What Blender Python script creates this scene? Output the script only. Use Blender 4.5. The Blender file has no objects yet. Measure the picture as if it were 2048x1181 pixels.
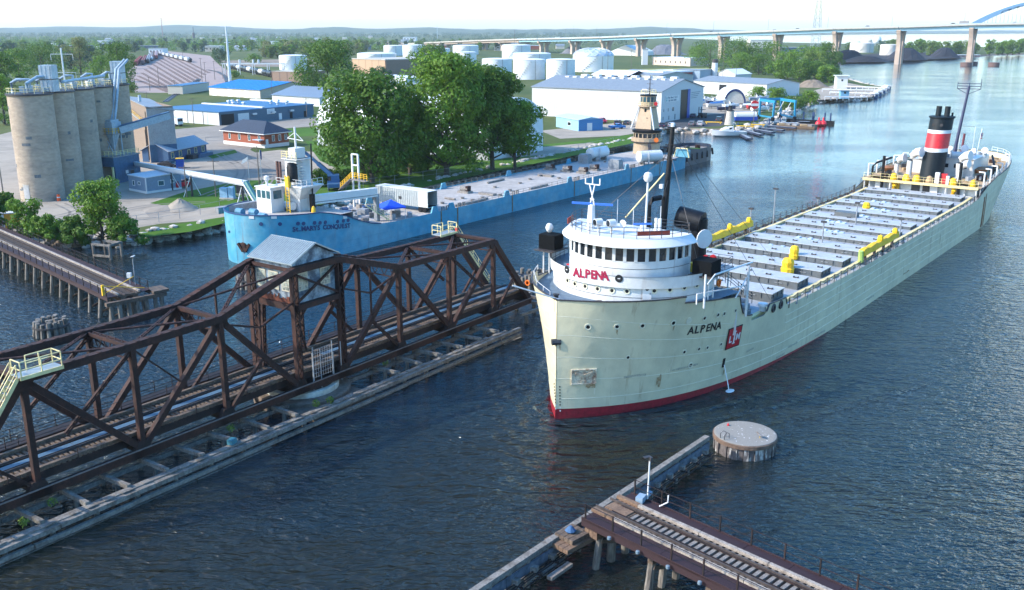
import bpy, bmesh, math, random
from mathutils import Vector, Matrix
from math import sin, cos, pi, radians as R, sqrt, atan2, exp, hypot
random.seed(7)
SC = bpy.context.scene
COL = SC.collection
# ------------------------------------------------------------------ camera, sky, sun, exposure
CAMH = 34.0
FPX = 1900.0                       # focal length in pixels of the 2048 px wide photograph
PITCH = math.atan(531.1 / FPX)
cam_d = bpy.data.cameras.new('camera'); cam = bpy.data.objects.new('camera', cam_d); COL.objects.link(cam)
cam.location = (0, 0, CAMH); cam.rotation_euler = (pi / 2 - PITCH, 0, 0)
cam_d.sensor_width = 36.0; cam_d.lens = 36.0 * FPX / 2048.0; cam_d.clip_start = 0.5; cam_d.clip_end = 60000
SC.camera = cam
SUN_AZ = R(-101)        # towards the sun, measured from +Y to +X
SUN_EL = R(34)
W = bpy.data.worlds.new('World'); SC.world = W; W.use_nodes = True
wn = W.node_tree.nodes; wl = W.node_tree.links
sky = wn.new('ShaderNodeTexSky'); sky.sky_type = 'NISHITA'; sky.sun_disc = False
sky.sun_elevation = SUN_EL; sky.sun_rotation = SUN_AZ; sky.altitude = 0
sky.air_density = 1.2; sky.dust_density = 1.2; sky.ozone_density = 4.0
hs = wn.new('ShaderNodeHueSaturation'); hs.inputs['Saturation'].default_value = 1.32; hs.inputs['Hue'].default_value = .5; wl.new(sky.outputs[0], hs.inputs['Color']); wl.new(hs.outputs[0], wn['Background'].inputs[0]); wn['Background'].inputs[1].default_value = 0.15
sun_d = bpy.data.lights.new('sun', 'SUN'); sun = bpy.data.objects.new('sun', sun_d); COL.objects.link(sun)
sun_d.energy = 2.1; sun_d.angle = R(0.5); sun_d.color = (1.0, 0.93, 0.82)
sdir = Vector((sin(SUN_AZ) * cos(SUN_EL), cos(SUN_AZ) * cos(SUN_EL), sin(SUN_EL)))
sun.rotation_euler = (-sdir).to_track_quat('-Z', 'Y').to_euler(); sun.location = (0, 0, 300)
SC.view_settings.view_transform = 'Standard'; SC.view_settings.look = 'None'
SC.view_settings.gamma = 1; SC.view_settings.use_curve_mapping = False
SC.view_settings.exposure = 1.7
SC.render.engine = 'CYCLES'
cy = SC.cycles; cy.max_bounces = 6; cy.diffuse_bounces = 3; cy.glossy_bounces = 4; cy.transmission_bounces = 4
cy.transparent_max_bounces = 6; cy.volume_bounces = 0; cy.use_denoising = True; cy.caustics_reflective = False; cy.caustics_refractive = False
try: cy.denoiser = 'OPENIMAGEDENOISE'
except Exception: pass
# ------------------------------------------------------------------ pixel of the photograph -> point of the place
_cp, _sp = cos(PITCH), sin(PITCH)
def ray(px, py):
 u = px - 1024; v = py - 590.5
 return Vector((u, -v * _sp + FPX * _cp, -v * _cp - FPX * _sp))
def G(px, py, z=0.0):              # the point of height z seen at that pixel
 d = ray(px, py); t = (z - CAMH) / d.z
 return Vector((d.x * t, d.y * t, z))
def HZ(px, py, base):              # height seen at that pixel above the ground point base
 d = ray(px, py); t = hypot(base[0], base[1]) / hypot(d.x, d.y)
 return CAMH + d.z * t
# ------------------------------------------------------------------ objects
class Frame:                       # x across, y along, z up
 def __init__(s, o, heading):
  s.o = Vector((o[0], o[1], o[2] if len(o) > 2 else 0)); s.h = heading
  s.a = Vector((sin(heading), cos(heading), 0)); s.b = Vector((cos(heading), -sin(heading), 0))
 def w(s, x, y, z=0): return s.o + s.b * x + s.a * y + Vector((0, 0, z))
 def l(s, p):
  d = Vector((p[0], p[1], p[2] if len(p) > 2 else 0)) - s.o
  return Vector((d.dot(s.b), d.dot(s.a), d.z))
 def g(s, px, py, z=0): return s.l(G(px, py, z + s.o.z))
 def onx(s, px, py, x):         # pixel meets the vertical plane of that x
  d = ray(px, py); o = Vector((0, 0, CAMH)) - s.o
  t = (x - o.dot(s.b)) / d.dot(s.b); return s.l(Vector((0, 0, CAMH)) + d * t)
 def ony(s, px, py, y):
  d = ray(px, py); o = Vector((0, 0, CAMH)) - s.o
  t = (y - o.dot(s.a)) / d.dot(s.a); return s.l(Vector((0, 0, CAMH)) + d * t)
def tag(o, label=None, cat=None, group=None, kind=None):
 if label: o['label'] = label
 if cat: o['category'] = cat
 if group: o['group'] = group
 if kind: o['kind'] = kind
 return o
def thing(name, label, cat, fr=None, group=None, loc=None, rz=0, scale=None):
 o = bpy.data.objects.new(name, None); COL.objects.link(o); o.empty_display_size = 0.5
 if fr is not None: o.location = fr.o; o.rotation_euler = (0, 0, -fr.h)
 else: o.location = loc if loc is not None else (0, 0, 0); o.rotation_euler = (0, 0, rz)
 if scale: o.scale = (scale,) * 3
 return tag(o, label, cat, group)
def child(name, mesh, parent, label=None, loc=None, rot=None, scale=None):
 o = bpy.data.objects.new(name, mesh); COL.objects.link(o)
 if parent is not None: o.parent = parent
 if loc is not None: o.location = loc
 if rot is not None: o.rotation_euler = rot
 if scale is not None: o.scale = scale
 if label: o['label'] = label
 return o
def copy_tree(o, parent=None):
 c = o.copy(); COL.objects.link(c)
 if parent is not None: c.parent = parent
 for ch in list(o.children): copy_tree(ch, c)
 return c
class MB:                          # collects shapes for ONE mesh object
 def __init__(s): s.v = []; s.f = []
 def add(s, vs, fs):
  n = len(s.v); s.v += [tuple(p) for p in vs]; s.f += [tuple(i + n for i in f) for f in fs]; return s
 def box(s, c, d, rz=0.0, m=None):
  hx, hy, hz = d[0] / 2, d[1] / 2, d[2] / 2
  vs = [Vector((x, y, z)) for z in (-hz, hz) for y in (-hy, hy) for x in (-hx, hx)]
  if m is not None: vs = [m @ p for p in vs]
  elif rz:
   c_, s_ = cos(rz), sin(rz); vs = [Vector((p.x * c_ - p.y * s_, p.x * s_ + p.y * c_, p.z)) for p in vs]
  cc = Vector(c); vs = [p + cc for p in vs]
  return s.add(vs, [(0, 2, 3, 1), (4, 5, 7, 6), (0, 1, 5, 4), (2, 6, 7, 3), (0, 4, 6, 2), (1, 3, 7, 5)])
 def bb(s, x0, x1, y0, y1, z0, z1): return s.box(((x0 + x1) / 2, (y0 + y1) / 2, (z0 + z1) / 2), (abs(x1 - x0), abs(y1 - y0), abs(z1 - z0)))
 def bar(s, p, q, w, h=None, up=(0, 0, 1)):
  h = h or w; p = Vector(p); q = Vector(q); d = (q - p)
  if d.length < 1e-6: return s
  d.normalize(); u = Vector(up)
  if abs(d.dot(u)) > 0.98: u = Vector((0, 1, 0)) if abs(d.y) < .9 else Vector((1, 0, 0))
  sd = d.cross(u).normalized(); u2 = sd.cross(d).normalized()
  vs = []
  for e in (p, q):
   for a, b in ((-1, -1), (1, -1), (1, 1), (-1, 1)): vs.append(e + sd * (a * w / 2) + u2 * (b * h / 2))
  return s.add(vs, [(0, 1, 2, 3), (7, 6, 5, 4), (0, 4, 5, 1), (1, 5, 6, 2), (2, 6, 7, 3), (3, 7, 4, 0)])
 def tube(s, pts, r, n=6, r2=None, caps=True):
  pts = [Vector(p) for p in pts]; k = len(pts); base = len(s.v); vs = []; fs = []
  for i, p in enumerate(pts):
   d = (pts[min(i + 1, k - 1)] - pts[max(i - 1, 0)])
   d = d.normalized() if d.length > 1e-9 else Vector((0, 0, 1))
   u = Vector((0, 0, 1)) if abs(d.z) < .95 else Vector((1, 0, 0))
   a = d.cross(u).normalized(); b = a.cross(d)
   rr = r if r2 is None else r + (r2 - r) * i / max(1, k - 1)
   if isinstance(r, (list, tuple)): rr = r[i]
   for j in range(n):
    t = 2 * pi * j / n; vs.append(p + a * (cos(t) * rr) + b * (sin(t) * rr))
  for i in range(k - 1):
   for j in range(n): fs.append((i * n + j, i * n + (j + 1) % n, (i + 1) * n + (j + 1) % n, (i + 1) * n + j))
  if caps: fs.append(tuple(range(n - 1, -1, -1))); fs.append(tuple((k - 1) * n + j for j in range(n)))
  return s.add(vs, fs)
 def lathe(s, prof, n=16, c=(0, 0, 0), a0=0, a1=2 * pi, sx=1, sy=1):
  full = abs(a1 - a0 - 2 * pi) < 1e-6; m = n if full else n + 1; vs = []; fs = []
  for r, z in prof:
   for j in range(m):
    t = a0 + (a1 - a0) * j / n; vs.append((c[0] + cos(t) * r * sx, c[1] + sin(t) * r * sy, c[2] + z))
  for i in range(len(prof) - 1):
   for j in range(n):
    k = (j + 1) % m; fs.append((i * m + j, i * m + k, (i + 1) * m + k, (i + 1) * m + j))
  if full:
   if prof[0][0] > 1e-4: fs.append(tuple(range(m - 1, -1, -1)))
   if prof[-1][0] > 1e-4: fs.append(tuple((len(prof) - 1) * m + j for j in range(m)))
  return s.add(vs, fs)
 def prism(s, poly, z0, z1):
  n = len(poly); ar = sum(poly[i][0] * poly[(i + 1) % n][1] - poly[(i + 1) % n][0] * poly[i][1] for i in range(n))
  if ar < 0: poly = poly[::-1]
  vs = [(p[0], p[1], z0) for p in poly] + [(p[0], p[1], z1) for p in poly]
  fs = [tuple(range(n - 1, -1, -1)), tuple(range(n, 2 * n))] + [(i, (i + 1) % n, n + (i + 1) % n, n + i) for i in range(n)]
  return s.add(vs, fs)
 def loft(s, rows, closed=False, flip=False):
  n = len(rows[0]); vs = [p for r in rows for p in r]; fs = []
  for i in range(len(rows) - 1):
   for j in range(n if closed else n - 1):
    k = (j + 1) % n; f = (i * n + j, i * n + k, (i + 1) * n + k, (i + 1) * n + j)
    fs.append(f[::-1] if flip else f)
  return s.add(vs, fs)
 def mesh(s, name, mat, smooth=False):
  me = bpy.data.meshes.new(name); me.from_pydata(s.v, [], s.f)
  if mat: me.materials.append(mat)
  if smooth:
   me.polygons.foreach_set('use_smooth', [True] * len(me.polygons))
   try: me.set_sharp_from_angle(angle=R(40))
   except Exception: pass
  me.update(); return me
 def build(s, name, mat, parent=None, smooth=False, label=None):
  return child(name, s.mesh(name, mat, smooth), parent, label)
def box(name, mat, parent, c, d, rz=0, label=None): return MB().box(c, d, rz).build(name, mat, parent, label=label)
def rail(pts, h=1.0, post=1.6, r=0.03, rows=(0.5, 1.0)):     # a railing along a polyline
 m = MB(); pts = [Vector(p) for p in pts]
 for i in range(len(pts) - 1):
  p, q = pts[i], pts[i + 1]; L = (q - p).length; k = max(1, round(L / post))
  for j in range(k + (1 if i == len(pts) - 2 else 0)):
   e = p.lerp(q, j / k); m.bar(e, e + Vector((0, 0, h)), r * 2)
  for f in rows: m.bar(p + Vector((0, 0, h * f)), q + Vector((0, 0, h * f)), r * 1.7)
 return m
_tc = {}
def text_mesh(ch, size, depth, mat, bold=0.0, name='letter'):
 cu = bpy.data.curves.new('letter', 'FONT'); cu.body = ch; cu.size = size; cu.extrude = depth; cu.offset = bold
 cu.align_x = 'CENTER'; cu.align_y = 'CENTER'; cu.resolution_u = 2
 o = bpy.data.objects.new('letter', cu); COL.objects.link(o)
 dg = bpy.context.evaluated_depsgraph_get(); me = bpy.data.meshes.new_from_object(o.evaluated_get(dg))
 bpy.data.objects.remove(o); bpy.data.curves.remove(cu); me.materials.clear(); me.materials.append(mat); me.name = name
 return me
def orient(pos, right, up, off=0.0):           # matrix: x=right, y=up, z=out of the surface
 r = Vector(right).normalized(); n = r.cross(Vector(up)).normalized(); u = n.cross(r).normalized()
 m = Matrix((r, u, n)).transposed().to_4x4(); m.translation = Vector(pos) + n * off; return m
# ------------------------------------------------------------------ materials
MATS = {}
def mat(name, col, rough=0.6, metal=0.0, col2=None, amt=0.5, scale=0.6, stretch=(1, 1, 1), var=0.12, bump=0.0, bscale=8.0, thr=(0.45, 0.65), spec=0.4, rust=0.0, rough2=None):
 if name in MATS: return MATS[name]
 m = bpy.data.materials.new(name); m.use_nodes = True; nt = m.node_tree; N = nt.nodes; Lk = nt.links
 b = N['Principled BSDF']; b.inputs['Roughness'].default_value = rough; b.inputs['Metallic'].default_value = metal
 b.inputs['Specular IOR Level'].default_value = spec
 tc = N.new('ShaderNodeTexCoord'); mp = N.new('ShaderNodeMapping'); mp.inputs['Scale'].default_value = stretch
 Lk.new(tc.outputs['Object'], mp.inputs[0])
 n1 = N.new('ShaderNodeTexNoise'); n1.inputs['Scale'].default_value = scale; n1.inputs['Detail'].default_value = 6; n1.inputs['Roughness'].default_value = .62
 Lk.new(mp.outputs[0], n1.inputs['Vector'])
 # broad tone variation
 n2 = N.new('ShaderNodeTexNoise'); n2.inputs['Scale'].default_value = scale * 4.7; n2.inputs['Detail'].default_value = 4
 Lk.new(mp.outputs[0], n2.inputs['Vector'])
 mr = N.new('ShaderNodeMapRange'); mr.inputs[1].default_value = .3; mr.inputs[2].default_value = .7; mr.inputs[3].default_value = 1 - var; mr.inputs[4].default_value = 1 + var
 Lk.new(n2.outputs[0], mr.inputs[0])
 base = N.new('ShaderNodeMix'); base.data_type = 'RGBA'; base.inputs[6].default_value = (*col, 1); base.inputs[7].default_value = (*(col2 or col), 1)
 rp = N.new('ShaderNodeMapRange'); rp.inputs[1].default_value = thr[0]; rp.inputs[2].default_value = thr[1]; rp.inputs[3].default_value = 0; rp.inputs[4].default_value = amt if col2 else 0
 Lk.new(n1.outputs[0], rp.inputs[0]); Lk.new(rp.outputs[0], base.inputs[0])
 mul = N.new('ShaderNodeMix'); mul.data_type = 'RGBA'; mul.blend_type = 'MULTIPLY'; mul.inputs[0].default_value = 1
 Lk.new(base.outputs[2], mul.inputs[6]); Lk.new(mr.outputs[0], mul.inputs[7])
 out = mul.outputs[2]
 if rust > 0:                   # rust streaks run down
  mp2 = N.new('ShaderNodeMapping'); mp2.inputs['Scale'].default_value = (1.1, 1.1, .07); Lk.new(tc.outputs['Object'], mp2.inputs[0])
  n3 = N.new('ShaderNodeTexNoise'); n3.inputs['Scale'].default_value = 1.0; n3.inputs['Detail'].default_value = 7; n3.inputs['Roughness'].default_value = .7
  Lk.new(mp2.outputs[0], n3.inputs['Vector'])
  r3 = N.new('ShaderNodeMapRange'); r3.inputs[1].default_value = .58; r3.inputs[2].default_value = .73; r3.inputs[3].default_value = 0; r3.inputs[4].default_value = rust
  Lk.new(n3.outputs[0], r3.inputs[0])
  mx = N.new('ShaderNodeMix'); mx.data_type = 'RGBA'; mx.inputs[7].default_value = (.16, .065, .022, 1); Lk.new(r3.outputs[0], mx.inputs[0]); Lk.new(out, mx.inputs[6]); out = mx.outputs[2]
 Lk.new(out, b.inputs['Base Color'])
 if bump > 0:
  n4 = N.new('ShaderNodeTexNoise'); n4.inputs['Scale'].default_value = bscale; n4.inputs['Detail'].default_value = 5; Lk.new(mp.outputs[0], n4.inputs['Vector'])
  bp = N.new('ShaderNodeBump'); bp.inputs['Strength'].default_value = min(1, bump); bp.inputs['Distance'].default_value = bump * .4
  Lk.new(n4.outputs[0], bp.inputs['Height']); Lk.new(bp.outputs[0], b.inputs['Normal'])
 MATS[name] = m; return m
def plain(name, col, rough=.5, metal=0, var=.08): return mat(name, col, rough, metal, var=var, scale=.8)
M_WHITE = mat('white_paint', (.58, .58, .56), .5, var=.06, col2=(.44, .42, .38), amt=.55, scale=.35, thr=(.5, .75), rust=.55)
M_CLEAN = mat('clean_white', (.6, .6, .59), .45, var=.04)
M_BLACK = mat('black_paint', (.006, .007, .009), .5, var=.3, spec=.25)
M_DARK = mat('dark_steel', (.035, .037, .042), .55, var=.3, col2=(.08, .05, .035), amt=.5)
M_GREY = mat('grey_steel', (.24, .26, .28), .55, var=.15, col2=(.16, .13, .1), amt=.4)
M_YEL = mat('yellow_paint', (.72, .42, .02), .6, var=.12, col2=(.45, .24, .03), amt=.4)
M_CREAMY = mat('pale_yellow_paint', (.7, .6, .3), .55, var=.12, col2=(.4, .28, .12), amt=.5)
M_GLASS = mat('dark_glass', (.015, .02, .026), .08, var=.2, spec=.6)
M_GLASSB = mat('blue_glass', (.04, .10, .12), .08, var=.2, spec=.6)
M_RED = mat('red_paint', (.5, .02, .025), .5, var=.15)
M_BLUE = mat('bright_blue', (.015, .08, .38), .5, var=.12)
M_RUST = mat('rusty_steel', (.023, .0085, .0062), .8, var=.5, col2=(.055, .018, .010), amt=.75, scale=.9, bump=.1, bscale=14)
M_RUSTD = mat('dark_rusty_steel', (.010, .0055, .0055), .75, var=.35, col2=(.04, .018, .014), amt=.6, scale=1.1)
M_WOOD = mat('weathered_timber', (.19, .175, .155), .85, var=.35, col2=(.09, .075, .06), amt=.85, scale=1.3, bump=.15, bscale=18)
M_TIE = mat('creosoted_tie', (.085, .06, .045), .85, var=.4, col2=(.17, .12, .08), amt=.7, scale=1.6, bump=.1)
M_TIEG = mat('grey_tie', (.19, .17, .15), .85, var=.4, col2=(.1, .075, .055), amt=.75, scale=2.2, bump=.1)
M_NEWWOOD = mat('new_timber', (.17, .105, .065), .85, var=.3, col2=(.09, .055, .038), amt=.6, scale=1.5)
M_PILE = mat('wet_pile', (.18, .16, .135), .8, var=.35, col2=(.06, .05, .04), amt=.9, scale=.9, stretch=(2, 2, .4), bump=.2)
M_RAIL = mat('steel_rail', (.09, .075, .07), .5, .4, var=.25)
M_CONC = mat('concrete', (.42, .39, .34), .85, var=.14, col2=(.26, .235, .2), amt=.6, scale=.5, bump=.05)
M_ALU = mat('galvanised', (.5, .54, .58), .4, .5, var=.12)
# ------------------------------------------------------------------ water
def water_material():
 m = bpy.data.materials.new('river_water'); m.use_nodes = True; nt = m.node_tree; N = nt.nodes; Lk = nt.links
 b = N['Principled BSDF']; b.inputs['Roughness'].default_value = .06; b.inputs['IOR'].default_value = 1.333; b.inputs['Specular IOR Level'].default_value = .8
 tc = N.new('ShaderNodeTexCoord')
 def noise(scale, detail, stretch, rot=0, rough=.5, dist=0):
  mp = N.new('ShaderNodeMapping'); mp.inputs['Scale'].default_value = stretch; mp.inputs['Rotation'].default_value = (0, 0, rot); Lk.new(tc.outputs['Object'], mp.inputs[0])
  n = N.new('ShaderNodeTexNoise'); n.inputs['Scale'].default_value = scale; n.inputs['Detail'].default_value = detail; n.inputs['Roughness'].default_value = rough; n.inputs['Distortion'].default_value = dist
  Lk.new(mp.outputs[0], n.inputs['Vector']); return n.outputs[0]
 def math(op, a, c):
  n = N.new('ShaderNodeMath'); n.operation = op
  for i, q in enumerate((a, c)):
   if isinstance(q, (int, float)): n.inputs[i].default_value = q
   else: Lk.new(q, n.inputs[i])
  return n.outputs[0]
 chop = noise(1.25, 2.2, (1, 2.0, 1), R(14), .5, .8)        # wavelets about a metre long
 swell = noise(.22, 2, (1, 2.2, 1), R(-8), .5, .3)
 mid = noise(.5, 2, (1, 2.3, 1), R(24), .5, .6)
 fine = noise(4.5, 2, (1, 1.6, 1), R(35), .5)
 gust = noise(.02, 3, (1, 1.6, 1), R(15), .55)             # gusts roughen some patches more than others
 g = N.new('ShaderNodeMapRange'); g.inputs[1].default_value = .38; g.inputs[2].default_value = .62; g.inputs[3].default_value = .4; g.inputs[4].default_value = 1.45; Lk.new(gust, g.inputs[0])
 sep = N.new('ShaderNodeSeparateXYZ'); Lk.new(tc.outputs['Object'], sep.inputs[0]); calm = N.new('ShaderNodeMapRange'); calm.inputs[1].default_value = 75; calm.inputs[2].default_value = 230; calm.inputs[3].default_value = 1; calm.inputs[4].default_value = .14; Lk.new(sep.outputs[1], calm.inputs[0])   # open wind near the bridge, steadier water down the river
 # ripples that ring out from the bow of the ship
 geo = N.new('ShaderNodeVectorMath'); geo.operation = 'DISTANCE'; geo.inputs[1].default_value = (6, 82, 0); Lk.new(tc.outputs['Object'], geo.inputs[0])
 ring = math('SINE', math('MULTIPLY', math('ADD', geo.outputs['Value'], math('MULTIPLY', swell, 5.0)), 3.1), 0)
 fade = N.new('ShaderNodeMapRange'); fade.inputs[1].default_value = 5; fade.inputs[2].default_value = 24; fade.inputs[3].default_value = .3; fade.inputs[4].default_value = 0; Lk.new(geo.outputs['Value'], fade.inputs[0])
 h = math('ADD', math('MULTIPLY', math('ADD', math('MULTIPLY', chop, .95), math('MULTIPLY', fine, .16)), g.outputs[0]), math('ADD', math('MULTIPLY', swell, .7), math('MULTIPLY', mid, 1.1)))
 h = math('ADD', h, math('MULTIPLY', ring, fade.outputs[0]))
 h = math('MULTIPLY', h, calm.outputs[0])
 bp = N.new('ShaderNodeBump'); bp.inputs['Strength'].default_value = 1.0; bp.inputs['Distance'].default_value = .4
 Lk.new(h, bp.inputs['Height']); Lk.new(bp.outputs[0], b.inputs['Normal'])
 mx = N.new('ShaderNodeMix'); mx.data_type = 'RGBA'; mx.inputs[6].default_value = (.012, .0125, .007, 1); mx.inputs[7].default_value = (.007, .019, .028, 1)  # olive river body; the blue patches put reflected sky into the colour
 gm = N.new('ShaderNodeMapRange'); gm.inputs[1].default_value = .42; gm.inputs[2].default_value = .58; Lk.new(gust, gm.inputs[0]); Lk.new(gm.outputs[0], mx.inputs[0]); Lk.new(mx.outputs[2], b.inputs['Base Color'])
 return m
FAR = 13000
w = MB(); xs = [-FAR, -600, -150, 150, 600, FAR]; ys = [-200, 60, 250, 800, 2500, FAR]
w.loft([[(x, y, 0) for x in xs] for y in ys])
tag(w.build('river_water', water_material()), 'dark blue green river with wind ripples', None, None, 'structure')
# ------------------------------------------------------------------ land
def ground_mat(name, c1, c2, c3, s1=.03, s2=.35, rough=.95, bump=0.0):
 m = bpy.data.materials.new(name); m.use_nodes = True; nt = m.node_tree; N = nt.nodes; Lk = nt.links
 b = N['Principled BSDF']; b.inputs['Roughness'].default_value = rough; b.inputs['Specular IOR Level'].default_value = .15
 tc = N.new('ShaderNodeTexCoord')
 a = N.new('ShaderNodeTexNoise'); a.inputs['Scale'].default_value = s1; a.inputs['Detail'].default_value = 6; a.inputs['Roughness'].default_value = .65; Lk.new(tc.outputs['Object'], a.inputs['Vector'])
 c = N.new('ShaderNodeTexNoise'); c.inputs['Scale'].default_value = s2; c.inputs['Detail'].default_value = 6; c.inputs['Roughness'].default_value = .7; Lk.new(tc.outputs['Object'], c.inputs['Vector'])
 r1 = N.new('ShaderNodeMapRange'); r1.inputs[1].default_value = .4; r1.inputs[2].default_value = .62; Lk.new(a.outputs[0], r1.inputs[0])
 r2 = N.new('ShaderNodeMapRange'); r2.inputs[1].default_value = .35; r2.inputs[2].default_value = .7; Lk.new(c.outputs[0], r2.inputs[0])
 m1 = N.new('ShaderNodeMix'); m1.data_type = 'RGBA'; m1.inputs[6].default_value = (*c1, 1); m1.inputs[7].default_value = (*c2, 1); Lk.new(r1.outputs[0], m1.inputs[0])
 m2 = N.new('ShaderNodeMix'); m2.data_type = 'RGBA'; m2.inputs[7].default_value = (*c3, 1); Lk.new(m1.outputs[2], m2.inputs[6])
 mm = N.new('ShaderNodeMath'); mm.operation = 'MULTIPLY'; mm.inputs[1].default_value = .7; Lk.new(r2.outputs[0], mm.inputs[0]); Lk.new(mm.outputs[0], m2.inputs[0])
 Lk.new(m2.outputs[2], b.inputs['Base Color'])
 if bump:
  bp = N.new('ShaderNodeBump'); bp.inputs['Strength'].default_value = bump; bp.inputs['Distance'].default_value = .2; Lk.new(c.outputs[0], bp.inputs['Height']); Lk.new(bp.outputs[0], b.inputs['Normal'])
 return m
GM_FIELD = ground_mat('rough_grass', (.055, .085, .02), (.11, .12, .035), (.038, .062, .016), .008, .09)
GM_LAWN = ground_mat('mown_grass', (.05, .12, .009), (.075, .15, .015), (.035, .085, .008), .05, .5)
GM_GRAV = ground_mat('pale_gravel', (.30, .255, .20), (.22, .19, .15), (.38, .325, .26), .045, .28)
GM_ROAD = ground_mat('worn_road', (.245, .215, .178), (.185, .16, .132), (.30, .265, .22), .05, .5)
GM_ASPH = ground_mat('dark_asphalt', (.06, .062, .066), (.085, .085, .088), (.045, .046, .05), .08, .6)
GM_BALLAST = ground_mat('yard_ballast', (.29, .22, .195), (.24, .19, .175), (.34, .27, .235), .02, .2)
GM_DIRT = ground_mat('brown_dirt', (.2, .155, .115), (.28, .23, .18), (.14, .11, .08), .05, .5)
GM_STONE = mat('riprap_stone', (.48, .44, .39), .9, var=.3, col2=(.2, .18, .16), amt=.8, scale=.8)
LZ = 1.6
def sheet(name, pts, z, m, label=None, kind='structure'):
 from mathutils.geometry import tessellate_polygon
 P = [Vector((p[0], p[1], z)) for p in pts]; tris = tessellate_polygon([P]); b = MB()
 fs = []
 for t in tris:
  a, c, d = (P[i] for i in t); n = (c - a).cross(d - a); fs.append(tuple(t) if n.z > 0 else tuple(t)[::-1])
 b.add(P, fs); return tag(b.build(name, m), label, None, None, kind)
# waterline of the bank, in pixels of the photograph, from the left edge to the far right
bank_px = [(-1500, 640), (-700, 548), (-260, 500), (0, 478), (60, 486), (150, 494), (240, 494), (300, 486), (370, 474), (450, 462), (560, 440), (760, 405), (900, 370), (1060, 335), (1180, 308),
           (1290, 284), (1330, 266), (1430, 269), (1490, 266), (1530, 256), (1570, 236), (1592, 222), (1626, 210), (1648, 204), (1715, 203), (1748, 197), (1772, 186), (1776, 180), (1730, 172), (1690, 160), (1676, 148), (1680, 127),
           (1770, 126), (1860, 120), (1915, 117), (1990, 111), (2120, 108), (2230, 102)]
bank = [G(x, y, 0).to_2d() for x, y in bank_px]
far_shore = [Vector((1500, 1750)), Vector((900, 1900)), Vector((700, 2600)), Vector((600, 4500)), Vector((2500, 7000)), Vector((5000, 9000)), Vector((9000, 11500))]
inl = []
for i, p in enumerate(bank):
 t = (bank[min(i + 1, len(bank) - 1)] - bank[max(i - 1, 0)]).normalized(); inl.append(p + Vector((-t.y, t.x)) * 2.6)
land_poly = [Vector((p.x, p.y)) for p in inl] + far_shore + [Vector((9000, 12500)), Vector((-12000, 12500)), Vector((-12000, 60))]
sheet('land', land_poly, LZ, GM_FIELD, 'flat green land along the river reaching to the horizon')
def noisy_strip(path_a, path_b, za, zb, step=1.2, amp=.25):
 rows = []
 for i in range(len(path_a) - 1):
  L = (path_a[i + 1] - path_a[i]).length; k = max(1, int(L / step))
  if L > 120: k = int(L / 8)
  for j in range(k):
   t = j / k; p = path_a[i].lerp(path_a[i + 1], t); q = path_b[i].lerp(path_b[i + 1], t); row = []
   for u in (0, .3, .55, .8, 1):
    s_ = p.lerp(q, u); a = 0 if u == 1 else amp
    row.append((s_.x + random.uniform(-a, a), s_.y + random.uniform(-a, a), za + (zb - za) * (u ** .8) + (random.uniform(-a, a) if 0 < u < 1 else 0)))
   rows.append(row)
 return MB().loft(rows, flip=True)
outw = []
for i, p in enumerate(bank):
 t = (bank[min(i + 1, len(bank) - 1)] - bank[max(i - 1, 0)]).normalized(); outw.append(p - Vector((-t.y, t.x)) * .8)
tag(noisy_strip(outw, inl, -.5, LZ).build('riverbank', GM_DIRT), 'sloping earth bank between water and land', None, None, 'structure')
# riprap boulders along the near bank
def rock_mesh(seed):
 rnd = random.Random(seed); bm = bmesh.new(); bmesh.ops.create_icosphere(bm, subdivisions=1, radius=.5)
 for v in bm.verts: v.co *= rnd.uniform(.7, 1.2); v.co.z *= .75
 me = bpy.data.meshes.new('rock'); bm.to_mesh(me); bm.free(); return me
rk = [rock_mesh(i) for i in range(6)]
rkv = [([v.co.copy() for v in me.vertices], [tuple(p.vertices) for p in me.polygons]) for me in rk]
rb = MB()
for i in range(4, 30):
 L = (bank[i + 1] - bank[i]).length; n = int(L * (3.4 if i < 16 else 1.2)); n = min(n, 240)
 for _ in range(n):
  t = random.random(); u = random.random(); p = outw[i].lerp(outw[i + 1], t); q = inl[i].lerp(inl[i + 1], t); c = p.lerp(q, u * .72)
  vs, fs = random.choice(rkv); s_ = random.uniform(.8, 1.9) * (1 if i < 16 else 1.5); a = random.uniform(0, 6.3)
  rb.add([(c.x + (v.x * cos(a) - v.y * sin(a)) * s_, c.y + (v.x * sin(a) + v.y * cos(a)) * s_, -.2 + 1.95 * u + v.z * s_) for v in vs], fs)
tag(rb.build('riprap', GM_STONE), 'pale broken stone heaped along the water edge', None, None, 'stuff')
def px_sheet(name, pts, lvl, m, label): return sheet(name, [G(x, y, LZ) for x, y in pts], LZ + .004 * lvl, m, label)
px_sheet('gravel_yard', [(-150, 470), (-120, 300), (30, 262), (120, 250), (330, 300), (420, 296), (455, 312), (560, 300), (640, 305), (700, 330), (640, 350), (560, 420), (430, 440), (320, 448), (240, 462), (60, 462)], 1, GM_GRAV, 'pale gravel yard with wheel tracks round the silos')
px_sheet('service_road', [(330, 300), (430, 268), (640, 240), (760, 238), (760, 246), (640, 252), (560, 258), (500, 300), (560, 330), (640, 352), (560, 372), (450, 402), (300, 436), (290, 425), (430, 385), (470, 350), (420, 320)], 2, GM_ROAD, 'worn grey service road past the brick building')
px_sheet('warehouse_apron', [(320, 262), (640, 232), (640, 248), (560, 256), (430, 282), (340, 284)], 3, GM_ROAD, 'concrete apron in front of the blue roofed warehouse')
px_sheet('lawn', [(300, 407), (370, 384), (480, 362), (640, 358), (760, 380), (640, 410), (560, 420), (480, 408), (380, 420)], 4, GM_LAWN, 'mown green lawn beside the gravel pile')
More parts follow.
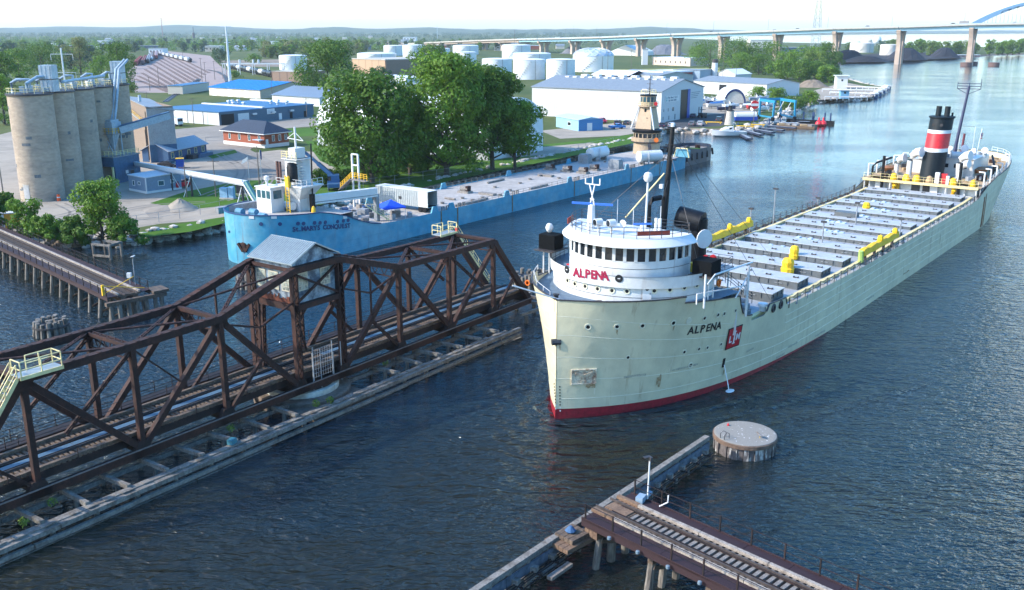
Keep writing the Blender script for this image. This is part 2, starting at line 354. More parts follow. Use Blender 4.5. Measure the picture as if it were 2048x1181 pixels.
px_sheet('lawn', [(560, 258), (650, 256), (650, 271), (575, 275)], 4, GM_LAWN, 'green grass strip right of the brick building')
px_sheet('lawn', [(610, 282), (700, 290), (1000, 300), (1260, 270), (1270, 286), (1060, 330), (900, 362), (760, 396), (640, 372), (700, 350), (640, 322)], 3, GM_LAWN, 'long green lawn under the riverside trees')
px_sheet('lawn', [(270, 466), (330, 453), (450, 434), (452, 446), (380, 464), (300, 474)], 5, GM_LAWN, 'grass verge above the riprap')
px_sheet('lawn', [(415, 312), (470, 300), (475, 306), (425, 318)], 4, GM_LAWN, 'small grass corner by the blue house')
px_sheet('lawn', [(660, 284), (760, 270), (760, 300), (690, 310)], 4, GM_LAWN, 'grass in front of the white rounded hall')
px_sheet('dirt_lot', [(1000, 302), (1180, 286), (1210, 289), (1130, 306), (1000, 318)], 4, GM_GRAV, 'bare pale lot behind the lawn')
px_sheet('boatyard_lot', [(1080, 262), (1250, 245), (1400, 228), (1400, 205), (1440, 190), (1560, 190), (1560, 214), (1480, 236), (1440, 250), (1330, 258), (1240, 272), (1120, 278)], 4, GM_GRAV, 'grey gravel lot of the boatyard')
px_sheet('car_park', [(1260, 254), (1400, 231), (1480, 225), (1470, 246), (1440, 253), (1330, 258)], 5, GM_ASPH, 'dark asphalt car park in front of the boatyard hall')
px_sheet('rail_yard', [(255, 145), (290, 112), (330, 102), (420, 112), (440, 132), (470, 150), (440, 172), (350, 186), (270, 186)], 2, GM_BALLAST, 'pinkish ballast of the rail yard')
px_sheet('dirt_field', [(440, 122), (600, 118), (700, 124), (620, 134), (470, 134)], 2, GM_DIRT, 'bare brown field beyond the rail yard')
px_sheet('pier_lot', [(1560, 204), (1640, 178), (1690, 165), (1765, 180), (1742, 195), (1640, 200)], 4, GM_GRAV, 'gravel point with piers by the river')
px_sheet('far_road', [(1180, 152), (1420, 148), (1420, 150.5), (1180, 155)], 4, GM_ROAD, 'pale road through the tank farm')
px_sheet('yellow_field', [(1200, 140), (1440, 136), (1440, 145), (1190, 150)], 3, ground_mat('dry_field', (.3, .28, .09), (.2, .24, .06), (.34, .3, .12), .02, .2), 'yellowish dry field beyond the tanks')
px_sheet('coal_yard', [(1682, 126), (1690, 112), (1800, 104), (1920, 108), (1915, 116), (1860, 119)], 2, ground_mat('coal_dirt', (.03, .03, .035), (.05, .045, .045), (.02, .02, .022)), 'black ground of the coal dock')
# hills on the horizon
def hills():
 rnd = random.Random(3)
 for nm, y, h0, h1, x0, x1 in (('low', 9000, 40, 70, -9500, -1000), ('low', 8000, 30, 50, -3500, 2500), ('low', 11000, 15, 30, 2000, 9000)):
  n = 70; rows = [[], [], []]
  for i in range(n + 1):
   x = x0 + (x1 - x0) * i / n; h = h0 + (h1 - h0) * (.5 + .5 * sin(i * .23 + y)) * (.6 + .4 * sin(i * .61)) + rnd.uniform(0, 7)
   e = min(1, i / 12, (n - i) / 12); h *= e
   rows[0].append((x, y - 900, LZ - .6)); rows[1].append((x, y, LZ + h)); rows[2].append((x, y + 1200, LZ - .6))
  tag(MB().loft(rows).build('hills', GM_HILL), 'low wooded ridge on the hazy horizon', None, None, 'structure')
GM_HILL = ground_mat('wooded_hill', (.04, .07, .025), (.07, .10, .03), (.03, .05, .02), .004, .03)
hills()
# the air
hz = MB().box((0, FAR / 2 - 400, 120), (2 * FAR - 400, FAR + 400 + 600, 250)); hzm = bpy.data.materials.new('haze'); hzm.use_nodes = True
hn = hzm.node_tree.nodes; hn.remove(hn['Principled BSDF']); pv = hn.new('ShaderNodeVolumePrincipled'); pv.inputs['Color'].default_value = (.75, .88, 1, 1); pv.inputs['Density'].default_value = .000055
hzm.node_tree.links.new(pv.outputs[0], hn['Material Output'].inputs['Volume'])
HAZE = hz.mesh('haze', hzm)
for v in HAZE.vertices:
 v.co.z = -3.0 if v.co.z < 100 else 135.0
tag(child('haze', HAZE, None), 'pale blue summer haze', None, None, 'stuff')
# tyre tracks worn into the yard gravel
M_TRACKS = ground_mat('tyre_track_gravel', (.195, .175, .15), (.15, .135, .118), (.245, .225, .19), .3, 1.2)
def track(pts, w_=.45, gap=1.7):
 P = [G(x, y, LZ) for x, y in pts]; Q = []
 for i in range(len(P) - 1):
  a, b_, c, d = P[max(0, i - 1)], P[i], P[i + 1], P[min(len(P) - 1, i + 2)]
  for k in range(8): t = k / 8; Q.append(.5 * ((2 * b_) + (c - a) * t + (2 * a - 5 * b_ + 4 * c - d) * t * t + (3 * b_ - a - 3 * c + d) * t ** 3))
 for sg in (-1, 1):
  rows = []
  for i, p in enumerate(Q):
   t = (Q[min(i + 1, len(Q) - 1)] - Q[max(0, i - 1)]).normalized(); n = Vector((t.y, -t.x, 0)); rows.append([(p + n * (sg * gap / 2 + o)).to_tuple()[:2] + (LZ + .026,) for o in (-w_ / 2, w_ / 2)])
  tag(MB().loft(rows, flip=True).build('tyre_track', M_TRACKS), 'darker wheel track worn into the pale gravel', None, None, 'structure')
for pts in ([(60, 440), (130, 430), (190, 412), (250, 402), (320, 398)], [(70, 452), (150, 447), (220, 428), (300, 412), (420, 404)], [(120, 408), (150, 425), (120, 444), (60, 455)], [(440, 310), (480, 335), (470, 365), (400, 395)], [(350, 282), (420, 275), (520, 262)], [(500, 320), (540, 345), (520, 378), (440, 404)], [(180, 452), (260, 440), (330, 436)], [(330, 345), (400, 335), (450, 330), (520, 310)]): track(pts)
# ------------------------------------------------------------------ the cement ship
M_SAGE = mat('sage_hull_paint', (.60, .545, .365), .5, var=.08, col2=(.45, .425, .30), amt=.65, scale=.14, thr=(.42, .62), rust=.5, bump=.5, bscale=.45)
M_SEAM = mat('hull_seam', (.60, .57, .43), .5, var=.06)
M_BOOT = mat('red_bottom_paint', (.26, .012, .022), .5, var=.25, col2=(.13, .02, .02), amt=.5, scale=.8)
M_DECKG = mat('grey_deck_paint', (.27, .295, .32), .6, var=.1, col2=(.36, .35, .33), amt=.5, scale=.3)
M_HTOP = mat('hatch_top_paint', (.37, .39, .40), .6, var=.1, col2=(.30, .31, .31), amt=.6, scale=.5, rust=.25)
M_COAM = mat('hatch_coaming_paint', (.085, .10, .11), .55, var=.12, col2=(.13, .12, .10), amt=.4)
M_BDECK = mat('blue_grey_deck', (.10, .15, .20), .6, var=.15)
M_TAN = mat('tan_deck', (.42, .28, .15), .7, var=.2, col2=(.3, .2, .1), amt=.5)
FA = Frame((3.94, 79.88, 0), R(37.63))
ship = thing('cargo_ship', 'long sage grey cement carrier with white forward pilot house and black, red and white funnel', 'cargo ship', FA)
def lerp(a, b, t): return a + (b - a) * t
def hb(s, z):                       # half breadth of the hull
 B = 10.35; k = max(0, min(1.15, z / 11))
 if s <= 0: return 0.03
 lam = lerp(10.3, 5.2, k); h = B * (1 - exp(-s / lam)) / (1 - exp(-42 / lam)) if s < 42 else B
 k2 = max(0, min(1, z / 8)); s0 = lerp(112, 121, k2); s1 = lerp(149, 158, k2); e = lerp(2.0, 2.5, k2)
 if s > s0:
  u = min(1, (s - s0) / (s1 - s0)); h = min(h, B * (max(0, 1 - u ** e)) ** (1 / e))
 return max(h, .03)
def pw(tab, s):
 for (a, va), (b, vb) in zip(tab, tab[1:]):
  if s <= b: return va + (vb - va) * max(0, (s - a)) / max(1e-6, b - a)
 return tab[-1][1]
TOP = [(0, 11.2), (8.3, 11.05), (8.32, 10.45), (16.4, 9.6), (16.9, 8.6), (17.6, 7.6), (18.6, 7.1), (19.6, 6.95), (19.62, 6.35), (22.2, 6.3), (22.7, 6.6), (23.1, 7.3), (27.0, 7.15), (27.4, 6.4), (28.0, 6.2), (50, 5.7), (106, 5.65), (111, 5.9), (118, 7.4), (125, 8.2), (158, 9.0)]
def ztop(s): return pw(TOP, s)
def zred(s): return max(-.6, .98 - s * .024)
DECKZ = [(15, 6.1), (28, 5.85), (50, 5.4), (106, 5.35), (114, 5.6), (122, 5.9)]
def dz(s): return pw(DECKZ, s)
st = [0, .15, .4, .8, 1.3, 2, 3, 4, 5.2, 6.5, 8.29, 8.33, 10, 12, 14, 16.39, 16.65, 16.9, 17.25, 17.6, 18.1, 18.6, 19.59, 19.63, 22.19, 22.45, 22.7, 22.9, 23.1, 25, 26.99, 27.2, 27.4, 28, 32, 38, 46] + list(range(54, 108, 9)) + [106, 109, 111, 113, 116, 118, 121, 125, 129, 133, 137, 141, 145, 148, 151, 153.5, 155.5, 157, 157.7, 158]
def side_rows(lo, hi, nz, sgn):
 rows = []
 for s in st:
  a, b = lo(s), hi(s); r = []
  for i in range(nz + 1):
   z = a + (b - a) * i / nz; r.append((sgn * hb(s, z), s, z))
  rows.append(r)
 return rows
for nm, lo, hi, nz, m in (('hull', zred, ztop, 9, M_SAGE), ('boot_topping', lambda s: -1.6, zred, 2, M_BOOT)):
 b_ = MB()
 for sg in (1, -1): b_.loft(side_rows(lo, hi, nz, sg), flip=sg < 0)
 b_.build(nm, m, ship, smooth=True)
# weld seams of the plating, standing a little proud
for f in (.16, .34, .53, .72, .88):
 for sg in (1, -1):
  b_ = MB(); r = []
  for s in st:
   if 16.5 < s < 27.6 and f > .6:
    continue
   zt = min(11.0, 5.7 + max(0, (26 - s)) * .21) if s < 111 else ztop(s); z = 0.2 + (zt - .2) * f
   for_ = hb(s, z) + .025; r.append([(sg * (hb(s, z - .035) + .004), s, z - .035), (sg * for_, s, z), (sg * (hb(s, z + .035) + .004), s, z + .035)])
  b_.loft(r, flip=sg < 0); b_.build('plate_seam', M_SEAM, ship)
# gunwale caps
def cap(s0, s1, m, w=.16, dzz=.03, name='gunwale'):
 for sg in (1, -1):
  b_ = MB(); ss = [s for s in st if s0 <= s <= s1]
  for a, c in zip(ss, ss[1:]): b_.bar((sg * hb(a, ztop(a)), a, ztop(a) + dzz), (sg * hb(c, ztop(c)), c, ztop(c) + dzz), w, .1)
  b_.build(name, m, ship)
cap(0, 8.3, M_DARK); cap(8.32, 19.6, M_DARK); cap(22.7, 27.4, M_DARK); cap(111, 158, M_DARK)
# decks
def deck(name, s0, s1, zf, m, camber=0.0, n=40):
 rows = []
 for i in range(n + 1):
  s = s0 + (s1 - s0) * i / n; z = zf(s); h = hb(s, z) - .06
  rows.append([(h * q, s, z + camber * (1 - q * q)) for q in (-1, -.5, 0, .5, 1)])
 return MB().loft(rows).build(name, m, ship)
deck('forecastle_deck', .15, 16.5, lambda s: 10.05, M_BDECK)
deck('main_deck', 16.4, 122, dz, M_DECKG, .12)
deck('poop_deck', 112.7, 157.6, lambda s: 7.5 + max(0, s - 118) * .012, M_TAN)
b_ = MB(); h = hb(16.45, 8); b_.bb(-h, h, 16.4, 16.5, 5.6, 10.04); b_.build('forecastle_bulkhead', M_WHITE, ship)
def march(fr, px, py, inside, t0, t1, n=400):
 d = ray(px, py).normalized(); o = Vector((0, 0, CAMH)); p = t0
 for i in range(1, n + 1):
  t = t0 + (t1 - t0) * i / n
  if inside(fr.l(o + d * t)):
   a, c = p, t
   for _ in range(30):
    m = (a + c) / 2
    if inside(fr.l(o + d * m)): c = m
    else: a = m
   return fr.l(o + d * c)
  p = t
 return None
def hull_in(q): return -.5 < q.z < 12 and 0 < q.y < 158 and abs(q.x) < hb(q.y, q.z)
def hull_at(px, py, sg=1):
 q = march(FA, px, py, hull_in, 60, 240, 900)
 if q is None: return hull_at(px, py - 6, sg)
 z, s = q.z, q.y
 ds = Vector((sg * (hb(s + .2, z) - hb(s - .2, z)), .4, 0)).normalized(); du = Vector((sg * (hb(s, z + .2) - hb(s, z - .2)), 0, .4)).normalized()
 return q, ds, du
def pm(name, mesh, parent, M, label=None):
 o = child(name, mesh, parent, label); o.matrix_local = M; return o
def disc(r, d, n=12): return MB().lathe([(r, 0), (r, d), (r * .97, d + .002), (0, d + .003)], n)
PH_R = MB().lathe([(.32, 0), (.32, .04), (.265, .05), (.26, .03)], 14).mesh('porthole', M_SEAM)
PH_G = MB().lathe([(.265, .028), (.0, .034)], 14).mesh('porthole_glass', M_BLACK)
PH_S = MB().lathe([(.2, 0), (.2, .02), (0, .022)], 10).mesh('drain_hole', M_BLACK)
def porthole(M, parent, sc=1.0):
 o = pm('porthole', PH_R, parent, M @ Matrix.Scale(sc, 4)); child('porthole_glass', PH_G, o)
for px, py, sc in [(1176, 654.3, 1), (1234, 653.8, .9), (1285, 652, .95), (1346.8, 646.4, 1), (1409, 636.8, .9), (1436, 630.3, .9), (1448.5, 627.7, .9), (1471, 621.5, .75), (1256, 715.3, .75), (1368.5, 704.5, .85), (1397.8, 698.6, .8), (1414.8, 695.7, .75), (1442, 689, .75), (1381, 731, 1.05)]:
 q, ds, du = hull_at(px, py); porthole(orient(q, ds, du, .0), ship, sc)
q, ds, du = hull_at(1377.6, 642); pm('blanked_porthole', MB().lathe([(.34, 0), (.34, .04), (0, .05)], 12).mesh('blanked_porthole', M_SEAM), ship, orient(q, ds, du, 0))
# black lettering on the bow
M_INK = mat('black_lettering', (.012, .014, .016), .5)
for ch, px, py in zip('ALPENA', (1381.7, 1393.6, 1404.8, 1416, 1426.6, 1437.4), (662, 660.2, 658.5, 656.5, 654.3, 652.2)):
 q, ds, du = hull_at(px, py); pm('letter', text_mesh(ch, 1.12, .012, M_INK, .022), ship, orient(q, ds, du, .03))
# red company square
q, ds, du = hull_at(1467, 674.5)
em = pm('emblem_plate', MB().box((0, 0, .01), (2.35, 2.25, .03)).mesh('emblem_plate', M_INK), ship, orient(q, ds, du, .045))
MB().box((0, 0, .03), (2.12, 2.02, .03)).build('emblem_field', mat('emblem_red', (.40, .012, .02), .5, var=.08), em)
for ch, x, y, z_ in (('L', -.62, -.12, 1.0), ('I', 0, 0, 1.75), ('M', .63, -.06, .95)):
 me = text_mesh(ch, z_, .01, M_CLEAN, .03); o = child('emblem_letter', me, em, loc=(x, y, .055))
 if ch == 'I':
  MB().box((0, z_ * .36, 0), (.45, .11, .02)).build('emblem_letter', M_CLEAN, em).location = (x, y - .02, .056)
  MB().box((0, -z_ * .36, 0), (.45, .11, .02)).build('emblem_letter', M_CLEAN, em).location = (x, y + .02, .056)
# anchor pocket, hawse and drains
q, ds, du = hull_at(1167.5, 752)
M_POCK = mat('pocket_paint', (.55, .5, .38), .7, var=.3, col2=(.2, .08, .04), amt=.8, scale=1.6)
pk = pm('anchor_pocket', MB().box((0, .62, .06), (2.3, .1, .16)).box((0, -.72, .08), (2.3, .12, .2)).box((-1.1, -.05, .06), (.1, 1.3, .16)).box((1.1, -.05, .06), (.1, 1.3, .16)).box((0, -.05, .0), (2.1, 1.25, .03)).mesh('anchor_pocket', M_POCK), ship, orient(q, ds, du, .0))
MB().box((0, -.1, .06), (.3, 1.0, .12)).bar((-.8, .35, .08), (0, .05, .08), .22).bar((.8, .35, .08), (0, .05, .08), .22).box((0, -.55, .1), (.5, .25, .14)).build('anchor', mat('painted_anchor', (.42, .37, .27), .7, var=.3, col2=(.2, .08, .04), amt=.7, scale=2.5), pk)
q, ds, du = hull_at(1112, 684); pm('hawse_pipe', MB().tube([(-.4, 0, .05), (.4, 0, .05)], .3, 8).mesh('hawse_pipe', M_DARK), ship, orient(q, ds, du, 0))
q, ds, du = hull_at(1447, 726); pm('drain_hole', MB().box((0, 0, .02), (.32, .95, .05)).mesh('drain_hole', M_BLACK), ship, orient(q, ds, du, 0))
for i in range(9):
 q, ds, du = hull_at(1109 + i * .4, 768 + i * 6.2); pm('draft_mark', MB().box((0, 0, .01), (.16, .14, .02)).mesh('draft_mark', M_INK if i < 7 else M_CLEAN), ship, orient(q, ds, du, .005))
 q, ds, du = hull_at(1119.5 + i * .1, 774 + i * 6.0); pm('draft_mark', MB().box((0, 0, .01), (.12, .12, .02)).mesh('draft_mark', M_INK if i < 7 else M_CLEAN), ship, orient(q, ds, du, .005))
# butt seams and scuffs of the shell plating
for i in range(22):
 s = 2.5 + i * 5.6 + (i % 3) * .7; f0 = (.2, .36, .55, .74)[i % 4]; zt = 5.6 + max(0, 26 - s) * .2; b_ = MB(); r = []
 for k in range(4): z = .2 + (zt - .2) * (f0 + .16 * k / 3); r.append([(hb(s - .03, z) + .006, s - .03, z), (hb(s, z) + .03, s, z), (hb(s + .03, z) + .006, s + .03, z)])
 b_.loft(r, flip=True).build('butt_seam', M_SEAM, ship)
# rust stains and scuffs with shapes of their own
rs = random.Random(4); M_ST = mat('hull_rust_stain', (.30, .20, .10), .7, var=.4, col2=(.42, .37, .25), amt=.8, scale=2.5); M_SC = mat('hull_scuff', (.33, .32, .25), .7, var=.3, col2=(.5, .47, .33), amt=.8, scale=2)
for px, py, h_, w_, m_ in [(1317, 762, 1.5, .5, M_ST), (1181, 772, .5, .9, M_ST), (1447, 745, .9, .2, M_ST), (1234, 664, .6, .12, M_ST), (1347, 657, .7, .12, M_ST), (1585, 690, .35, 2.4, M_SC), (1640, 667, .3, 3.0, M_SC), (1560, 712, .3, 2.0, M_SC), (1370, 735, .25, 3.2, M_SC), (1270, 752, .3, 2.2, M_SC), (1690, 655, .6, .8, M_ST), (1120, 690, 1.2, .15, M_ST), (1500, 700, .3, 1.4, M_SC), (1740, 596, .35, 3, M_SC), (1812, 545, .3, 3, M_ST), (1880, 480, 2.0, .2, M_ST)]:
 q, ds, du = hull_at(px, py); n = 9; up = [(w_ * (k / n - .5), h_ / 2 * rs.uniform(.4, 1)) for k in range(n + 1)]; dn = [(w_ * (k / n - .5), -h_ / 2 * rs.uniform(.3, 1)) for k in range(n + 1)]
 pm('rust_stain' if m_ is M_ST else 'scuff', MB().add([(x, y, .012) for x, y in up] + [(x, y, .012) for x, y in dn], [(k, n + 1 + k, n + 2 + k, k + 1) for k in range(n)]).mesh('stain', m_), ship, orient(q, ds, du, .02))
# falling cooling water
q, ds, du = hull_at(1447, 730); MB().tube([q + Vector((.08, 0, 0)), q + Vector((.5, 0, -1.5)), q + Vector((.75, 0, -q.z))], .05, 5).lathe([(0, .05), (.18, .06), (.38, .01)], 9, (q.x + .85, q.y, .02), sy=1.7).build('water_jet', mat('falling_water', (.7, .75, .78), .2), ship)
# ---- forward deck house
def ell(sc, a, b, off, phi): return ((b + off) * sin(phi), sc - (a + off) * cos(phi))
def shell(name, m, sc, a, b, back, z0, z1, off=0, off1=None, n=36, closed=True):
 off1 = off if off1 is None else off1; r0 = []; r1 = []
 ph = [-pi / 2 + pi * i / n for i in range(n + 1)]
 for off_, z, r in ((off, z0, r0), (off1, z1, r1)):
  r.append((-(b + off_), back, z))
  for p in ph: x, y = ell(sc, a, b, off_, p); r.append((x, y, z))
  r.append(((b + off_), back, z))
 return MB().loft([r0, r1], closed=closed).build(name, m, ship, smooth=True)
def plate(name, m, sc, a, b, back, z0, z1, off=0, n=36):
 pts = [(-(b + off), back)] + [ell(sc, a, b, off, -pi / 2 + pi * i / n) for i in range(n + 1)] + [((b + off), back)]
 return MB().prism(pts, z0, z1).build(name, m, ship)
H1 = (13.3, 7.8, 8.1, 13.9)
shell('deckhouse_wall', M_WHITE, *H1, 10.05, 11.6)
plate('bridge_deck', M_BDECK, *H1, 11.6, 11.72, .25)
shell('bridge_bulwark', M_WHITE, *H1, 11.55, 12.62, .27, .3, closed=False)
shell('bulwark_cap', M_DARK, *H1, 12.6, 12.66, .22, .38, closed=False)
shell('black_stripe', M_INK, *H1, 10.62, 10.66, .02, .02, closed=False)
H2 = (12.6, 6.0, 6.05, 12.9)
shell('pilot_house_wall', M_WHITE, *H2, 11.72, 13.68)
shell('pilot_house_wall', M_WHITE, *H2, 14.86, 15.1)
shell('window_backing', M_BLACK, *H2, 13.6, 14.9, -.22)
shell('wall_stripe', M_INK, *H2, 12.95, 12.99, .02, .02, closed=False)
nw = 21
for i in range(nw):
 p0 = -pi * .56 + pi * 1.12 * i / nw; p1 = -pi * .56 + pi * 1.12 * (i + 1) / nw
 x0, y0 = ell(*H2[:3], -.06, p0); x1, y1 = ell(*H2[:3], -.06, p1)
 if y0 < 12.9 and y1 < 12.9:
  MB().bar((lerp(x0, x1, .14), lerp(y0, y1, .14), 14.27), (lerp(x0, x1, .86), lerp(y0, y1, .86), 14.27), .05, 1.12).build('window', M_GLASS, ship)
 x, y = ell(*H2[:3], -.03, p0)
 if y < 12.95: MB().box((x, y, 14.27), (.3, .14, 1.24), atan2(y1 - y0, x1 - x0)).build('mullion', M_WHITE, ship)
box('mullion', M_WHITE, ship, (-6.0, 12.8, 14.27), (.2, .3, 1.24)); box('mullion', M_WHITE, ship, (6.0, 12.8, 14.27), (.2, .3, 1.24))
box('back_wall', M_WHITE, ship, (0, 12.95, 13.4), (12.2, .12, 3.4))
shell('roof_visor', M_CLEAN, *H2, 15.1, 15.72, .75, .1)
plate('pilot_house_roof', M_CLEAN, *H2, 15.05, 15.12, .74); plate('roof_deck', M_CLEAN, *H2, 15.7, 15.78, .1)
pr = [ell(*H2[:3], -.1, -pi / 2 + pi * i / 16) for i in range(17)]
rail([(x, y, 15.78) for x, y in pr] + [(5.9, 12.8, 15.78), (-5.9, 12.8, 15.78), (pr[0][0], pr[0][1], 15.78)], 1.0, 1.6, .022, (.35, .68, 1)).build('roof_railing', M_DARK, ship)
q = FA.onx(1300, 475, 4.5); MB().bar((3.2, 8.0, 16.2), (5.3, 10.2, 16.2), .08, .42).build('canvas_dodger', mat('rust_red_canvas', (.28, .05, .03), .8), ship)
MB().bar((-5.6, 10.6, 16.25), (-5.0, 8.8, 16.25), .08, .55).build('canvas_dodger', mat('rust_red_canvas', (.28, .05, .03), .8), ship)
def h1_in(q):
 return q.z < 13 and q.y < 13.9 and (abs(q.x) < 8.1 if q.y > 13.3 else (q.x / 8.1) ** 2 + ((q.y - 13.3) / 7.8) ** 2 < 1)
def h2_in(q):
 return q.z < 13 and q.y < 13.9 and (abs(q.x) < 8.39 if q.y > 13.3 else (q.x / 8.39) ** 2 + ((q.y - 13.3) / 8.09) ** 2 < 1)
def ell_mat(q, a, b, off=.01):
 if q.y > 13.29: rgt = Vector((0, 1, 0)) if q.x > 0 else Vector((0, -1, 0))
 else:
  n = Vector((q.x / b ** 2, (q.y - 13.3) / a ** 2, 0)).normalized(); rgt = Vector((0, 0, 1)).cross(n)
 return orient(q, rgt, (0, 0, 1), off)
for px, py in [(1135.5, 561.7), (1150, 568), (1170.5, 573), (1195.4, 578), (1224, 581.5), (1254, 583), (1308.5, 582), (1339.5, 580), (1368.7, 575.7), (1393.6, 571), (1417, 566)]:
 q = march(FA, px, py, h1_in, 70, 130, 600)
 if q: porthole(ell_mat(q, 7.8, 8.1), ship, .95)
q = march(FA, 1294, 585, h1_in, 70, 130, 600); dr = pm('door', MB().box((0, 0, .03), (.8, 1.35, .05)).mesh('door', M_CLEAN), ship, ell_mat(q, 7.8, 8.1)); child('porthole_glass', PH_G, dr, loc=(0, .3, .045), scale=(.6,) * 3)
box('handle', M_DARK, dr, (.28, -.1, .07), (.05, .16, .05))
q = march(FA, 1299, 580, h1_in, 70, 130, 600); pm('notice_plate', MB().box((0, 0, .02), (.36, .24, .03)).mesh('notice_plate', mat('green_plate', (.02, .25, .16), .5)), ship, ell_mat(q, 7.8, 8.1))
M_NAME = mat('crimson_lettering', (.27, .008, .045), .5)
for ch, px, py in zip('ALPENA', (1153, 1164, 1175.5, 1187, 1198.5, 1210), (546, 547.6, 549, 550.5, 551.8, 552.8)):
 q = march(FA, px, py, h2_in, 70, 130, 600); pm('letter', text_mesh(ch, 1.12, .012, M_NAME, .045), ship, ell_mat(q, 8.09, 8.39, .04))
for px, py in ((1134, 539.5), (1238, 557.5)):
 q = march(FA, px, py, h2_in, 70, 130, 600); o = pm('round_badge', MB().lathe([(.36, 0), (.36, .02), (.29, .025), (.29, .01)], 16).mesh('round_badge', M_INK), ship, ell_mat(q, 8.09, 8.39, .02))
 MB().lathe([(.2, .0), (.2, .02), (0, .021)], 12).build('badge_disc', M_INK, o); MB().box((0, 0, .025), (.24, .07, .02)).build('badge_bar', M_CLEAN, o)
# roof gear
def tubep(name, m, pts, r, n=6, r2=None, par=None): return MB().tube(pts, r, n, r2).build(name, m, par or ship, smooth=True)
rm = MB().tube([(-2.6, 9.2, 15.78), (-2.6, 9.25, 18.0)], .42, 8, .32)
tubep('radar_mast', M_CLEAN, [(-2.6, 9.2, 15.78), (-2.6, 9.25, 18.0)], .42, 8, .32)
lt = MB();
for a, c in (((-2.75, 9.2, 18), (-2.25, 9.2, 20.0)), ((-2.25, 9.2, 18), (-2.85, 9.2, 20.0)), ((-3.3, 9.2, 20.0), (-1.7, 9.2, 20.0)), ((-3.3, 9.2, 20), (-3.3, 9.2, 20.5)), ((-1.7, 9.2, 20), (-1.7, 9.2, 20.6)), ((-2.5, 9.2, 20), (-2.5, 9.2, 20.7)), ((-2.75, 9.2, 18.6), (-2.3, 9.2, 18.6)), ((-2.7, 9.2, 17.7), (-2.3, 9.2, 18.4))): lt.bar(a, c, .1)
lt.build('mast_lattice', M_CLEAN, ship)
MB().bar((-4.4, 8.6, 18.15), (-.6, 9.8, 18.15), .16, .2).build('radar_scanner', mat('scanner_blue', (.03, .13, .5), .4), ship); tubep('scanner_bearing', M_CLEAN, [(-2.5, 9.2, 17.9), (-2.5, 9.2, 18.1)], .22, 8)
for x, y in ((-1.0, 8.0), (.2, 8.4)):
 l = tubep('searchlight', M_CLEAN, [(x - .18, y - .35, 16.75), (x + .12, y + .3, 16.75)], .36, 10); tubep('light_lens', M_GLASS, [(x - .2, y - .38, 16.75), (x - .19, y - .36, 16.75)], .3, 10, par=l); tubep('pedestal', M_CLEAN, [(x, y, 15.78), (x, y, 16.5)], .1, 6, par=l)
MB().lathe([(.08, 0), (.14, .3), (.36, .55), (.34, .56)], 10).build('foghorn', M_CLEAN, ship).matrix_local = orient((1.0, 9.6, 16.7), (1, 0, 0), (0, 0, 1))
MB().bar((1.6, 9.9, 16.6), (3.2, 10.6, 16.7), .14, .16).build('radar_scanner', mat('scanner_blue', (.03, .13, .5), .4), ship); tubep('pedestal', M_CLEAN, [(2.4, 10.2, 15.78), (2.4, 10.2, 16.55)], .22, 8)
tubep('dome_mast', M_CLEAN, [(1.6, 12.2, 15.78), (1.7, 12.2, 20.3)], .1, 6); MB().lathe([(.28, 0), (.42, .2), (.42, .55), (.3, .8), (0, .9)], 12, (1.7, 12.2, 20.3)).build('satellite_dome', M_CLEAN, ship, smooth=True)
for x, y, z in ((-.8, 11, 18.5), (.6, 11.6, 17.6), (3.4, 11.8, 18.2), (-3.6, 10.4, 17.4)): tubep('whip_aerial', M_CLEAN, [(x, y, 15.78), (x, y, z)], .035, 5)
for x in (2.9, 3.3): tubep('gas_bottle', M_CLEAN, [(x, 11.9, 15.8), (x, 11.9, 17.0)], .16, 8)
# foremast and the black trunk behind the pilot house
fm = tubep('foremast', M_BLACK, [(.9, 16.4, 10), (1.0, 17.0, 17), (1.15, 17.6, 24.9)], .42, 10, .22)
MB().bar((.4, 17.2, 21.8), (1.9, 17.2, 21.8), .1).bar((.6, 17.3, 23.2), (1.7, 17.3, 23.2), .08).bar((.7, 17.0, 18), (.35, 16.9, 11), .09).build('mast_crosstree', M_BLACK, ship)
MB().lathe([(.0, 0), (.2, .02), (.2, .35), (0, .4)], 8, (1.15, 17.6, 24.9)).build('masthead_light', M_CLEAN, ship)
for z in (19.2, 15.6): MB().box((.75, 16.6, z), (.35, .35, .4)).build('mast_light', M_CLEAN, ship)
tubep('exhaust_pipe', M_BLACK, [(.1, 15.4, 11), (.1, 15.4, 17.5), (.3, 15.8, 18), (.8, 16.6, 18.1)], .26, 8)
MB().tube([(1.7, 18.6, 16.0), (4.2, 18.9, 15.6)], 1.1, 14).tube([(3.9, 18.9, 16), (3.9, 18.9, 10)], .8, 10).build('ventilation_trunk', M_BLACK, ship, smooth=True)
MB().lathe([(.95, 0), (.95, .12), (0, .16)], 16).build('vent_cover', M_CLEAN, ship).matrix_local = orient((4.8, 18.2, 14.2), (.4, .9, 0), (0, 0, 1))
tubep('derrick_boom', M_CREAMY, [(1.0, 16.6, 20.5), (-2.4, 15.2, 15.9)], .09, 6)
wr = MB()
for a, c in (((1.1, 17.5, 24.3), (8.5, 27, 6.6)), ((1.1, 17.5, 24.3), (-8.5, 27, 6.6)), ((1.1, 17.4, 22.5), (-7.6, 11, 12.6)), ((1.1, 17.4, 22.5), (7.6, 12, 12.6)), ((1.1, 17.4, 20), (3.2, 10.5, 15.9)), ((1.1, 17.5, 24.5), (2, 44, 6.4))): wr.tube([a, c], .022, 4, caps=False)
wr.build('mast_stays', M_DARK, ship)
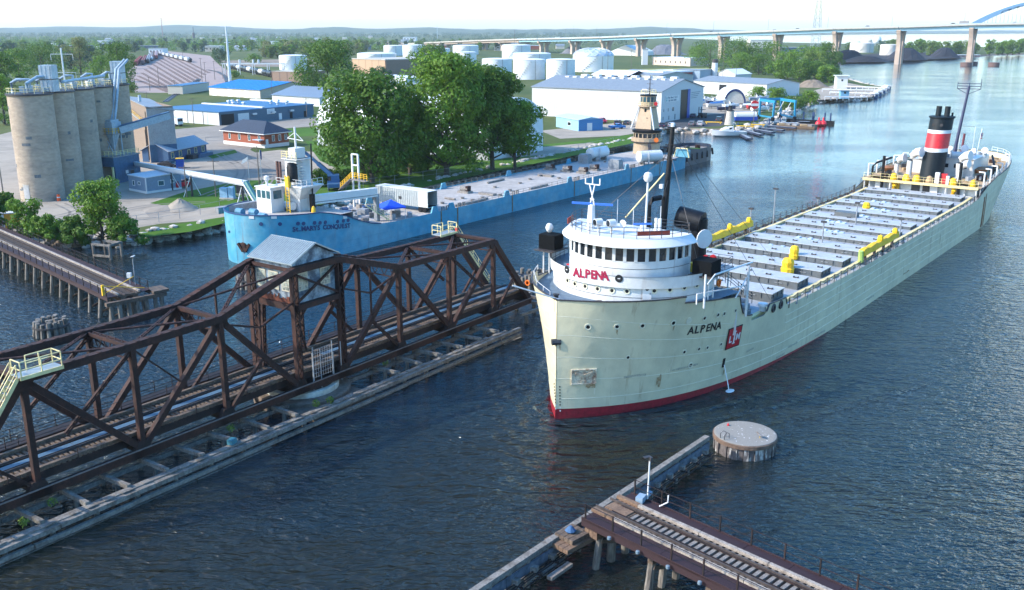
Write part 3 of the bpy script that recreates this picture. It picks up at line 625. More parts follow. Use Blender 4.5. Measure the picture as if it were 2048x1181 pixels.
# canvas covered wings on white legs
for sg in (-1, 1):
 bx = MB().bb(sg * 7.1, sg * 9.0, 9.6 if sg < 0 else 11.4, 11.2 if sg < 0 else 13.4, 12.9 if sg < 0 else 12.4, 14.35 if sg < 0 else 13.7).build('canvas_box', mat('black_canvas', (.005, .006, .007), .9, spec=.1, bump=.3, bscale=3), ship)
 y = 10.4 if sg < 0 else 12.4
 for dy in (-.5, .5): tubep('wing_post', M_CLEAN, [(sg * 8.6, y + dy, 10.05), (sg * 8.6, y + dy, 12.5)], .07, 6)
 MB().bb(sg * 6.9, sg * 9.2, y - 1.4, y + 1.4, 12.75 if sg < 0 else 12.25, 12.88 if sg < 0 else 12.38).build('wing_platform', M_DARK, ship)
MB().lathe([(.15, 0), (.3, .15), (.4, .5), (.25, .85), (0, .95)], 10, (-8.2, 10.3, 14.5)).build('radar_dome', M_CLEAN, ship, smooth=True)
rail([(-7.0, 9.0, 11.72), (-8.0, 13.4, 11.72)], 1.05, 1.2, .02, (.5, 1)).build('wing_railing', M_DARK, ship)
# after part of the bridge deck
rail([(8.0, 14.2, 11.7), (8.0, 18, 10.0), (8.6, 22, 7.4)], 1.0, 1.4, .025, (.4, .7, 1)).build('ladder_railing', M_DARK, ship)
MB().bb(-7.4, 7.6, 13.9, 19.4, 11.5, 11.64).build('upper_platform', M_BDECK, ship)
for x in (-7, -2.4, 2.6, 7.2):
 for y in (16.6, 19.1): tubep('platform_post', M_WHITE, [(x, y, dz(y)), (x, y, 11.5)], .08, 6)
rail([(-7.3, 19.2, 11.64), (7.5, 19.2, 11.64), (7.5, 14.2, 11.64)], 1.0, 1.5, .022, (.35, .68, 1)).build('platform_railing', M_DARK, ship)
MB().bb(4.6, 6.4, 14.6, 15.2, 11.64, 12.5).build('yellow_locker', M_YEL, ship)
for x, y in ((5.4, 17.6), (5.9, 18.2)): MB().lathe([(.05, -.12), (.36, -.12), (.36, .12), (.05, .12)], 12).build('hose_reel', M_RED, ship).matrix_local = orient((x, y, 12.4), (1, .3, 0), (0, 0, 1))
MB().tube([(-4, 18, 12.3), (-1, 18.6, 12.3)], .55, 10).build('deck_tank', M_DARK, ship, smooth=True)
MB().bb(1.0, 3.4, 19.6, 22.0, 6.0, 9.2).build('ladder_house', M_BLACK, ship)
life = MB().lathe([(.24, -.07), (.38, -.07), (.38, .07), (.24, .07), (.24, -.07)], 14).mesh('life_ring', mat('life_ring_orange', (.7, .16, .02), .6))
pm('life_ring', life, ship, orient((8.25, 14.8, 11.0), (0, 1, 0), (0, 0, 1)))
# white boarding booms and posts on the port side
tubep('boom_post', M_CLEAN, [(9.5, 9.3, 10.0), (9.5, 9.3, 13.1)], .09, 6); tubep('boom_post', M_CLEAN, [(10.0, 17.4, 7.4), (10.0, 17.4, 12.4)], .13, 6)
tubep('landing_boom', M_CLEAN, [(9.3, 11.6, 12.6), (9.3, 19.8, 12.2)], .09, 6); tubep('landing_boom', M_CLEAN, [(9.3, 10.2, 12.0), (9.3, 11.6, 12.6)], .07, 6)
rail([(9.1, 8.6, 10.45), (10.1, 16.6, 9.7)], .95, 20, .05, (1,)).build('forecastle_rail', M_CLEAN, ship)
tubep('rail_brace', M_CLEAN, [(10.0, 14.8, 9.8), (10.0, 17.0, 11.3)], .06, 5)
tubep('jackstaff', M_CLEAN, [(-.2, .6, 11.1), (-2.9, -2.6, 12.6)], .07, 6)
rail([(-hb(s, 11) + .15, s, 11.1) for s in (.8, 3, 6, 8.2)], .5, 2, .02, (1,)).build('bow_rail', M_CLEAN, ship)
for x, y in ((-2.2, 3.0), (2.2, 3.4)): MB().lathe([(.22, 0), (.22, .55), (.32, .6), (.3, .7), (0, .72)], 10, (x, y, 10.05)).build('bollard', M_DARK, ship)
MB().bar((-4.6, 8.2, 10.5), (-5.4, 9.6, 11.8), .3, .1).build('red_pennant', M_RED, ship)
# winch house and gear between break and hatches
MB().bb(-4.6, -1.6, 23.8, 26.2, 6.0, 8.3).build('winch_house', M_GREY, ship); MB().tube([(-4.2, 25, 8.5), (-2.2, 25, 8.5)], .45, 10).build('winch_drum', M_GREY, ship)
box('side_panel', M_CLEAN, ship, (-1.55, 25, 7.2), (.06, 1.5, 1.5))
for x, y in ((6.4, 24.6), (7.4, 22.6), (-6.5, 24)): MB().bb(x - .7, x + .7, y - .5, y + .5, dz(y), dz(y) + .5).tube([(x - .6, y, dz(y) + .75), (x + .6, y, dz(y) + .75)], .35, 10).build('mooring_winch', M_GREY, ship)
for y in (24.2, 25.9):
 o = pm('fairlead', MB().lathe([(.42, -.1), (.5, 0), (.42, .1), (.26, .1), (.26, -.1), (.42, -.1)], 12).mesh('fairlead', M_DARK), ship, orient((hb(y, 6.7) + .02, y, 6.65), (0, 1, 0), (0, 0, 1)))
 MB().lathe([(.27, 0), (0, .01)], 10).build('fairlead_hole', M_BLACK, o)
MB().lathe([(.35, 0), (.35, .5), (.55, .55), (.5, .8), (0, .85)], 10, (9.2, 23.4, 6.4)).build('mushroom_vent', M_CLEAN, ship, smooth=True)
# ---- hatches
def htop(i): s = 7.315 * i; return 5.95 + 3.36e-4 * (s - 54) ** 2 - .02
rib = MB().bb(-.04, .04, -.1, 0, -.62, -.06).mesh('stiffener', M_COAM)
cleat = MB().bb(-.28, .28, -.08, .08, 0, .1).bb(-.3, -.2, -.14, .14, 0, .16).bb(.2, .3, -.14, .14, 0, .16).mesh('cleat', M_DARK)
for i in range(12):
 y0 = 28.3 + 7.315 * i; y1 = y0 + 3.35; z = htop(i)
 cv = MB().bb(-8.18, 8.18, y0 - .05, y1 + .05, z - .07, z).build('hatch_cover', M_HTOP, ship)
 co = MB().bb(-8.08, 8.08, y0 + .03, y1 - .03, dz(y0) - .05, z - .072).build('hatch_coaming', M_COAM, ship)
 for k in range(15): child('stiffener', rib, co, loc=(-8.05 + 16.1 * k / 14, y0 + .03, z))
 for k in range(3):
  for sg in (-1, 1): child('stiffener', rib, co, loc=(sg * 8.08, y0 + .5 + k * 1.1, z), rot=(0, 0, sg * pi / 2))
 for k in range(6): child('cleat', cleat, cv, loc=(-7 + 2.8 * k + random.uniform(-.3, .3), y0 + 1.3 + (k % 2) * .5, z))
 for k in range(4): MB().bb(-.0, .9, 0, 0.05, -.35, -.28).build('hatch_tarp_bar', M_GREY, co).location = (-6 + 3.8 * k, y0 - .06, z - .1)
 if i < 11:
  yy = y1 + 1.9; zz = dz(yy) + .1
  for k in range(2): MB().bb(-.75, .75, -.5, .5, 0, .28).box((-.3, 0, .36), (.5, .8, .16)).build('deck_vent', mat('pale_blue_vent', (.42, .5, .55), .5), ship).location = (-3.2 + (i % 3) * 1.1 + k * 1.7, yy, zz)
  if i % 3 == 1: MB().bb(-1.4, 1.4, -.25, .25, 0, .3).build('pipe_box', M_GREY, ship).location = (2.6, yy, zz)
MB().bb(-3.9, -.6, 81.2, 83, 5.4, 6.6).build('deck_locker', M_COAM, ship)
# hatch crane rails painted yellow, both sides
M_RAILY = mat('sun_faded_yellow', (.66, .53, .25), .6, var=.12, col2=(.5, .36, .15), amt=.4)
for sg in (1, -1):
 r = []
 for s in (19.6, 24, 28, 34, 42, 50, 78, 106, 112.6):
  z = dz(s) + .36; r.append([(sg * 8.75, s, z - .4), (sg * 8.75, s, z), (sg * 9.2, s, z), (sg * 9.2, s, z - .4)])
 MB().loft(r, flip=sg < 0).build('crane_rail', M_RAILY, ship)
 # deck edge wire rail and stanchions
 for s0 in range(28, 110, 9):
  pts = [(sg * 10.2, s0, ztop(s0)), (sg * 10.2, min(110, s0 + 9), ztop(min(110, s0 + 9)))]
  m_ = MB(); k = 4
  for j in range(k):
   e = Vector(pts[0]).lerp(Vector(pts[1]), j / k); m_.bar(e - Vector((0, 0, .4)), e + Vector((0, 0, .85)), .07)
   f = Vector(pts[0]).lerp(Vector(pts[1]), (j + .5) / k); g2 = Vector(pts[0]).lerp(Vector(pts[1]), (j + 1) / k)
   for hh, sag in ((.82, .22), (.42, .15)): m_.bar(e + Vector((0, 0, hh)), f + Vector((0, 0, hh - sag)), .05); m_.bar(f + Vector((0, 0, hh - sag)), g2 + Vector((0, 0, hh)), .05)
  m_.build('wire_rail', M_DARK, ship)
 for s in range(30, 111, 3): MB().bb(sg * 9.6, sg * 10.28, s - .12, s + .12, dz(s), ztop(s) + .15).build('bulwark_bracket', M_DARK if sg < 0 else M_GREY, ship)
# long yellow wrapped boat booms
M_WRAP = mat('yellow_tarpaulin', (.78, .47, .015), .65, var=.15, col2=(.6, .33, .01), amt=.5, scale=1.2, bump=.3, bscale=3)
for x, s0, s1, z in ((9.35, 53.5, 68, 6.45), (-9.5, 48.3, 62.5, 6.55)):
 r = []; n = 12
 for k in range(n + 1):
  s = lerp(s0, s1, k / n); hh = .95 + .12 * sin(k * 2.1); wv = .05 * sin(k * 1.3)
  r.append([(x - .38, s, z + wv), (x - .42, s, z + hh * .8), (x - .1, s, z + hh), (x + .3, s, z + hh * .92), (x + .42, s, z + .1 + wv), (x, s, z - .12)])
 b_ = MB().loft(r, closed=True); b_.add(r[0], [(0, 1, 2, 3, 4, 5)]); b_.add(r[-1], [(5, 4, 3, 2, 1, 0)]); bo = b_.build('covered_boom', M_WRAP, ship)
 MB().lathe([(.35, 0), (.42, .3), (.3, .75), (0, .9)], 8, (x, s0 + (s1 - s0) * .5, z + .7)).build('boom_hood', M_WRAP, bo); MB().lathe([(.35, 0), (.42, .3), (.3, .7), (0, .8)], 8, (x, s1 - .8, z + .7)).build('boom_hood', M_WRAP, bo)
 MB().tube([(x, s0 - .1, z - .6), (x, s0 - .35, z + .8)], .38, 8, .3).build('green_wrapping', mat('lime_cover', (.35, .5, .12), .7), bo)
 for k in range(4): MB().bb(x - .15, x + .15, lerp(s0, s1, .1 + k * .26) - .15, lerp(s0, s1, .1 + k * .26) + .15, 5.3, z).build('boom_support', M_DARK, ship)
for px, py, z, w_, h_ in ((1575, 541, 6.1, 1.25, 1.9), (1588, 513, 6.0, 1.0, 1.75), (1733, 413, 5.9, 1.0, 1.0)):
 q = FA.g(px, py, z); r = []
 MB().lathe([(w_ * .62, 0), (w_ * .66, h_ * .3), (w_ * .55, h_ * .36), (w_ * .6, h_ * .7), (w_ * .42, h_ * .93), (0, h_)], 10, (q.x, q.y, z - .3)).build('covered_winch', M_WRAP, ship, smooth=False)
for px, py0, py1, x in ((1797, 490, 443, 8.3), (1645, 477, 447, 2.0), (1712, 440, 409, 0.5), (1500, 455, 420, -9.8), (1550, 400, 380, -9.9), (1635, 412, 398, -9.9)):
 q = FA.onx(px, py0, x); q2 = FA.onx(px, py1, x); l = tubep('deck_light', M_GREY, [(q.x, q.y, 5.4), (q.x, q.y, q2.z)], .1, 6); MB().bb(q.x - .35, q.x + .35, q.y - .2, q.y + .2, q2.z, q2.z + .25).build('light_head', M_DARK, l)
# ---- after house
yF = 114.6; MB().bb(-9.3, 9.3, yF, 121, 5.5, 7.5).build('after_house_front', M_WHITE, ship)
MB().bb(-9.9, 9.9, 112.7, 113.0, 7.2, 7.62).build('poop_edge', M_RAILY, ship)
for x in (-9.6, -5, 4.6, 9.6): tubep('poop_pillar', M_WHITE, [(x, 113, 5.5), (x, 113, 7.3)], .12, 6)
for x, w_, h_, m_, nm in ((-7.0, 1.7, 1.6, M_CLEAN, 'white_locker'), (-4.2, 1.0, 1.5, M_YEL, 'covered_box'), (-.9, 1.5, 1.5, M_DARK, 'louvre'), (.9, 1.2, 1.5, M_DARK, 'louvre'), (2.4, 1.2, 1.5, M_CLEAN, 'white_locker'), (4.2, 1.0, 1.6, M_ALU, 'louvre'), (5.6, 1.3, 1.5, M_ALU, 'louvre'), (7.0, 1.2, 1.5, M_CLEAN, 'white_locker'), (8.6, 1.2, 1.6, M_CLEAN, 'door'), (-8.6, .9, 1.6, M_GREY, 'door')):
 MB().bb(x - w_ / 2, x + w_ / 2, yF - (.7 if 'box' in nm or 'locker' in nm else .08), yF + .02, 5.6, 5.6 + h_).build(nm, m_, ship)
for x in (-5.9, -3.2, 3.4, 8.0): pm('porthole_glass', PH_G, ship, orient((x, yF - .02, 7.1), (1, 0, 0), (0, 0, 1)))
MB().bb(-8.6, 8.6, yF - .5, yF - .1, 5.5, 5.75).build('house_skirting', M_CLEAN, ship)
yf = 120.2
fl = [8.0 - .6, 12.4, 13.05, 15.7, 16.3, 18.35]
def fc(z): return (0.15, yf + .28 * (z - 8))
M_FBLACK = mat('funnel_black', (.008, .013, .016), .6, var=.3, spec=.2)
for a, c, m_, nm in ((7.4, 12.4, M_FBLACK, 'funnel'), (12.4, 13.05, M_CLEAN, 'funnel_band'), (13.05, 15.7, M_RED, 'funnel_band'), (15.7, 16.3, M_CLEAN, 'funnel_band'), (16.3, 18.35, M_FBLACK, 'funnel_top')):
 r = []
 for z in (a, c):
  cx, cy_ = fc(z); r.append([(cx + 2.0 * cos(2 * pi * k / 28), cy_ + 2.5 * sin(2 * pi * k / 28), z) for k in range(28)])
 MB().loft(r, closed=True).build(nm, m_, ship, smooth=True)
cx, cy_ = fc(18.4); MB().lathe([(1.0, 0), (2.05, 0), (2.25, .12), (2.25, .3), (2.0, .34), (0, .36)], 28, (cx, cy_, 18.3), sy=1.22).build('funnel_rim', M_FBLACK, ship)
for dx in (-.75, .75): tubep('exhaust_stack', M_FBLACK, [(cx + dx, cy_, 18.5), (cx + dx, cy_ + .25, 20.4)], .5, 12)
tubep('exhaust_stack', M_FBLACK, [(cx + 1.5, cy_ + .8, 18.5), (cx + 1.5, cy_ + .9, 19.3)], .18, 8)
for dx in (-.62, .7): MB().lathe([(.3, 0), (.3, .06), (0, .07)], 8).build('funnel_port', M_BLACK, ship).matrix_local = orient((cx + dx, fc(17.2)[1] - 2.38, 17.2), (1, 0, 0), (0, .28, 1), .02)
def cowl(x, y, z0, h, r):
 m_ = MB().tube([(x, y, z0), (x, y, z0 + h * .62), (x + .06 * h, y - .02 * h, z0 + h * .8), (x + .25 * h, y - .1 * h, z0 + h * .95), (x + .42 * h, y - .16 * h, z0 + h * .97)], [r * .8, r * .85, r * 1.0, r * 1.3, r * 1.5], 14); return m_.build('cowl_ventilator', M_CLEAN, ship, smooth=True)
cowl(-3.6, 119.3, 7.5, 5.0, .6); cowl(-6.2, 120.4, 7.5, 3.5, .5); cowl(5.2, 119.6, 7.5, 3.4, .5); cowl(4.2, 122.4, 7.5, 4.6, .6)
am = tubep('aftermast', mat('mast_navy', (.015, .02, .06), .5), [(.6, 133.8, 8), (.6, 134.2, 12.4), (.9, 137.6, 23.4)], .4, 10, .22)
fr_ = MB()
for z in (22.9, 23.4, 23.9): fr_.bar((-1.2, 137.5, z), (3.0, 137.9, z), .12)
for x in (-1.2, .9, 3.0): fr_.bar((x, 137.7, 22.9), (x, 137.7, 24.1 + (.7 if x > 2 else 0)), .1)
fr_.bar((-1.2, 137.6, 22.9), (.8, 137.4, 21.9), .1); fr_.bar((3.0, 137.8, 22.9), (.9, 137.4, 21.9), .1); fr_.build('mast_light_rack', mat('mast_navy', (.015, .02, .06), .5), am)
tubep('sounding_pipe', mat('maroon_pipe', (.12, .02, .03), .5), [(1.7, 133.8, 8), (1.8, 134.6, 14.6)], .22, 8)
MB().bb(.5, 6.2, 124.5, 131.5, 7.5, 10.9).build('upper_house', M_WHITE, ship); MB().bb(-5.2, .45, 125.5, 134, 7.5, 10.2).build('upper_house', M_WHITE, ship); MB().bb(1.2, 5.6, 131.6, 140, 7.6, 10.4).build('upper_house', M_ALU, ship)
MB().bb(.3, 6.4, 124.3, 131.7, 10.9, 11.05).build('house_roof', M_ALU, ship); MB().bb(-5.4, .25, 125.3, 134.2, 10.2, 10.35).build('house_roof', M_ALU, ship)
for x in (1.6, 3.2, 4.8): MB().bb(x - .3, x + .3, 124.4, 124.52, 9.2, 9.9).build('window', M_GLASS, ship)
MB().tube([(2.0, 125.2, 11.5), (5.2, 127, 11.6)], .55, 10).build('water_tank', M_CLEAN, ship, smooth=True)
for x, y, z, r in ((3.4, 129.4, 11.1, .7), (5.9, 134.5, 10.4, .65), (1.2, 128, 11.1, .5), (-2.2, 128, 10.4, .6), (4.4, 132.5, 10.4, .55)):
 v = MB().tube([(x, y, z - .1), (x, y, z + 1.1)], .4, 10).build('mushroom_vent', M_CLEAN, ship, smooth=True); MB().lathe([(r, -.14), (r, .14), (r * .8, .2), (0, .25)], 16).build('vent_disc', M_CLEAN, v).matrix_local = orient((x, y - .42, z + 1.25), (1, 0, 0), (0, .3, 1))
for i in range(16):
 x, y, z = random.uniform(-4.5, 5.8), random.uniform(124.8, 139), 10.4 + (.65 if False else 0)
 z = 11.05 if (x > .4 and y < 131.6) else 10.35
 MB().box((x, y, z + .25), (random.uniform(.3, 1.1), random.uniform(.3, .9), random.uniform(.4, .9)), random.uniform(0, 1)).build('deck_fitting', random.choice((M_CLEAN, M_ALU, M_GREY)), ship)
# wrapped reels, lockers and drums along the front of the poop
for x, w_, m_ in ((-4.9, 1.5, M_WRAP), (-2.7, 1.6, M_WRAP), (-.9, 1.7, M_WRAP), (1.3, 1.5, M_TAN), (5.3, 1.7, M_WRAP), (8.6, 1.2, M_WRAP)):
 MB().lathe([(.6, 0), (.62, .45), (.44, .75), (.46, 1.05), (0, 1.25)], 9, (x, 114.6, 7.5), sx=w_ / 1.5).build('covered_reel', m_, ship)
MB().bb(3.1, 4.1, 115, 115.8, 7.5, 9.2).build('fire_locker', M_RED, ship); MB().bb(2.2, 2.9, 114.5, 115.2, 7.5, 9.4).build('white_locker', M_CLEAN, ship); MB().bb(4.2, 4.7, 114, 114.6, 7.5, 9.0).build('white_locker', M_CLEAN, ship)
def davit(x, y, z0, h, dx, dy): return tubep('davit', M_BLACK, [(x, y, z0), (x, y, z0 + h * .75), (x + dx * .2, y + dy * .2, z0 + h), (x + dx, y + dy, z0 + h * 1.35)], .2, 8)
davit(-9.2, 115.8, 7.5, 2.6, 2.6, 2.5); davit(9.2, 127, 7.6, 2.6, -1.4, 4.5)
for x, y, h_ in ((-6.6, 113.4, 6.2), (6.6, 113.4, 6.0)): tubep('king_post', M_BLACK, [(x, y, 5.6), (x, y, 5.6 + h_)], .26, 10)
for x, y in ((-4.6, 113.6), (5.6, 113.6)): MB().tube([(x, y, 5.6), (x + .3, y - .2, 6.6), (x + .1, y, 7.1)], .5, 8, .35).build('yellow_bag', M_WRAP, ship)
MB().lathe([(0, 0), (.9, .3), (1.15, 1.0), (0, 1.3)], 12, (6.8, 128.5, 8.0), sy=2.6).build('lifeboat', mat('lifeboat_canvas', (.3, .12, .04), .7), ship)
MB().lathe([(0, 0), (.8, .3), (1.0, .9), (0, 1.2)], 12, (-7.8, 120.5, 8.0), sy=2.4).build('lifeboat', mat('lifeboat_canvas', (.3, .12, .04), .7), ship)
for sg in (-1, 1):
 for s in range(116, 150, 5):
  h_ = hb(s, 8.6) - .35; MB().bar((sg * h_, s, 7.4), (sg * h_, s, 9.9), .22, .3).bar((sg * h_, s, 9.9), (sg * (h_ - 1.0), s + .3, 9.9), .2).build('bulwark_frame', M_CLEAN, ship)
 rail([(sg * (hb(s, 8.6) - .1), s, ztop(s)) for s in (112.8, 117, 122, 128, 134, 140, 146, 151, 155, 157.5)], 1.0, 2.2, .03, (.5, 1)).build('poop_railing', M_CLEAN if sg > 0 else M_DARK, ship)
rail([(-9.8, 112.9, 7.6), (9.8, 112.9, 7.6)], 1.0, 1.5, .025, (.5, 1)).build('poop_railing', M_CREAMY, ship)
tubep('flagstaff', M_CLEAN, [(3.0, 141, 9), (3.2, 142.4, 15)], .06, 6)
for k in range(5): MB().bb(3.25, 3.29, 141.9 + .0, 143.4, 13.0 + k * .22, 13.22 + k * .22).build('flag_stripe', M_RED if k % 2 == 0 else M_CLEAN, ship)
MB().bb(3.22, 3.32, 141.9, 142.6, 13.55, 14.12).build('flag_canton', mat('flag_blue', (.02, .03, .15), .7), ship)
tubep('aerial_post', M_CLEAN, [(0, 139, 8), (0, 139.3, 15.6)], .05, 6); tubep('aerial_post', M_CLEAN, [(2.6, 139, 8), (2.6, 139.3, 15.6)], .05, 6); MB().bar((0, 139.3, 15.6), (2.6, 139.3, 15.6), .05).build('aerial_wire', M_DARK, ship)
for i in range(60):
 y = random.uniform(116, 152); x = random.uniform(-1, 1) * (hb(y, 8) - 1.2)
 if abs(x) < 6 and 117 < y < 141: continue
 MB().box((x, y, 7.95 + y * .001), (random.uniform(.3, 1.2), random.uniform(.3, 1.2), random.uniform(.3, 1.0)), random.uniform(0, 1.5)).build('deck_fitting', random.choice((M_RUST, M_GREY, M_CLEAN, M_TAN, M_DARK)), ship)
MB().bb(10.36, 10.42, 116.2, 116.9, .2, 5.6).build('rust_streak', mat('rust_stain', (.25, .11, .045), .8, var=.3), ship); MB().bb(10.36, 10.41, 117.7, 118.0, .2, 6.0).build('rust_streak', mat('rust_stain', (.25, .11, .045), .8, var=.3), ship)
# low bow waves spreading from the stem
WM = bpy.data.materials['river_water']
for sg in (1, -1):
 for off, hh, s1 in ((.5, .16, 15), (1.9, .11, 20), (3.6, .08, 26), (5.6, .06, 30)):
  rows = []
  for k in range(25):
   s = -1.2 + off * .35 + (s1 + 1.2) * k / 24; e = sin(pi * k / 24) ** .6; x = hb(max(0, s), 0) + off + s * .05 * off
   rows.append([FA.w(sg * (x + q * .55), s, .005 + hh * e * z) for q, z in ((-1, 0), (-.5, .55), (0, 1), (.5, .5), (1, 0))])
  tag(MB().loft(rows, flip=sg > 0).build('bow_wave', WM, None, True), 'low bow wave spreading from the stem of the cement carrier', None, None, 'structure')
# ------------------------------------------------------------------ the blue cement barge and its tug
M_BBLUE = mat('faded_blue_hull', (.045, .265, .39), .6, var=.12, col2=(.20, .37, .43), amt=.6, scale=.16, thr=(.44, .6), rust=.6, bump=.4, bscale=.5)
M_BDK = mat('dusty_barge_deck', (.36, .335, .31), .85, var=.14, col2=(.26, .24, .22), amt=.6, scale=.25)
M_BTRIM = mat('navy_trim', (.02, .05, .14), .5)
M_DUST = mat('dusty_steel', (.22, .20, .18), .75, var=.25, col2=(.12, .1, .09), amt=.6)
M_TUGTAN = mat('tan_paint', (.40, .30, .20), .55, var=.08, col2=(.42, .28, .17), amt=.4, scale=.4)
_hb = R(36.48)
_bo = G(458, 522, 0) + Vector((cos(_hb), -sin(_hb), 0)) * 2.5
FB = Frame(_bo, _hb)
barge = thing('cement_barge', 'long light blue cement barge with dusty flat deck moored at the far bank', 'barge', FB)
def bhb(s, z):
 B = 8.4; L0 = 11 - .15 * z
 if s < -.25: return .02
 if s < L0: return max(.03, B * sqrt(max(0, 1 - ((L0 - s) / (L0 + .3)) ** 2)))
 if s > 126: return B - (s - 126) * .1
 return B
BT = [(0, 7.6), (9, 7.3), (11, 6.9), (12.5, 6.5), (14.3, 6.0), (17.4, 4.7), (20, 3.9), (22, 3.55), (26, 3.35), (133, 3.25)]
bst = [-.29, -.2, 0, .3, .7, 1.3, 2, 3, 4.2, 5.5, 7, 9, 11, 12.5, 14.3, 16, 17.4, 18.6, 20, 22, 26, 36, 50, 64, 78, 92, 106, 120, 126, 133]
b_ = MB()
for sg in (1, -1): b_.loft([[(sg * bhb(s, z), s, z) for z in [-1.2 + (pw(BT, s) + 1.2) * i / 7 for i in range(8)]] for s in bst], flip=sg < 0)
b_.add([(-bhb(133, 0), 133, -1.2), (bhb(133, 0), 133, -1.2), (bhb(133, 3), 133, 3.25), (-bhb(133, 3), 133, 3.25)], [(0, 1, 2, 3)])
b_.build('hull', M_BBLUE, barge, smooth=True)
for sg in (1, -1):
 b_ = MB()
 for a, c in zip(bst, bst[1:]):
  if c <= 22: b_.bar((sg * bhb(a, 7), a, pw(BT, a) + .03), (sg * bhb(c, 7), c, pw(BT, c) + .03), .22, .14)
 b_.build('gunwale', M_BTRIM, barge)
 for f in (.3, .62):
  b_ = MB(); r = []
  for s in bst:
   z = pw(BT, s) * f if s > 22 else 3.3 * f; r.append([(sg * (bhb(s, z) + .005), s, z - .05), (sg * (bhb(s, z) + .04), s, z), (sg * (bhb(s, z) + .005), s, z + .05)])
  b_.loft(r, flip=sg < 0); b_.build('rubbing_strake', M_BBLUE, barge)
b_ = MB(); b_.loft([[(q * (bhb(s, 3) - .05), s, 3.1) for q in (-1, 0, 1)] for s in bst if s >= 11]); b_.build('cargo_deck', M_BDK, barge)
b_ = MB(); b_.loft([[(q * (bhb(s, 6) - .05), s, 6.4) for q in (-1, 0, 1)] for s in bst if s <= 16]); b_.bb(-8.3, 8.3, 15.9, 16, 3.1, 6.38); b_.build('foredeck', M_BDK, barge)
def bar_at(px, py): return march(FB, px, py, lambda q: -.5 < q.z < 8 and 0 < q.y < 133 and abs(q.x) < bhb(q.y, q.z), 90, 300, 900)
def bmat(q, off=.03):
 z, s = q.z, q.y; sg = 1 if q.x > 0 else -1
 return orient(q, Vector((sg * (bhb(s + .2, z) - bhb(s - .2, z)) if sg > 0 else 1, .4, 0)), (0, 0, 1), off)
nm_ = 'St.MARYS CONQUEST'; xs_ = [588, 594, 599.5, 607, 615.2, 622.8, 630.2, 637.4, 643, 649.5, 657.2, 664.6, 672, 679.4, 686, 692, 697.5]
for i, ch in enumerate(nm_):
 if ch == ' ': continue
 t = i / 16; q = bar_at(xs_[i], 459.5 - 7.5 * t)
 if q: pm('letter', text_mesh(ch, 1.0, .012, M_BTRIM, .04), barge, bmat(q, .05))
for px, py in [(522, 448.5), (560, 448.5), (596, 447.5), (607, 447.5), (629, 446), (640, 446), (650.5, 445), (675, 443.5), (686.5, 442), (696, 441)]:
 q = bar_at(px, py)
 if q: pm('porthole', disc(.3, .03, 10).mesh('porthole', M_BTRIM), barge, bmat(q))
q = bar_at(489, 494)
if q: pm('anchor', MB().box((0, 0, .1), (.5, 1.2, .2)).bar((-1.0, .5, .1), (-.2, -.7, .1), .35).bar((1.0, .5, .1), (.2, -.7, .1), .35).lathe([(.9, 0), (.5, .12)], 10).mesh('anchor', M_RUST), barge, bmat(q, .05))
q = bar_at(463, 464)
if q: pm('hawse_slot', MB().box((0, 0, 0), (1.0, .35, .1)).mesh('hawse_slot', M_BTRIM), barge, bmat(q))
for px in (503, 548, 690):
 q = bar_at(px, 435)
 if q: pm('freeing_port', MB().box((0, 0, 0), (.8, .45, .05)).mesh('freeing_port', M_CLEAN), barge, bmat(q))
for s in (37, 41.5, 58, 80, 104, 118):     # fender frames and rust runs on the side
 MB().bb(8.4, 8.47, s - .12, s + .12, .1, 3.3).build('side_frame', mat('rust_run', (.20, .13, .07), .8, var=.4), barge)
 for k in range(2): MB().tube([(7.9, s + .8 + k * 1.2, 3.1), (7.9, s + .8 + k * 1.2, 3.9), (7.9, s + 1.4 + k * 1.2, 3.9), (7.9, s + 1.4 + k * 1.2, 3.1)], .14, 6).build('bitt', M_DUST, barge)
 MB().add([(8.1, s - 2.2, 3.1), (8.1, s - .2, 3.1), (8.1, s - .7, 4.3), (8.1, s - 1.7, 4.3), (7.8, s - 2.2, 3.1), (7.8, s - .2, 3.1), (7.8, s - .7, 4.3), (7.8, s - 1.7, 4.3)], [(0, 1, 2, 3), (7, 6, 5, 4), (0, 3, 7, 4), (1, 5, 6, 2), (3, 2, 6, 7)]).build('bulwark_bracket', M_BBLUE, barge)
 MB().add([(-8.1, s - 2.2, 3.1), (-8.1, s - .2, 3.1), (-8.1, s - .7, 4.3), (-8.1, s - 1.7, 4.3), (-7.8, s - 2.2, 3.1), (-7.8, s - .2, 3.1), (-7.8, s - .7, 4.3), (-7.8, s - 1.7, 4.3)], [(0, 1, 2, 3), (7, 6, 5, 4), (0, 3, 7, 4), (1, 5, 6, 2), (3, 2, 6, 7)]).build('bulwark_bracket', M_BBLUE, barge)
for sg in (1, -1): rail([(sg * 8.1, s, 3.1) for s in range(44, 132, 8)], .9, 2, .03, (.5, 1)).build('deck_railing', M_DUST, barge)
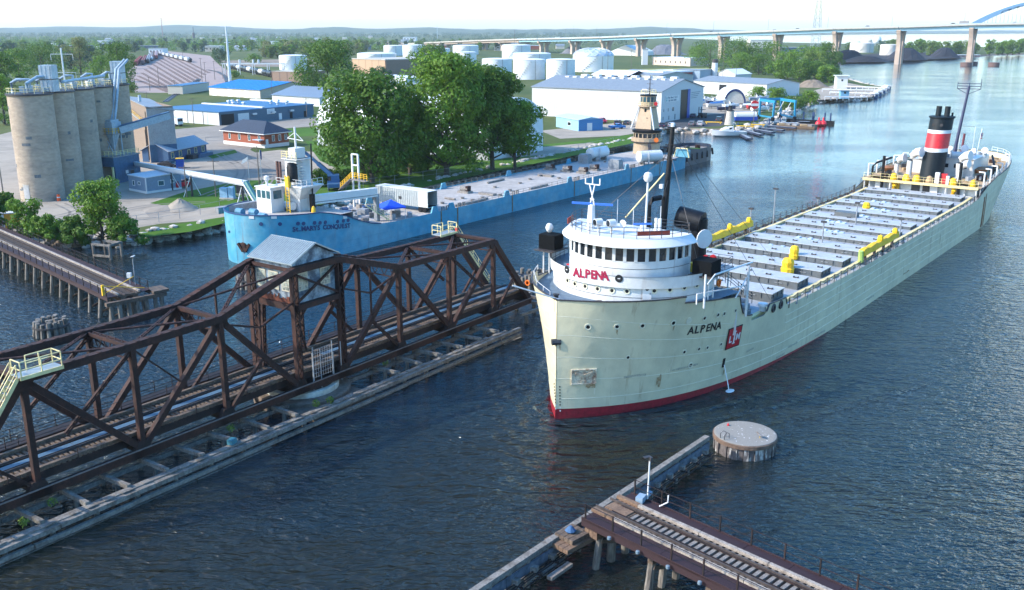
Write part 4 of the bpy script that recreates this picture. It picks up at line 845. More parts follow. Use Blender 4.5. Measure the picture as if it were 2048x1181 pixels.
# wheel house on the bow
q = FB.g(528, 424, 6.4); wx, wy = q.x, q.y
wh = MB().bb(wx - 1.6, wx + 1.9, wy, wy + 2.6, 6.4, 10.2).build('wheelhouse', M_CLEAN, barge); MB().bb(wx - 1.75, wx + 2.05, wy - .15, wy + 2.75, 10.2, 10.36).build('wheelhouse_roof', M_CLEAN, wh)
for k in range(3): MB().bb(wx - 1.3 + k * 1.1, wx - .5 + k * 1.1, wy - .05, wy + .02, 8.6, 9.8).build('window', M_GLASSB, wh)
for k in range(1): MB().bb(wx + 1.88, wx + 1.95, wy + .5, wy + 2.1, 8.5, 9.8).build('window', M_GLASSB, wh)
MB().lathe([(.18, 0), (.22, .8), (.45, 1.0), (.4, 1.5), (0, 1.7)], 10, (wx - .3, wy + 1.2, 10.3)).build('radar', M_CLEAN, wh)
for x, y in ((-3.5, 3.5), (-1.5, 4.5), (2.5, 3.0)): MB().tube([(x - .7, y, 7.0), (x + .7, y, 7.0)], .5, 10).bb(x - .8, x + .8, y - .4, y + .4, 6.4, 6.8).build('windlass', mat('barge_blue_gear', (.07, .2, .3), .6), barge)
MB().bb(-7.6, -6.8, 2, 12, 6.4, 7.4).build('stair_block', M_GREY, barge).location.z = 0
# white elevator tower
q = FB.g(600, 420, 6.4); tx, ty = q.x, q.y
tw = MB().bb(tx - 1.3, tx + 1.3, ty - 1.1, ty + 1.4, 6.4, 9.4).build('unloading_tower', M_WHITE, barge)
MB().loft([[(tx - 1.3, ty - 1.1, 8.3), (tx + 1.3, ty - 1.1, 8.3), (tx + 1.3, ty + 1.4, 8.3), (tx - 1.3, ty + 1.4, 8.3)], [(tx - 2.6, ty - 2.2, 10.4), (tx + 3.2, ty - 2.2, 10.4), (tx + 3.2, ty + 2.2, 10.4), (tx - 2.6, ty + 2.2, 10.4)]], closed=True).build('tower_bracket', M_WHITE, tw)
MB().bb(tx - 2.7, tx + 3.3, ty - 2.3, ty + 2.3, 10.4, 10.6).build('tower_platform', M_WHITE, tw); rail([(tx - 2.6, ty - 2.2, 10.6), (tx + 3.2, ty - 2.2, 10.6), (tx + 3.2, ty + 2.2, 10.6)], 1.0, 1.2, .03, (.5, 1)).build('tower_railing', M_CLEAN, tw)
MB().bb(tx - 1.5, tx + 1.2, ty - 1.2, ty + 1.6, 10.6, 14.6).bb(tx - 1.0, tx + .6, ty - .8, ty + 1.2, 14.6, 16.2).build('tower_head', M_WHITE, tw)
MB().tube([(tx + .6, ty - 1.6, 11.2), (tx + .6, ty - 1.6, 13.4), (tx + .5, ty - 1.4, 13.8)], .85, 12).build('black_blower', M_BLACK, tw, smooth=True)
for k in range(9): MB().bb(tx + 1.25, tx + 2.1, ty - .8, ty - .2, 11 + k * .42, 11.06 + k * .42).build('ladder_step', M_ALU, tw)
MB().bb(tx - 1.9, tx + 1.7, ty - 1.6, ty + 1.8, 14.5, 14.6).build('top_platform', M_WHITE, tw); rail([(tx + 1.6, ty - 1.5, 14.6), (tx - 1.8, ty - 1.5, 14.6), (tx - 1.8, ty + 1.7, 14.6)], 1.1, 1, .035, (.35, .7, 1)).build('tower_railing', M_CREAMY, tw)
ms = MB().tube([(tx - .1, ty, 14.6), (tx - .1, ty, 19.4)], .16, 8).bar((tx - 1.9, ty, 17.6), (tx + 1.7, ty, 17.4), .1).bar((tx - 1.9, ty, 17.6), (tx - .1, ty, 18.6), .07).bar((tx + 1.7, ty, 17.4), (tx - .1, ty, 18.6), .07).bb(tx - .7, tx + .5, ty - .1, ty + .1, 16.0, 16.2); ms.build('mast', M_CLEAN, tw)
MB().tube([(tx - 1.8, ty - 1.4, 6.4), (tx - 1.8, ty - 1.4, 7.2), (tx + .6, ty - 1.9, 7.3)], .65, 10).build('grey_duct', M_ALU, tw, smooth=True)
for dx in (0, .75):
 MB().bar((tx + .1 + dx, ty - 2.7, 6.4), (tx + .1 + dx, ty - 2.7, 12.2), .12).build('yellow_ladder_post', M_YEL, barge)
MB().bb(tx + .1, tx + .85, ty - 2.8, ty - 2.2, 10.4, 12.0).build('ladder_cage', M_YEL, barge)
for k in range(10): MB().bar((tx + .1, ty - 2.7, 6.8 + k * .45), (tx + .85, ty - 2.7, 6.8 + k * .45), .06).build('ladder_rung', M_YEL, barge)
q = FB.g(626, 424, 6.4); tubep('black_stack', M_BLACK, [(q.x, q.y, 6.4), (q.x, q.y, 9.2)], .45, 12, par=barge); tubep('black_post', M_BLACK, [(q.x - .1, q.y + .2, 9.2), (q.x - .3, q.y + .6, 17)], .13, 6, par=barge)
MB().lathe([(.35, 0), (.3, .6), (.2, .9), (0, 1.1)], 8, (q.x + .6, q.y - .4, 6.4)).build('yellow_bag', M_YEL, barge)
q = FB.g(563, 412, 6.4)
for dx in (-.3, .35): MB().bar((q.x + dx, q.y, 6.4), (q.x + dx - .1, q.y, 13.6), .32).build('brown_post', mat('brown_paint', (.08, .035, .03), .6), barge)
# conveyor boom
p0 = FB.onx(625, 398, 3.0); bz = 8.2
q0 = Vector((tx + 1.6, ty + 1, bz)); q1 = FB.g(752, 382, bz)
d_ = (q1 - q0);
MB().bar(q0, q1, 1.0, 1.05).build('conveyor_boom', M_CLEAN, barge)
MB().bar(q0 + Vector((0, 0, -.75)), q1 + Vector((0, 0, -.75)), 1.25, .28).build('boom_chord', M_WHITE, barge)
for k in range(7):
 c = q0.lerp(q1, (k + .5) / 7); MB().bar(c + Vector((0, 0, -.58)), c + Vector((0, 0, .56)), .12, 1.08, up=d_).build('boom_rib', M_ALU, barge)
MB().bar(q1 + Vector((0, 0, -5)), q1 + Vector((0, 0, -.6)), .7).build('boom_rest', M_GREY, barge)
gy = FB.g(712, 366, 7.5)
for dx in (-.75, .75): MB().bar((gy.x + dx, gy.y, 3.1), (gy.x + dx, gy.y, HZ(712, 309, FB.w(gy.x, gy.y))), .28).build('gantry_post', M_CLEAN, barge)
for f in (.62, 1.0): MB().bar((gy.x - .75, gy.y, lerp(7.5, HZ(712, 309, FB.w(gy.x, gy.y)), f)), (gy.x + .75, gy.y, lerp(7.5, HZ(712, 309, FB.w(gy.x, gy.y)), f)), .24).build('gantry_beam', M_CLEAN, barge)
rail([(gy.x - 3.0, gy.y - 1, 6.2), (gy.x, gy.y - 1, 8.4), (gy.x + 3.4, gy.y - .6, 8.2)], 1.1, .7, .04, (.4, .7, 1)).build('gangway_railing', M_YEL, barge)
MB().bar((gy.x - 3.0, gy.y - 1, 6.1), (gy.x, gy.y - 1, 8.3), 1.2, .1).bar((gy.x, gy.y - 1, 8.3), (gy.x + 3.4, gy.y - .6, 8.1), 1.2, .1).build('gangway', M_DUST, barge)
for px, py, px2, py2, z0, z1 in ((732, 412, 778, 440, 5.8, 3.3), (672, 396, 690, 400, 6.5, 6.5)):
 a, c = FB.g(px, py, z0), FB.g(px2, py2, z1); MB().bar(a, c, 1.0, .12).build('yellow_ramp', M_CREAMY, barge); rail([a, c], .9, 1.0, .035, (.5, 1)).build('ramp_railing', M_CREAMY, barge)
for i in range(40):
 s = random.uniform(14, 33); x = random.uniform(-6.5, 7)
 z = 6.4 if s < 15.4 else 3.1
 MB().box((x, s, z + .4), (random.uniform(.4, 1.6), random.uniform(.4, 1.6), random.uniform(.5, 1.5)), random.uniform(0, 1.5)).build('deck_gear', random.choice((M_DUST, M_GREY, M_ALU, M_BTRIM, M_DUST)), barge)
# things lying along the cargo deck
def winch(px, py, sc=1.0):
 q = FB.g(px, py, 3.1); x, y = q.x, q.y
 o = MB().bb(x - 1.3 * sc, x + 1.3 * sc, y - .8 * sc, y + .8 * sc, 3.1, 3.5).build('deck_winch', M_DUST, barge)
 MB().tube([(x - .9 * sc, y, 3.9), (x + .9 * sc, y, 3.9)], .55 * sc, 10).build('winch_drum', M_DUST, o); MB().bb(x + .5 * sc, x + 1.1 * sc, y - .5, y + .5, 3.5, 4.5).build('winch_motor', M_RUST, o)
for px, py in ((930, 386), (1134, 344), (1166, 347), (1188, 341), (1100, 340)): winch(px, py)
for px, py in ((1231, 337), (1170, 326)):
 q = FB.g(px, py, 3.1); MB().bb(q.x - 1.4, q.x + 1.4, q.y - 1, q.y + 1, 3.1, 4.9).bb(q.x - 1.2, q.x + 1.2, q.y - .8, q.y + .8, 4.9, 5.2).build('generator', M_GREY, barge)
for px, py, px2, py2 in ((910, 412, 975, 397), (930, 408, 970, 399), (975, 366, 1008, 359), (1060, 378, 1095, 370), (890, 396, 910, 399)):
 MB().tube([FB.g(px, py, 3.3), FB.g(px2, py2, 3.3)], .22, 6).build('deck_pipe', M_DUST, barge)
for px, py in ((885, 408), (945, 402), (965, 397), (1000, 392), (1020, 382), (1060, 360), (1118, 358), (990, 376), (1040, 368), (925, 398), (1080, 353), (1210, 325)):
 q = FB.g(px, py, 3.1); MB().lathe([(.35, 0), (.35, .3), (.5, .34), (0, .42)], 8, (q.x, q.y, 3.1)).build('deck_hatch', M_DUST, barge)
q = FB.g(975, 390, 3.1); MB().bb(q.x - 1.8, q.x + 1.8, q.y - .6, q.y + .6, 3.1, 3.5).build('hatch_box', M_DUST, barge)
q = FB.g(1092, 353, 3.1); MB().bb(q.x - 1.8, q.x + 1.8, q.y - .6, q.y + .6, 3.1, 3.5).build('hatch_box', M_DUST, barge)
for px in (1365,):
 q = FB.g(1362, 315, 3.2); MB().tube([(q.x - 2, q.y, 3.2), (q.x - 1.4, q.y, 5.4), (q.x + 1.6, q.y, 5.4), (q.x + 2.2, q.y, 3.2)], .16, 6).build('stern_arch', M_CREAMY, barge); MB().bb(q.x - 1.8, q.x + 1.8, q.y + .5, q.y + 1.4, 3.2, 5.0).build('stern_shield', M_BBLUE, barge)
# trailer parked across the deck
FC = Frame(FB.w(1.0, 36.2, 3.1), _hb)
tr = thing('box_trailer', 'long pale ribbed box trailer parked across the blue barge deck with its dark end open', 'trailer', FC)
M_TRL = mat('pale_trailer', (.36, .39, .38), .55, var=.1, col2=(.4, .42, .4), amt=.4)
MB().bb(-6.4, 6.2, -1.25, -1.19, .9, 3.7).bb(-6.4, 6.2, 1.19, 1.25, .9, 3.7).bb(-6.4, 6.2, -1.19, 1.19, .9, 1.0).bb(-6.4, -6.3, -1.19, 1.19, 1.0, 3.7).build('body', M_TRL, tr)
MB().bb(-6.45, 6.25, -1.28, 1.28, 3.7, 3.78).build('roof', M_CLEAN, tr)
for k in range(28): MB().bb(-6.2 + k * .44, -6.05 + k * .44, -1.31, -1.25, .95, 3.66).build('rib', M_TRL, tr)
MB().bb(4.1, 6.2, -1.36, -1.315, 1.0, 3.6).build('open_door', mat('cream_door', (.62, .58, .48), .6), tr); MB().bb(-6.2, 6.1, -1.1, 1.1, 1.01, 1.03).build('floor', M_BLACK, tr)
for x in (-4.6, -3.5, 4.2, 5.2):
 for y in (-1, 1): MB().tube([(x, y - .15, .48), (x, y + .15, .48)], .48, 12).build('wheel', M_BLACK, tr)
MB().bb(-.6, 0, -1.36, -1.26, 1.9, 2.4).build('hatch', M_DARK, tr)
# canopy tent
q = FB.g(785, 437, 3.1); FT_ = Frame(FB.w(q.x - .3, q.y, 3.1), _hb + R(20))
tn = thing('canopy_tent', 'bright blue pop-up canopy tent standing on the barge deck', 'canopy tent', FT_)
MB().add([(-1.9, -1.9, 2.1), (1.9, -1.9, 2.1), (1.9, 1.9, 2.1), (-1.9, 1.9, 2.1), (0, 0, 3.2), (-1.9, -1.9, 1.85), (1.9, -1.9, 1.85), (1.9, 1.9, 1.85), (-1.9, 1.9, 1.85)], [(0, 1, 4), (1, 2, 4), (2, 3, 4), (3, 0, 4), (0, 5, 6, 1), (1, 6, 7, 2), (2, 7, 8, 3), (3, 8, 5, 0)]).build('canopy', mat('tent_blue', (.01, .07, .55), .7), tn)
for x in (-1.8, 1.8):
 for y in (-1.8, 1.8): MB().bar((x, y, 0), (x, y, 2.1), .06).build('leg', M_ALU, tn)
# two white tank trailers
for i, (px, py, lab) in enumerate(((1195, 321, 'white cylindrical tank trailer with a caged ladder at the far edge of the barge deck'), (1298, 329, 'white horizontal tank in front of the tan tug tower'))):
 q = FB.g(px, py, 3.1); F_ = Frame(FB.w(q.x, q.y, 3.1), _hb + (R(8) if i == 0 else R(30))); t = thing('tank_trailer', lab, 'tank trailer', F_, 'white tanks standing on the barge deck')
 MB().tube([(0, -3.2, 1.9), (0, -2.9, 1.9), (0, 3.0, 1.9), (0, 3.3, 1.9)], [.9, 1.35, 1.35, .9], 16).build('tank', M_CLEAN, t, smooth=True)
 for y in (-2, 2): MB().bb(-1.1, 1.1, y - .2, y + .2, 0, 1.0).build('cradle', M_DUST, t)
 rail([(1.0, -2.5, 2.9), (1.0, 2.4, 2.9)], .6, 1.2, .03, (1,)).build('walkway_rail', M_ALU, t); MB().bar((1.45, -1, .2), (1.45, -1, 3.2), .5, .1).build('ladder', M_ALU, t)
# ---- the tug
q = FB.onx(1285, 309, -2.5)
FT = Frame(FB.w(0, 0, 0), _hb); tug = thing('pusher_tug', 'dark hulled tug with tall tan tower and two stacked pilot houses behind the barge', 'tug', FT)
ty0 = 132.0; cxT = -3.0
b_ = MB(); rows = []
for s in (133.2, 137, 142, 148, 152, 154.5, 155.5):
 h_ = 5.2 if s < 148 else 5.2 * sqrt(max(.04, 1 - ((s - 148) / 8) ** 2)); rows.append([(x, s, z) for x, z in ((-h_, 4.6), (-h_, -.8), (h_, -.8), (h_, 4.6))])
rows = [[(x + 1.4, s, z - (.8 if s > 137 else 0) if z > 0 else z) for x, s, z in r] for r in rows]
b_.loft(rows); b_.add(rows[-1], [(0, 1, 2, 3)]); M_TUGH = mat('tug_hull_navy', (.012, .025, .05), .5, var=.3, col2=(.06, .05, .05), amt=.4); b_.build('hull', M_TUGH, tug)
MB().loft([[(r[0][0] + .15, r[0][1], 2.9), (r[3][0] - .15, r[3][1], 2.9)] for r in rows]).build('deck', M_DUST, tug)
for s in range(136, 155, 3): MB().tube([(6.5 if s < 149 else 5.2, s, 2.9), (6.7 if s < 149 else 5.5, s, 1.2)], .3, 8).build('tyre_fender', M_BLACK, tug)
def R_(px, py): return HZ(px, py, FT.w(cxT, ty0))
MB().lathe([(3.5, 0), (3.4, R_(1290, 284) - 3)], 20, (cxT, ty0, 3)).build('deck_house', M_TUGTAN, tug, smooth=True)
zb = R_(1290, 284); zr = R_(1290, 264)
MB().lathe([(3.9, 0), (4.1, .15), (4.1, .3), (3.4, .32)], 20, (cxT, ty0, zb)).build('balcony', M_DARK, tug)
MB().lathe([(4.0, .3), (4.05, 1.15)], 20, (cxT, ty0, zb)).build('balcony_wall', M_TUGTAN, tug)
MB().lathe([(3.5, .3), (3.5, 1.2), (3.4, 1.25)], 20, (cxT, ty0, zb)).lathe([(3.4, zr - zb - .25), (3.5, zr - zb)], 20, (cxT, ty0, zb)).build('lower_pilot_house', M_TUGTAN, tug)
MB().lathe([(3.3, 1.2), (3.3, zr - zb - .2)], 20, (cxT, ty0, zb)).build('window_band', M_GLASS, tug)
for k in range(18):
 t = 2 * pi * k / 18; MB().box((cxT + 3.42 * cos(t), ty0 + 3.42 * sin(t), (zb + 1.2 + zr) / 2), (.16, .26, zr - zb - 1.3), t).build('mullion', M_TUGTAN, tug)
MB().lathe([(3.8, 0), (3.9, .6), (3.0, .9), (0, .95)], 20, (cxT, ty0, zr)).build('lower_roof', M_BLACK, tug)
zu = R_(1290, 213); z0_ = zr + .9
MB().loft([[(cxT + x * 2.3, ty0 + y * 2.3, z0_) for x, y in ((-1, -1), (1, -1), (1, 1), (-1, 1))], [(cxT + x * 1.55, ty0 + y * 1.55, zu) for x, y in ((-1, -1), (1, -1), (1, 1), (-1, 1))]], closed=True).build('tower', M_TUGTAN, tug)
for k, (x, y, z) in enumerate(((.2, -1.75, .75), (.9, -2.0, .35))): MB().bb(cxT + x - .3, cxT + x + .3, ty0 - 2.12 + z * .52, ty0 - 1.9 + z * .52, lerp(z0_, zu, z), lerp(z0_, zu, z) + .9).build('window', M_GLASS, tug)
for x in (-1, 1): MB().tube([(cxT + x * 3.3, ty0 - 2.6, z0_), (cxT + x * 1.7, ty0 - 1.8, zu)], .2, 8).build('brace', M_CLEAN, tug)
MB().lathe([(1.8, -.3), (2.6, 0), (2.6, .16), (1.9, .18)], 16, (cxT, ty0, zu)).build('upper_balcony', M_TUGTAN, tug)
rail([(cxT + 2.55 * cos(t), ty0 + 2.55 * sin(t), zu + .16) for t in [2 * pi * k / 12 for k in range(13)]], 1.0, 1.4, .035, (.5, 1)).build('balcony_railing', M_CREAMY, tug)
zt = R_(1290, 192)
MB().lathe([(1.9, .1), (1.9, 1.1)], 16, (cxT, ty0, zu)).lathe([(2.05, zt - zu - .2), (2.1, zt - zu)], 16, (cxT, ty0, zu)).build('upper_pilot_house', M_TUGTAN, tug)
MB().lathe([(1.85, 1.1), (2.0, zt - zu - .2)], 16, (cxT, ty0, zu)).build('window_band', M_GLASSB, tug)
for k in range(12):
 t = 2 * pi * (k + .5) / 12; MB().box((cxT + 1.95 * cos(t), ty0 + 1.95 * sin(t), (zu + 1.1 + zt) / 2), (.12, .2, zt - zu - 1.2), t).build('mullion', M_TUGTAN, tug)
MB().lathe([(2.15, 0), (2.2, .3), (0, .5)], 16, (cxT, ty0, zt)).build('upper_roof', M_BLACK, tug)
rail([(cxT + 2.0 * cos(t), ty0 + 2.0 * sin(t), zt + .35) for t in [2 * pi * k / 8 for k in range(9)]], 1.1, 1.4, .035, (.5, 1)).build('roof_railing', M_CREAMY, tug)
ms = tubep('mast', M_DARK, [(cxT + .3, ty0, zt + .4), (cxT + .3, ty0, R_(1296, 152))], .16, 6, .08, par=tug)
for f in (.35, .6, .8): MB().bar((cxT - .6, ty0, lerp(zt, R_(1296, 152), f)), (cxT + 1.2, ty0, lerp(zt, R_(1296, 152), f)), .09).build('mast_yard', M_DARK, tug)
MB().bar((cxT - 1.6, ty0 - .5, zt + 1.6), (cxT + .1, ty0 - .8, zt + 1.6), .2).build('radar_scanner', M_CLEAN, tug)
MB().lathe([(.3, -.1), (.5, -.1), (.5, .1), (.3, .1)], 12).build('life_ring', M_RED, tug).matrix_local = orient((cxT + 2.7, ty0 - 1, zu + .8), (1, .5, 0), (0, 0, 1))
MB().lathe([(.3, -.1), (.6, -.1), (.6, .1), (.3, .1)], 12).build('life_ring', mat('life_ring_orange', (.7, .16, .02), .6), tug).matrix_local = orient((cxT + 3.9, ty0 - 2.2, zb + .9), (1, .5, 0), (0, 0, 1))
MB().bar((cxT + 2.6, ty0 - 3.5, zb), (cxT + 4.8, ty0 - 6.5, 3.2), .8, .12).build('stair', M_DARK, tug)
MB().bb(2.5, 6, 139, 146, 3.0, 3.6).build('green_mat', GM_LAWN, tug)
for i in range(14): MB().box((random.uniform(-1.5, 5.5), random.uniform(135, 152), 3.3), (random.uniform(.4, 1.5), random.uniform(.4, 1.5), random.uniform(.5, 1.6)), random.uniform(0, 1)).build('deck_gear', random.choice((M_DARK, M_DUST, M_RUST)), tug)
# ------------------------------------------------------------------ the swing bridge
FS = Frame(G(285, 895, 2.5).to_2d().to_3d(), R(35.67))      # x = 0 near truss, x = -5.8 far truss, y along
sb = thing('swing_bridge', 'rusty brown steel truss railway swing bridge with a tin roofed cabin over its middle', 'swing bridge', FS)
WB = -5.8; ZB = 2.1; CT = 19.07
NB = [-15.4, -8.4, 0, 8.15, 16.3, 21.84, 29.95, 37.9, 45.9, 53.3]
ZT = {1: 10.8, 2: 10.85, 3: 11.0, 4: 13.4, 5: 13.4, 6: 11.0, 7: 10.85, 8: 10.8}
def mem(nm, a, c, w, h, m=M_RUST, par=None): return MB().bar(a, c, w, h).build(nm, m, par or sb)
def laced(nm, a, c, w, d, m=M_RUST, step=.75, up=(1, 0, 0)):      # two channels joined by zigzag lacing
 a, c = Vector(a), Vector(c); ax = (c - a).normalized(); sd = ax.cross(Vector(up)).normalized(); b_ = MB()
 for s_ in (-1, 1): b_.bar(a + sd * s_ * w / 2, c + sd * s_ * w / 2, .09, d, up=up) if abs(ax.z) < .9 else b_.bar(a + sd * s_ * w / 2, c + sd * s_ * w / 2, .1, d, up=up)
 o = b_.build(nm, m, sb); L = (c - a).length; n = max(2, int(L / step)); l_ = MB(); u_ = Vector(up).normalized()
 for f in (-1, 1):
  for k in range(n):
   p, q = a + ax * (L * k / n), a + ax * (L * (k + 1) / n); s_ = 1 if k % 2 else -1
   l_.bar(p + sd * s_ * w / 2 + u_ * f * d / 2, q - sd * s_ * w / 2 + u_ * f * d / 2, .08, .03, up=up)
 tag(l_.build('lacing', m, o), kind='stuff'); return o
gus = lambda x, y, z, s_=1.0: MB().add([(x - .25, y - .9 * s_, z + .1), (x - .25, y + .9 * s_, z + .1), (x - .25, y + .45 * s_, z + 1.0 * s_), (x - .25, y - .45 * s_, z + 1.0 * s_), (x + .25, y - .9 * s_, z + .1), (x + .25, y + .9 * s_, z + .1), (x + .25, y + .45 * s_, z + 1.0 * s_), (x + .25, y - .45 * s_, z + 1.0 * s_), (x - .25, y - .9 * s_, z - .3), (x - .25, y + .9 * s_, z - .3), (x + .25, y - .9 * s_, z - .3), (x + .25, y + .9 * s_, z - .3)], [(3, 2, 1, 0), (4, 5, 6, 7), (2, 3, 7, 6), (1, 2, 6, 5), (3, 0, 4, 7), (0, 1, 9, 8), (5, 4, 10, 11), (1, 5, 11, 9), (4, 0, 8, 10)]).build('gusset_plate', M_RUSTD, sb)
for x in (0, WB):
 for i in range(9): mem('bottom_chord', (x, NB[i], ZB), (x, NB[i + 1], ZB), .5, .62)
 for i in range(1, 8):
  mem('top_chord', (x, NB[i], ZT[i]), (x, NB[i + 1], ZT[i + 1]), .6, .58)
  L = NB[i + 1] - NB[i]                                         # batten plates on the chord's upper side
  for k in range(int(L / .95)):
   t = (k + .5) / int(L / .95); MB().box((x, NB[i] + L * t, ZT[i] + (ZT[i + 1] - ZT[i]) * t + .31), (.46, .28, .035)).build('batten_plate', M_RUST, sb)
 mem('end_post', (x, NB[0], ZB), (x, NB[1], ZT[1]), .6, .6); mem('end_post', (x, NB[9], ZB), (x, NB[8], ZT[8]), .6, .6)
 for i in (1, 2, 3, 6, 7, 8): mem('post', (x, NB[i], ZB), (x, NB[i], ZT[i] - .2), .44, .42); gus(x, NB[i], ZB)
 for i in (1, 3, 6, 8): MB().box((x, NB[i], ZT[i] - .35), (.42, 1.3, .7)).build('gusset_plate', M_RUSTD, sb)
 for i in (4, 5): laced('tower_post', (x, NB[i], ZB), (x, NB[i], ZT[i]), .55, .5, step=.7, up=(1, 0, 0)); gus(x, NB[i], ZB)
 # diagonals: heavy main ones, thinner counters
 for i, j, big in ((1, 2, 1), (3, 2, 1), (3, 4, 1)):
  for m_ in (0, 1):
   y0, y1 = (NB[i], NB[j]) if not m_ else (2 * CT - NB[i], 2 * CT - NB[j])
   mem('diagonal', (x, y0, ZT[i] - .1), (x, y1, ZB + .3), .42, .48)
 for m_ in (0, 1):
  f = (lambda y: y) if not m_ else (lambda y: 2 * CT - y)
  laced('counter_brace', (x, f(NB[2]), ZT[2] - .3), (x, f(lerp(NB[1], NB[2], .3)), lerp(ZB, ZT[1], .42)), .22, .2, step=.5)
  mem('counter_brace', (x, f(NB[2]), ZT[2] - .2), (x, f(lerp(NB[2], NB[3], .52)), lerp(ZB, ZT[2], .5)), .14, .12)
  mem('sub_diagonal', (x, f(NB[3]), ZB + .3), (x, f(lerp(NB[3], NB[4], .5)), lerp(ZB, ZT[3], .48)), .26, .28)
  mem('sub_diagonal', (x, f(NB[1]), ZB + .3), (x, f(lerp(NB[0], NB[1], .45)), lerp(ZB, ZT[1], .46)), .24, .24)
  mem('hanger_bar', (x, f(lerp(NB[3], NB[4], .5)), lerp(ZT[3], ZT[4], .5)), (x, f(lerp(NB[3], NB[4], .5)), lerp(ZB, ZT[3], .48) + .4), .16, .14)
  mem('sway_strut', (x, f(lerp(NB[3], NB[4], .5)), 9.2), (x, f(NB[4]), 10.6), .16, .16); mem('sway_strut', (x, f(lerp(NB[3], NB[4], .5)), 9.2), (x, f(NB[3] + .3), 10.4), .16, .16)
 mem('cabin_girder', (x, NB[4], 9.9), (x, NB[5], 9.9), .32, .5)
 mem('cross_brace', (x, NB[4] + .2, 13.0), (x, NB[5] - .2, 10.3), .16, .2); mem('cross_brace', (x, NB[5] - .2, 13.0), (x, NB[4] + .2, 10.3), .16, .2)
 mem('knee_brace', (x, NB[4], 8.2), (x, NB[4] + 1.3, 9.7), .14, .16); mem('knee_brace', (x, NB[5], 8.2), (x, NB[5] - 1.3, 9.7), .14, .16)
for i in range(1, 9):
 if i in (4, 5): mem('portal_strut', (0, NB[i], 9.9), (WB, NB[i], 9.9), .3, .55); mem('portal_strut', (0, NB[i], 13.35), (WB, NB[i], 13.35), .25, .3); continue
 if i in (2, 7): laced('top_strut', (0, NB[i], ZT[i]), (WB, NB[i], ZT[i]), .4, .3, step=.45, up=(0, 0, 1))
 else: mem('top_strut', (0, NB[i], ZT[i]), (WB, NB[i], ZT[i]), .34, .34)
 lo = ZT[i] - 1.15; b_ = MB().bar((0, NB[i], lo), (WB, NB[i], lo), .1, .12); n = 9
 for k in range(n):
  a, c = k / n, (k + 1) / n; z0, z1 = (lo, ZT[i]) if k % 2 else (ZT[i], lo); b_.bar((WB * a, NB[i], z0), (WB * c, NB[i], z1), .07, .06)
 b_.build('sway_frame', M_RUST, sb)
for i in (1, 2, 3, 5, 6, 7):
 if i in (3, 5):
  pass
 for a, c in (((0, i), (WB, i + 1)), ((WB, i), (0, i + 1))): laced('lateral_brace', (a[0], NB[a[1]], ZT[a[1]] + .02), (c[0], NB[c[1]], ZT[c[1]] + .02), .22, .12, step=.55, up=(0, 0, 1))
for y in (NB[1], NB[8]): mem('portal_beam', (0, y, 10.9), (WB, y, 10.9), .6, .3)
for i in range(10):
 mem('floor_beam', (-.2, NB[i], 2.3), (WB + .2, NB[i], 2.3), .3, .8, M_RUSTD)
for x in (-2.0, -3.8): MB().bb(x - .15, x + .15, NB[0], NB[9], 2.5, 3.15).build('stringer', M_RUSTD, sb)
MB().bb(-.75, -.6, NB[0], NB[9], 2.7, 3.3).build('side_girder', M_RUSTD, sb); MB().bb(-5.25, -5.1, NB[0], NB[9], 2.7, 3.3).build('side_girder', M_RUSTD, sb)
# track: ties, guard timbers, rails, blue grating between
tie = MB().bb(-2.25, 2.25, -.12, .12, -.12, .12).mesh('tie', M_TIE)
y = NB[0] + .2; k = 0
while y < NB[9] - .1:
 child('tie', tie, sb, loc=(-2.9 + random.uniform(-.05, .05), y, 3.3), rot=(0, 0, random.uniform(-.012, .012))); y += .42 if y < 45 else .42
for x in (-.72, -5.08):
 for k in range(11): MB().bb(x - .17, x + .17, NB[0] + k * 6.2, NB[0] + min(68.6, (k + 1) * 6.2 - .04), 3.43, 3.68).build('guard_timber', M_TIE, sb)
for x in (-2.14, -3.66): MB().bb(x - .035, x + .035, NB[0], NB[9], 3.43, 3.6).bb(x - .07, x + .07, NB[0], NB[9], 3.42, 3.45).build('rail', M_RAIL, sb)
for x in (-2.45, -3.35): MB().bb(x - .03, x + .03, NB[0], NB[9], 3.43, 3.55).build('guard_rail', M_RUSTD, sb)
M_GRATE = mat('blue_grating', (.075, .13, .18), .6, .2, var=.3, scale=3)
for k in range(24):
 y0 = NB[0] + k * 2.86
 if 15.5 < y0 + 1.4 < 22: continue
 MB().bb(-3.2, -2.6, y0, y0 + 2.8, 3.46, 3.5).build('walkway_grating', M_GRATE, sb)
rail([(WB + .5, NB[0], 3.5), (WB + .5, NB[9], 3.5)], 1.05, 4.2, .022, (.5, 1)).build('walkway_railing', M_RUSTD, sb)
for k in range(6): MB().bb(-.38, -.32, NB[0] + k * 5.2 - .03, NB[0] + k * 5.2 + .03, 3.3, 4.2).build('railing_post', M_RUSTD, sb)
mem('pipe', (.32, NB[0], 2.5), (.32, NB[9], 2.5), .09, .09, mat('old_pipe', (.16, .13, .12), .6, var=.3))
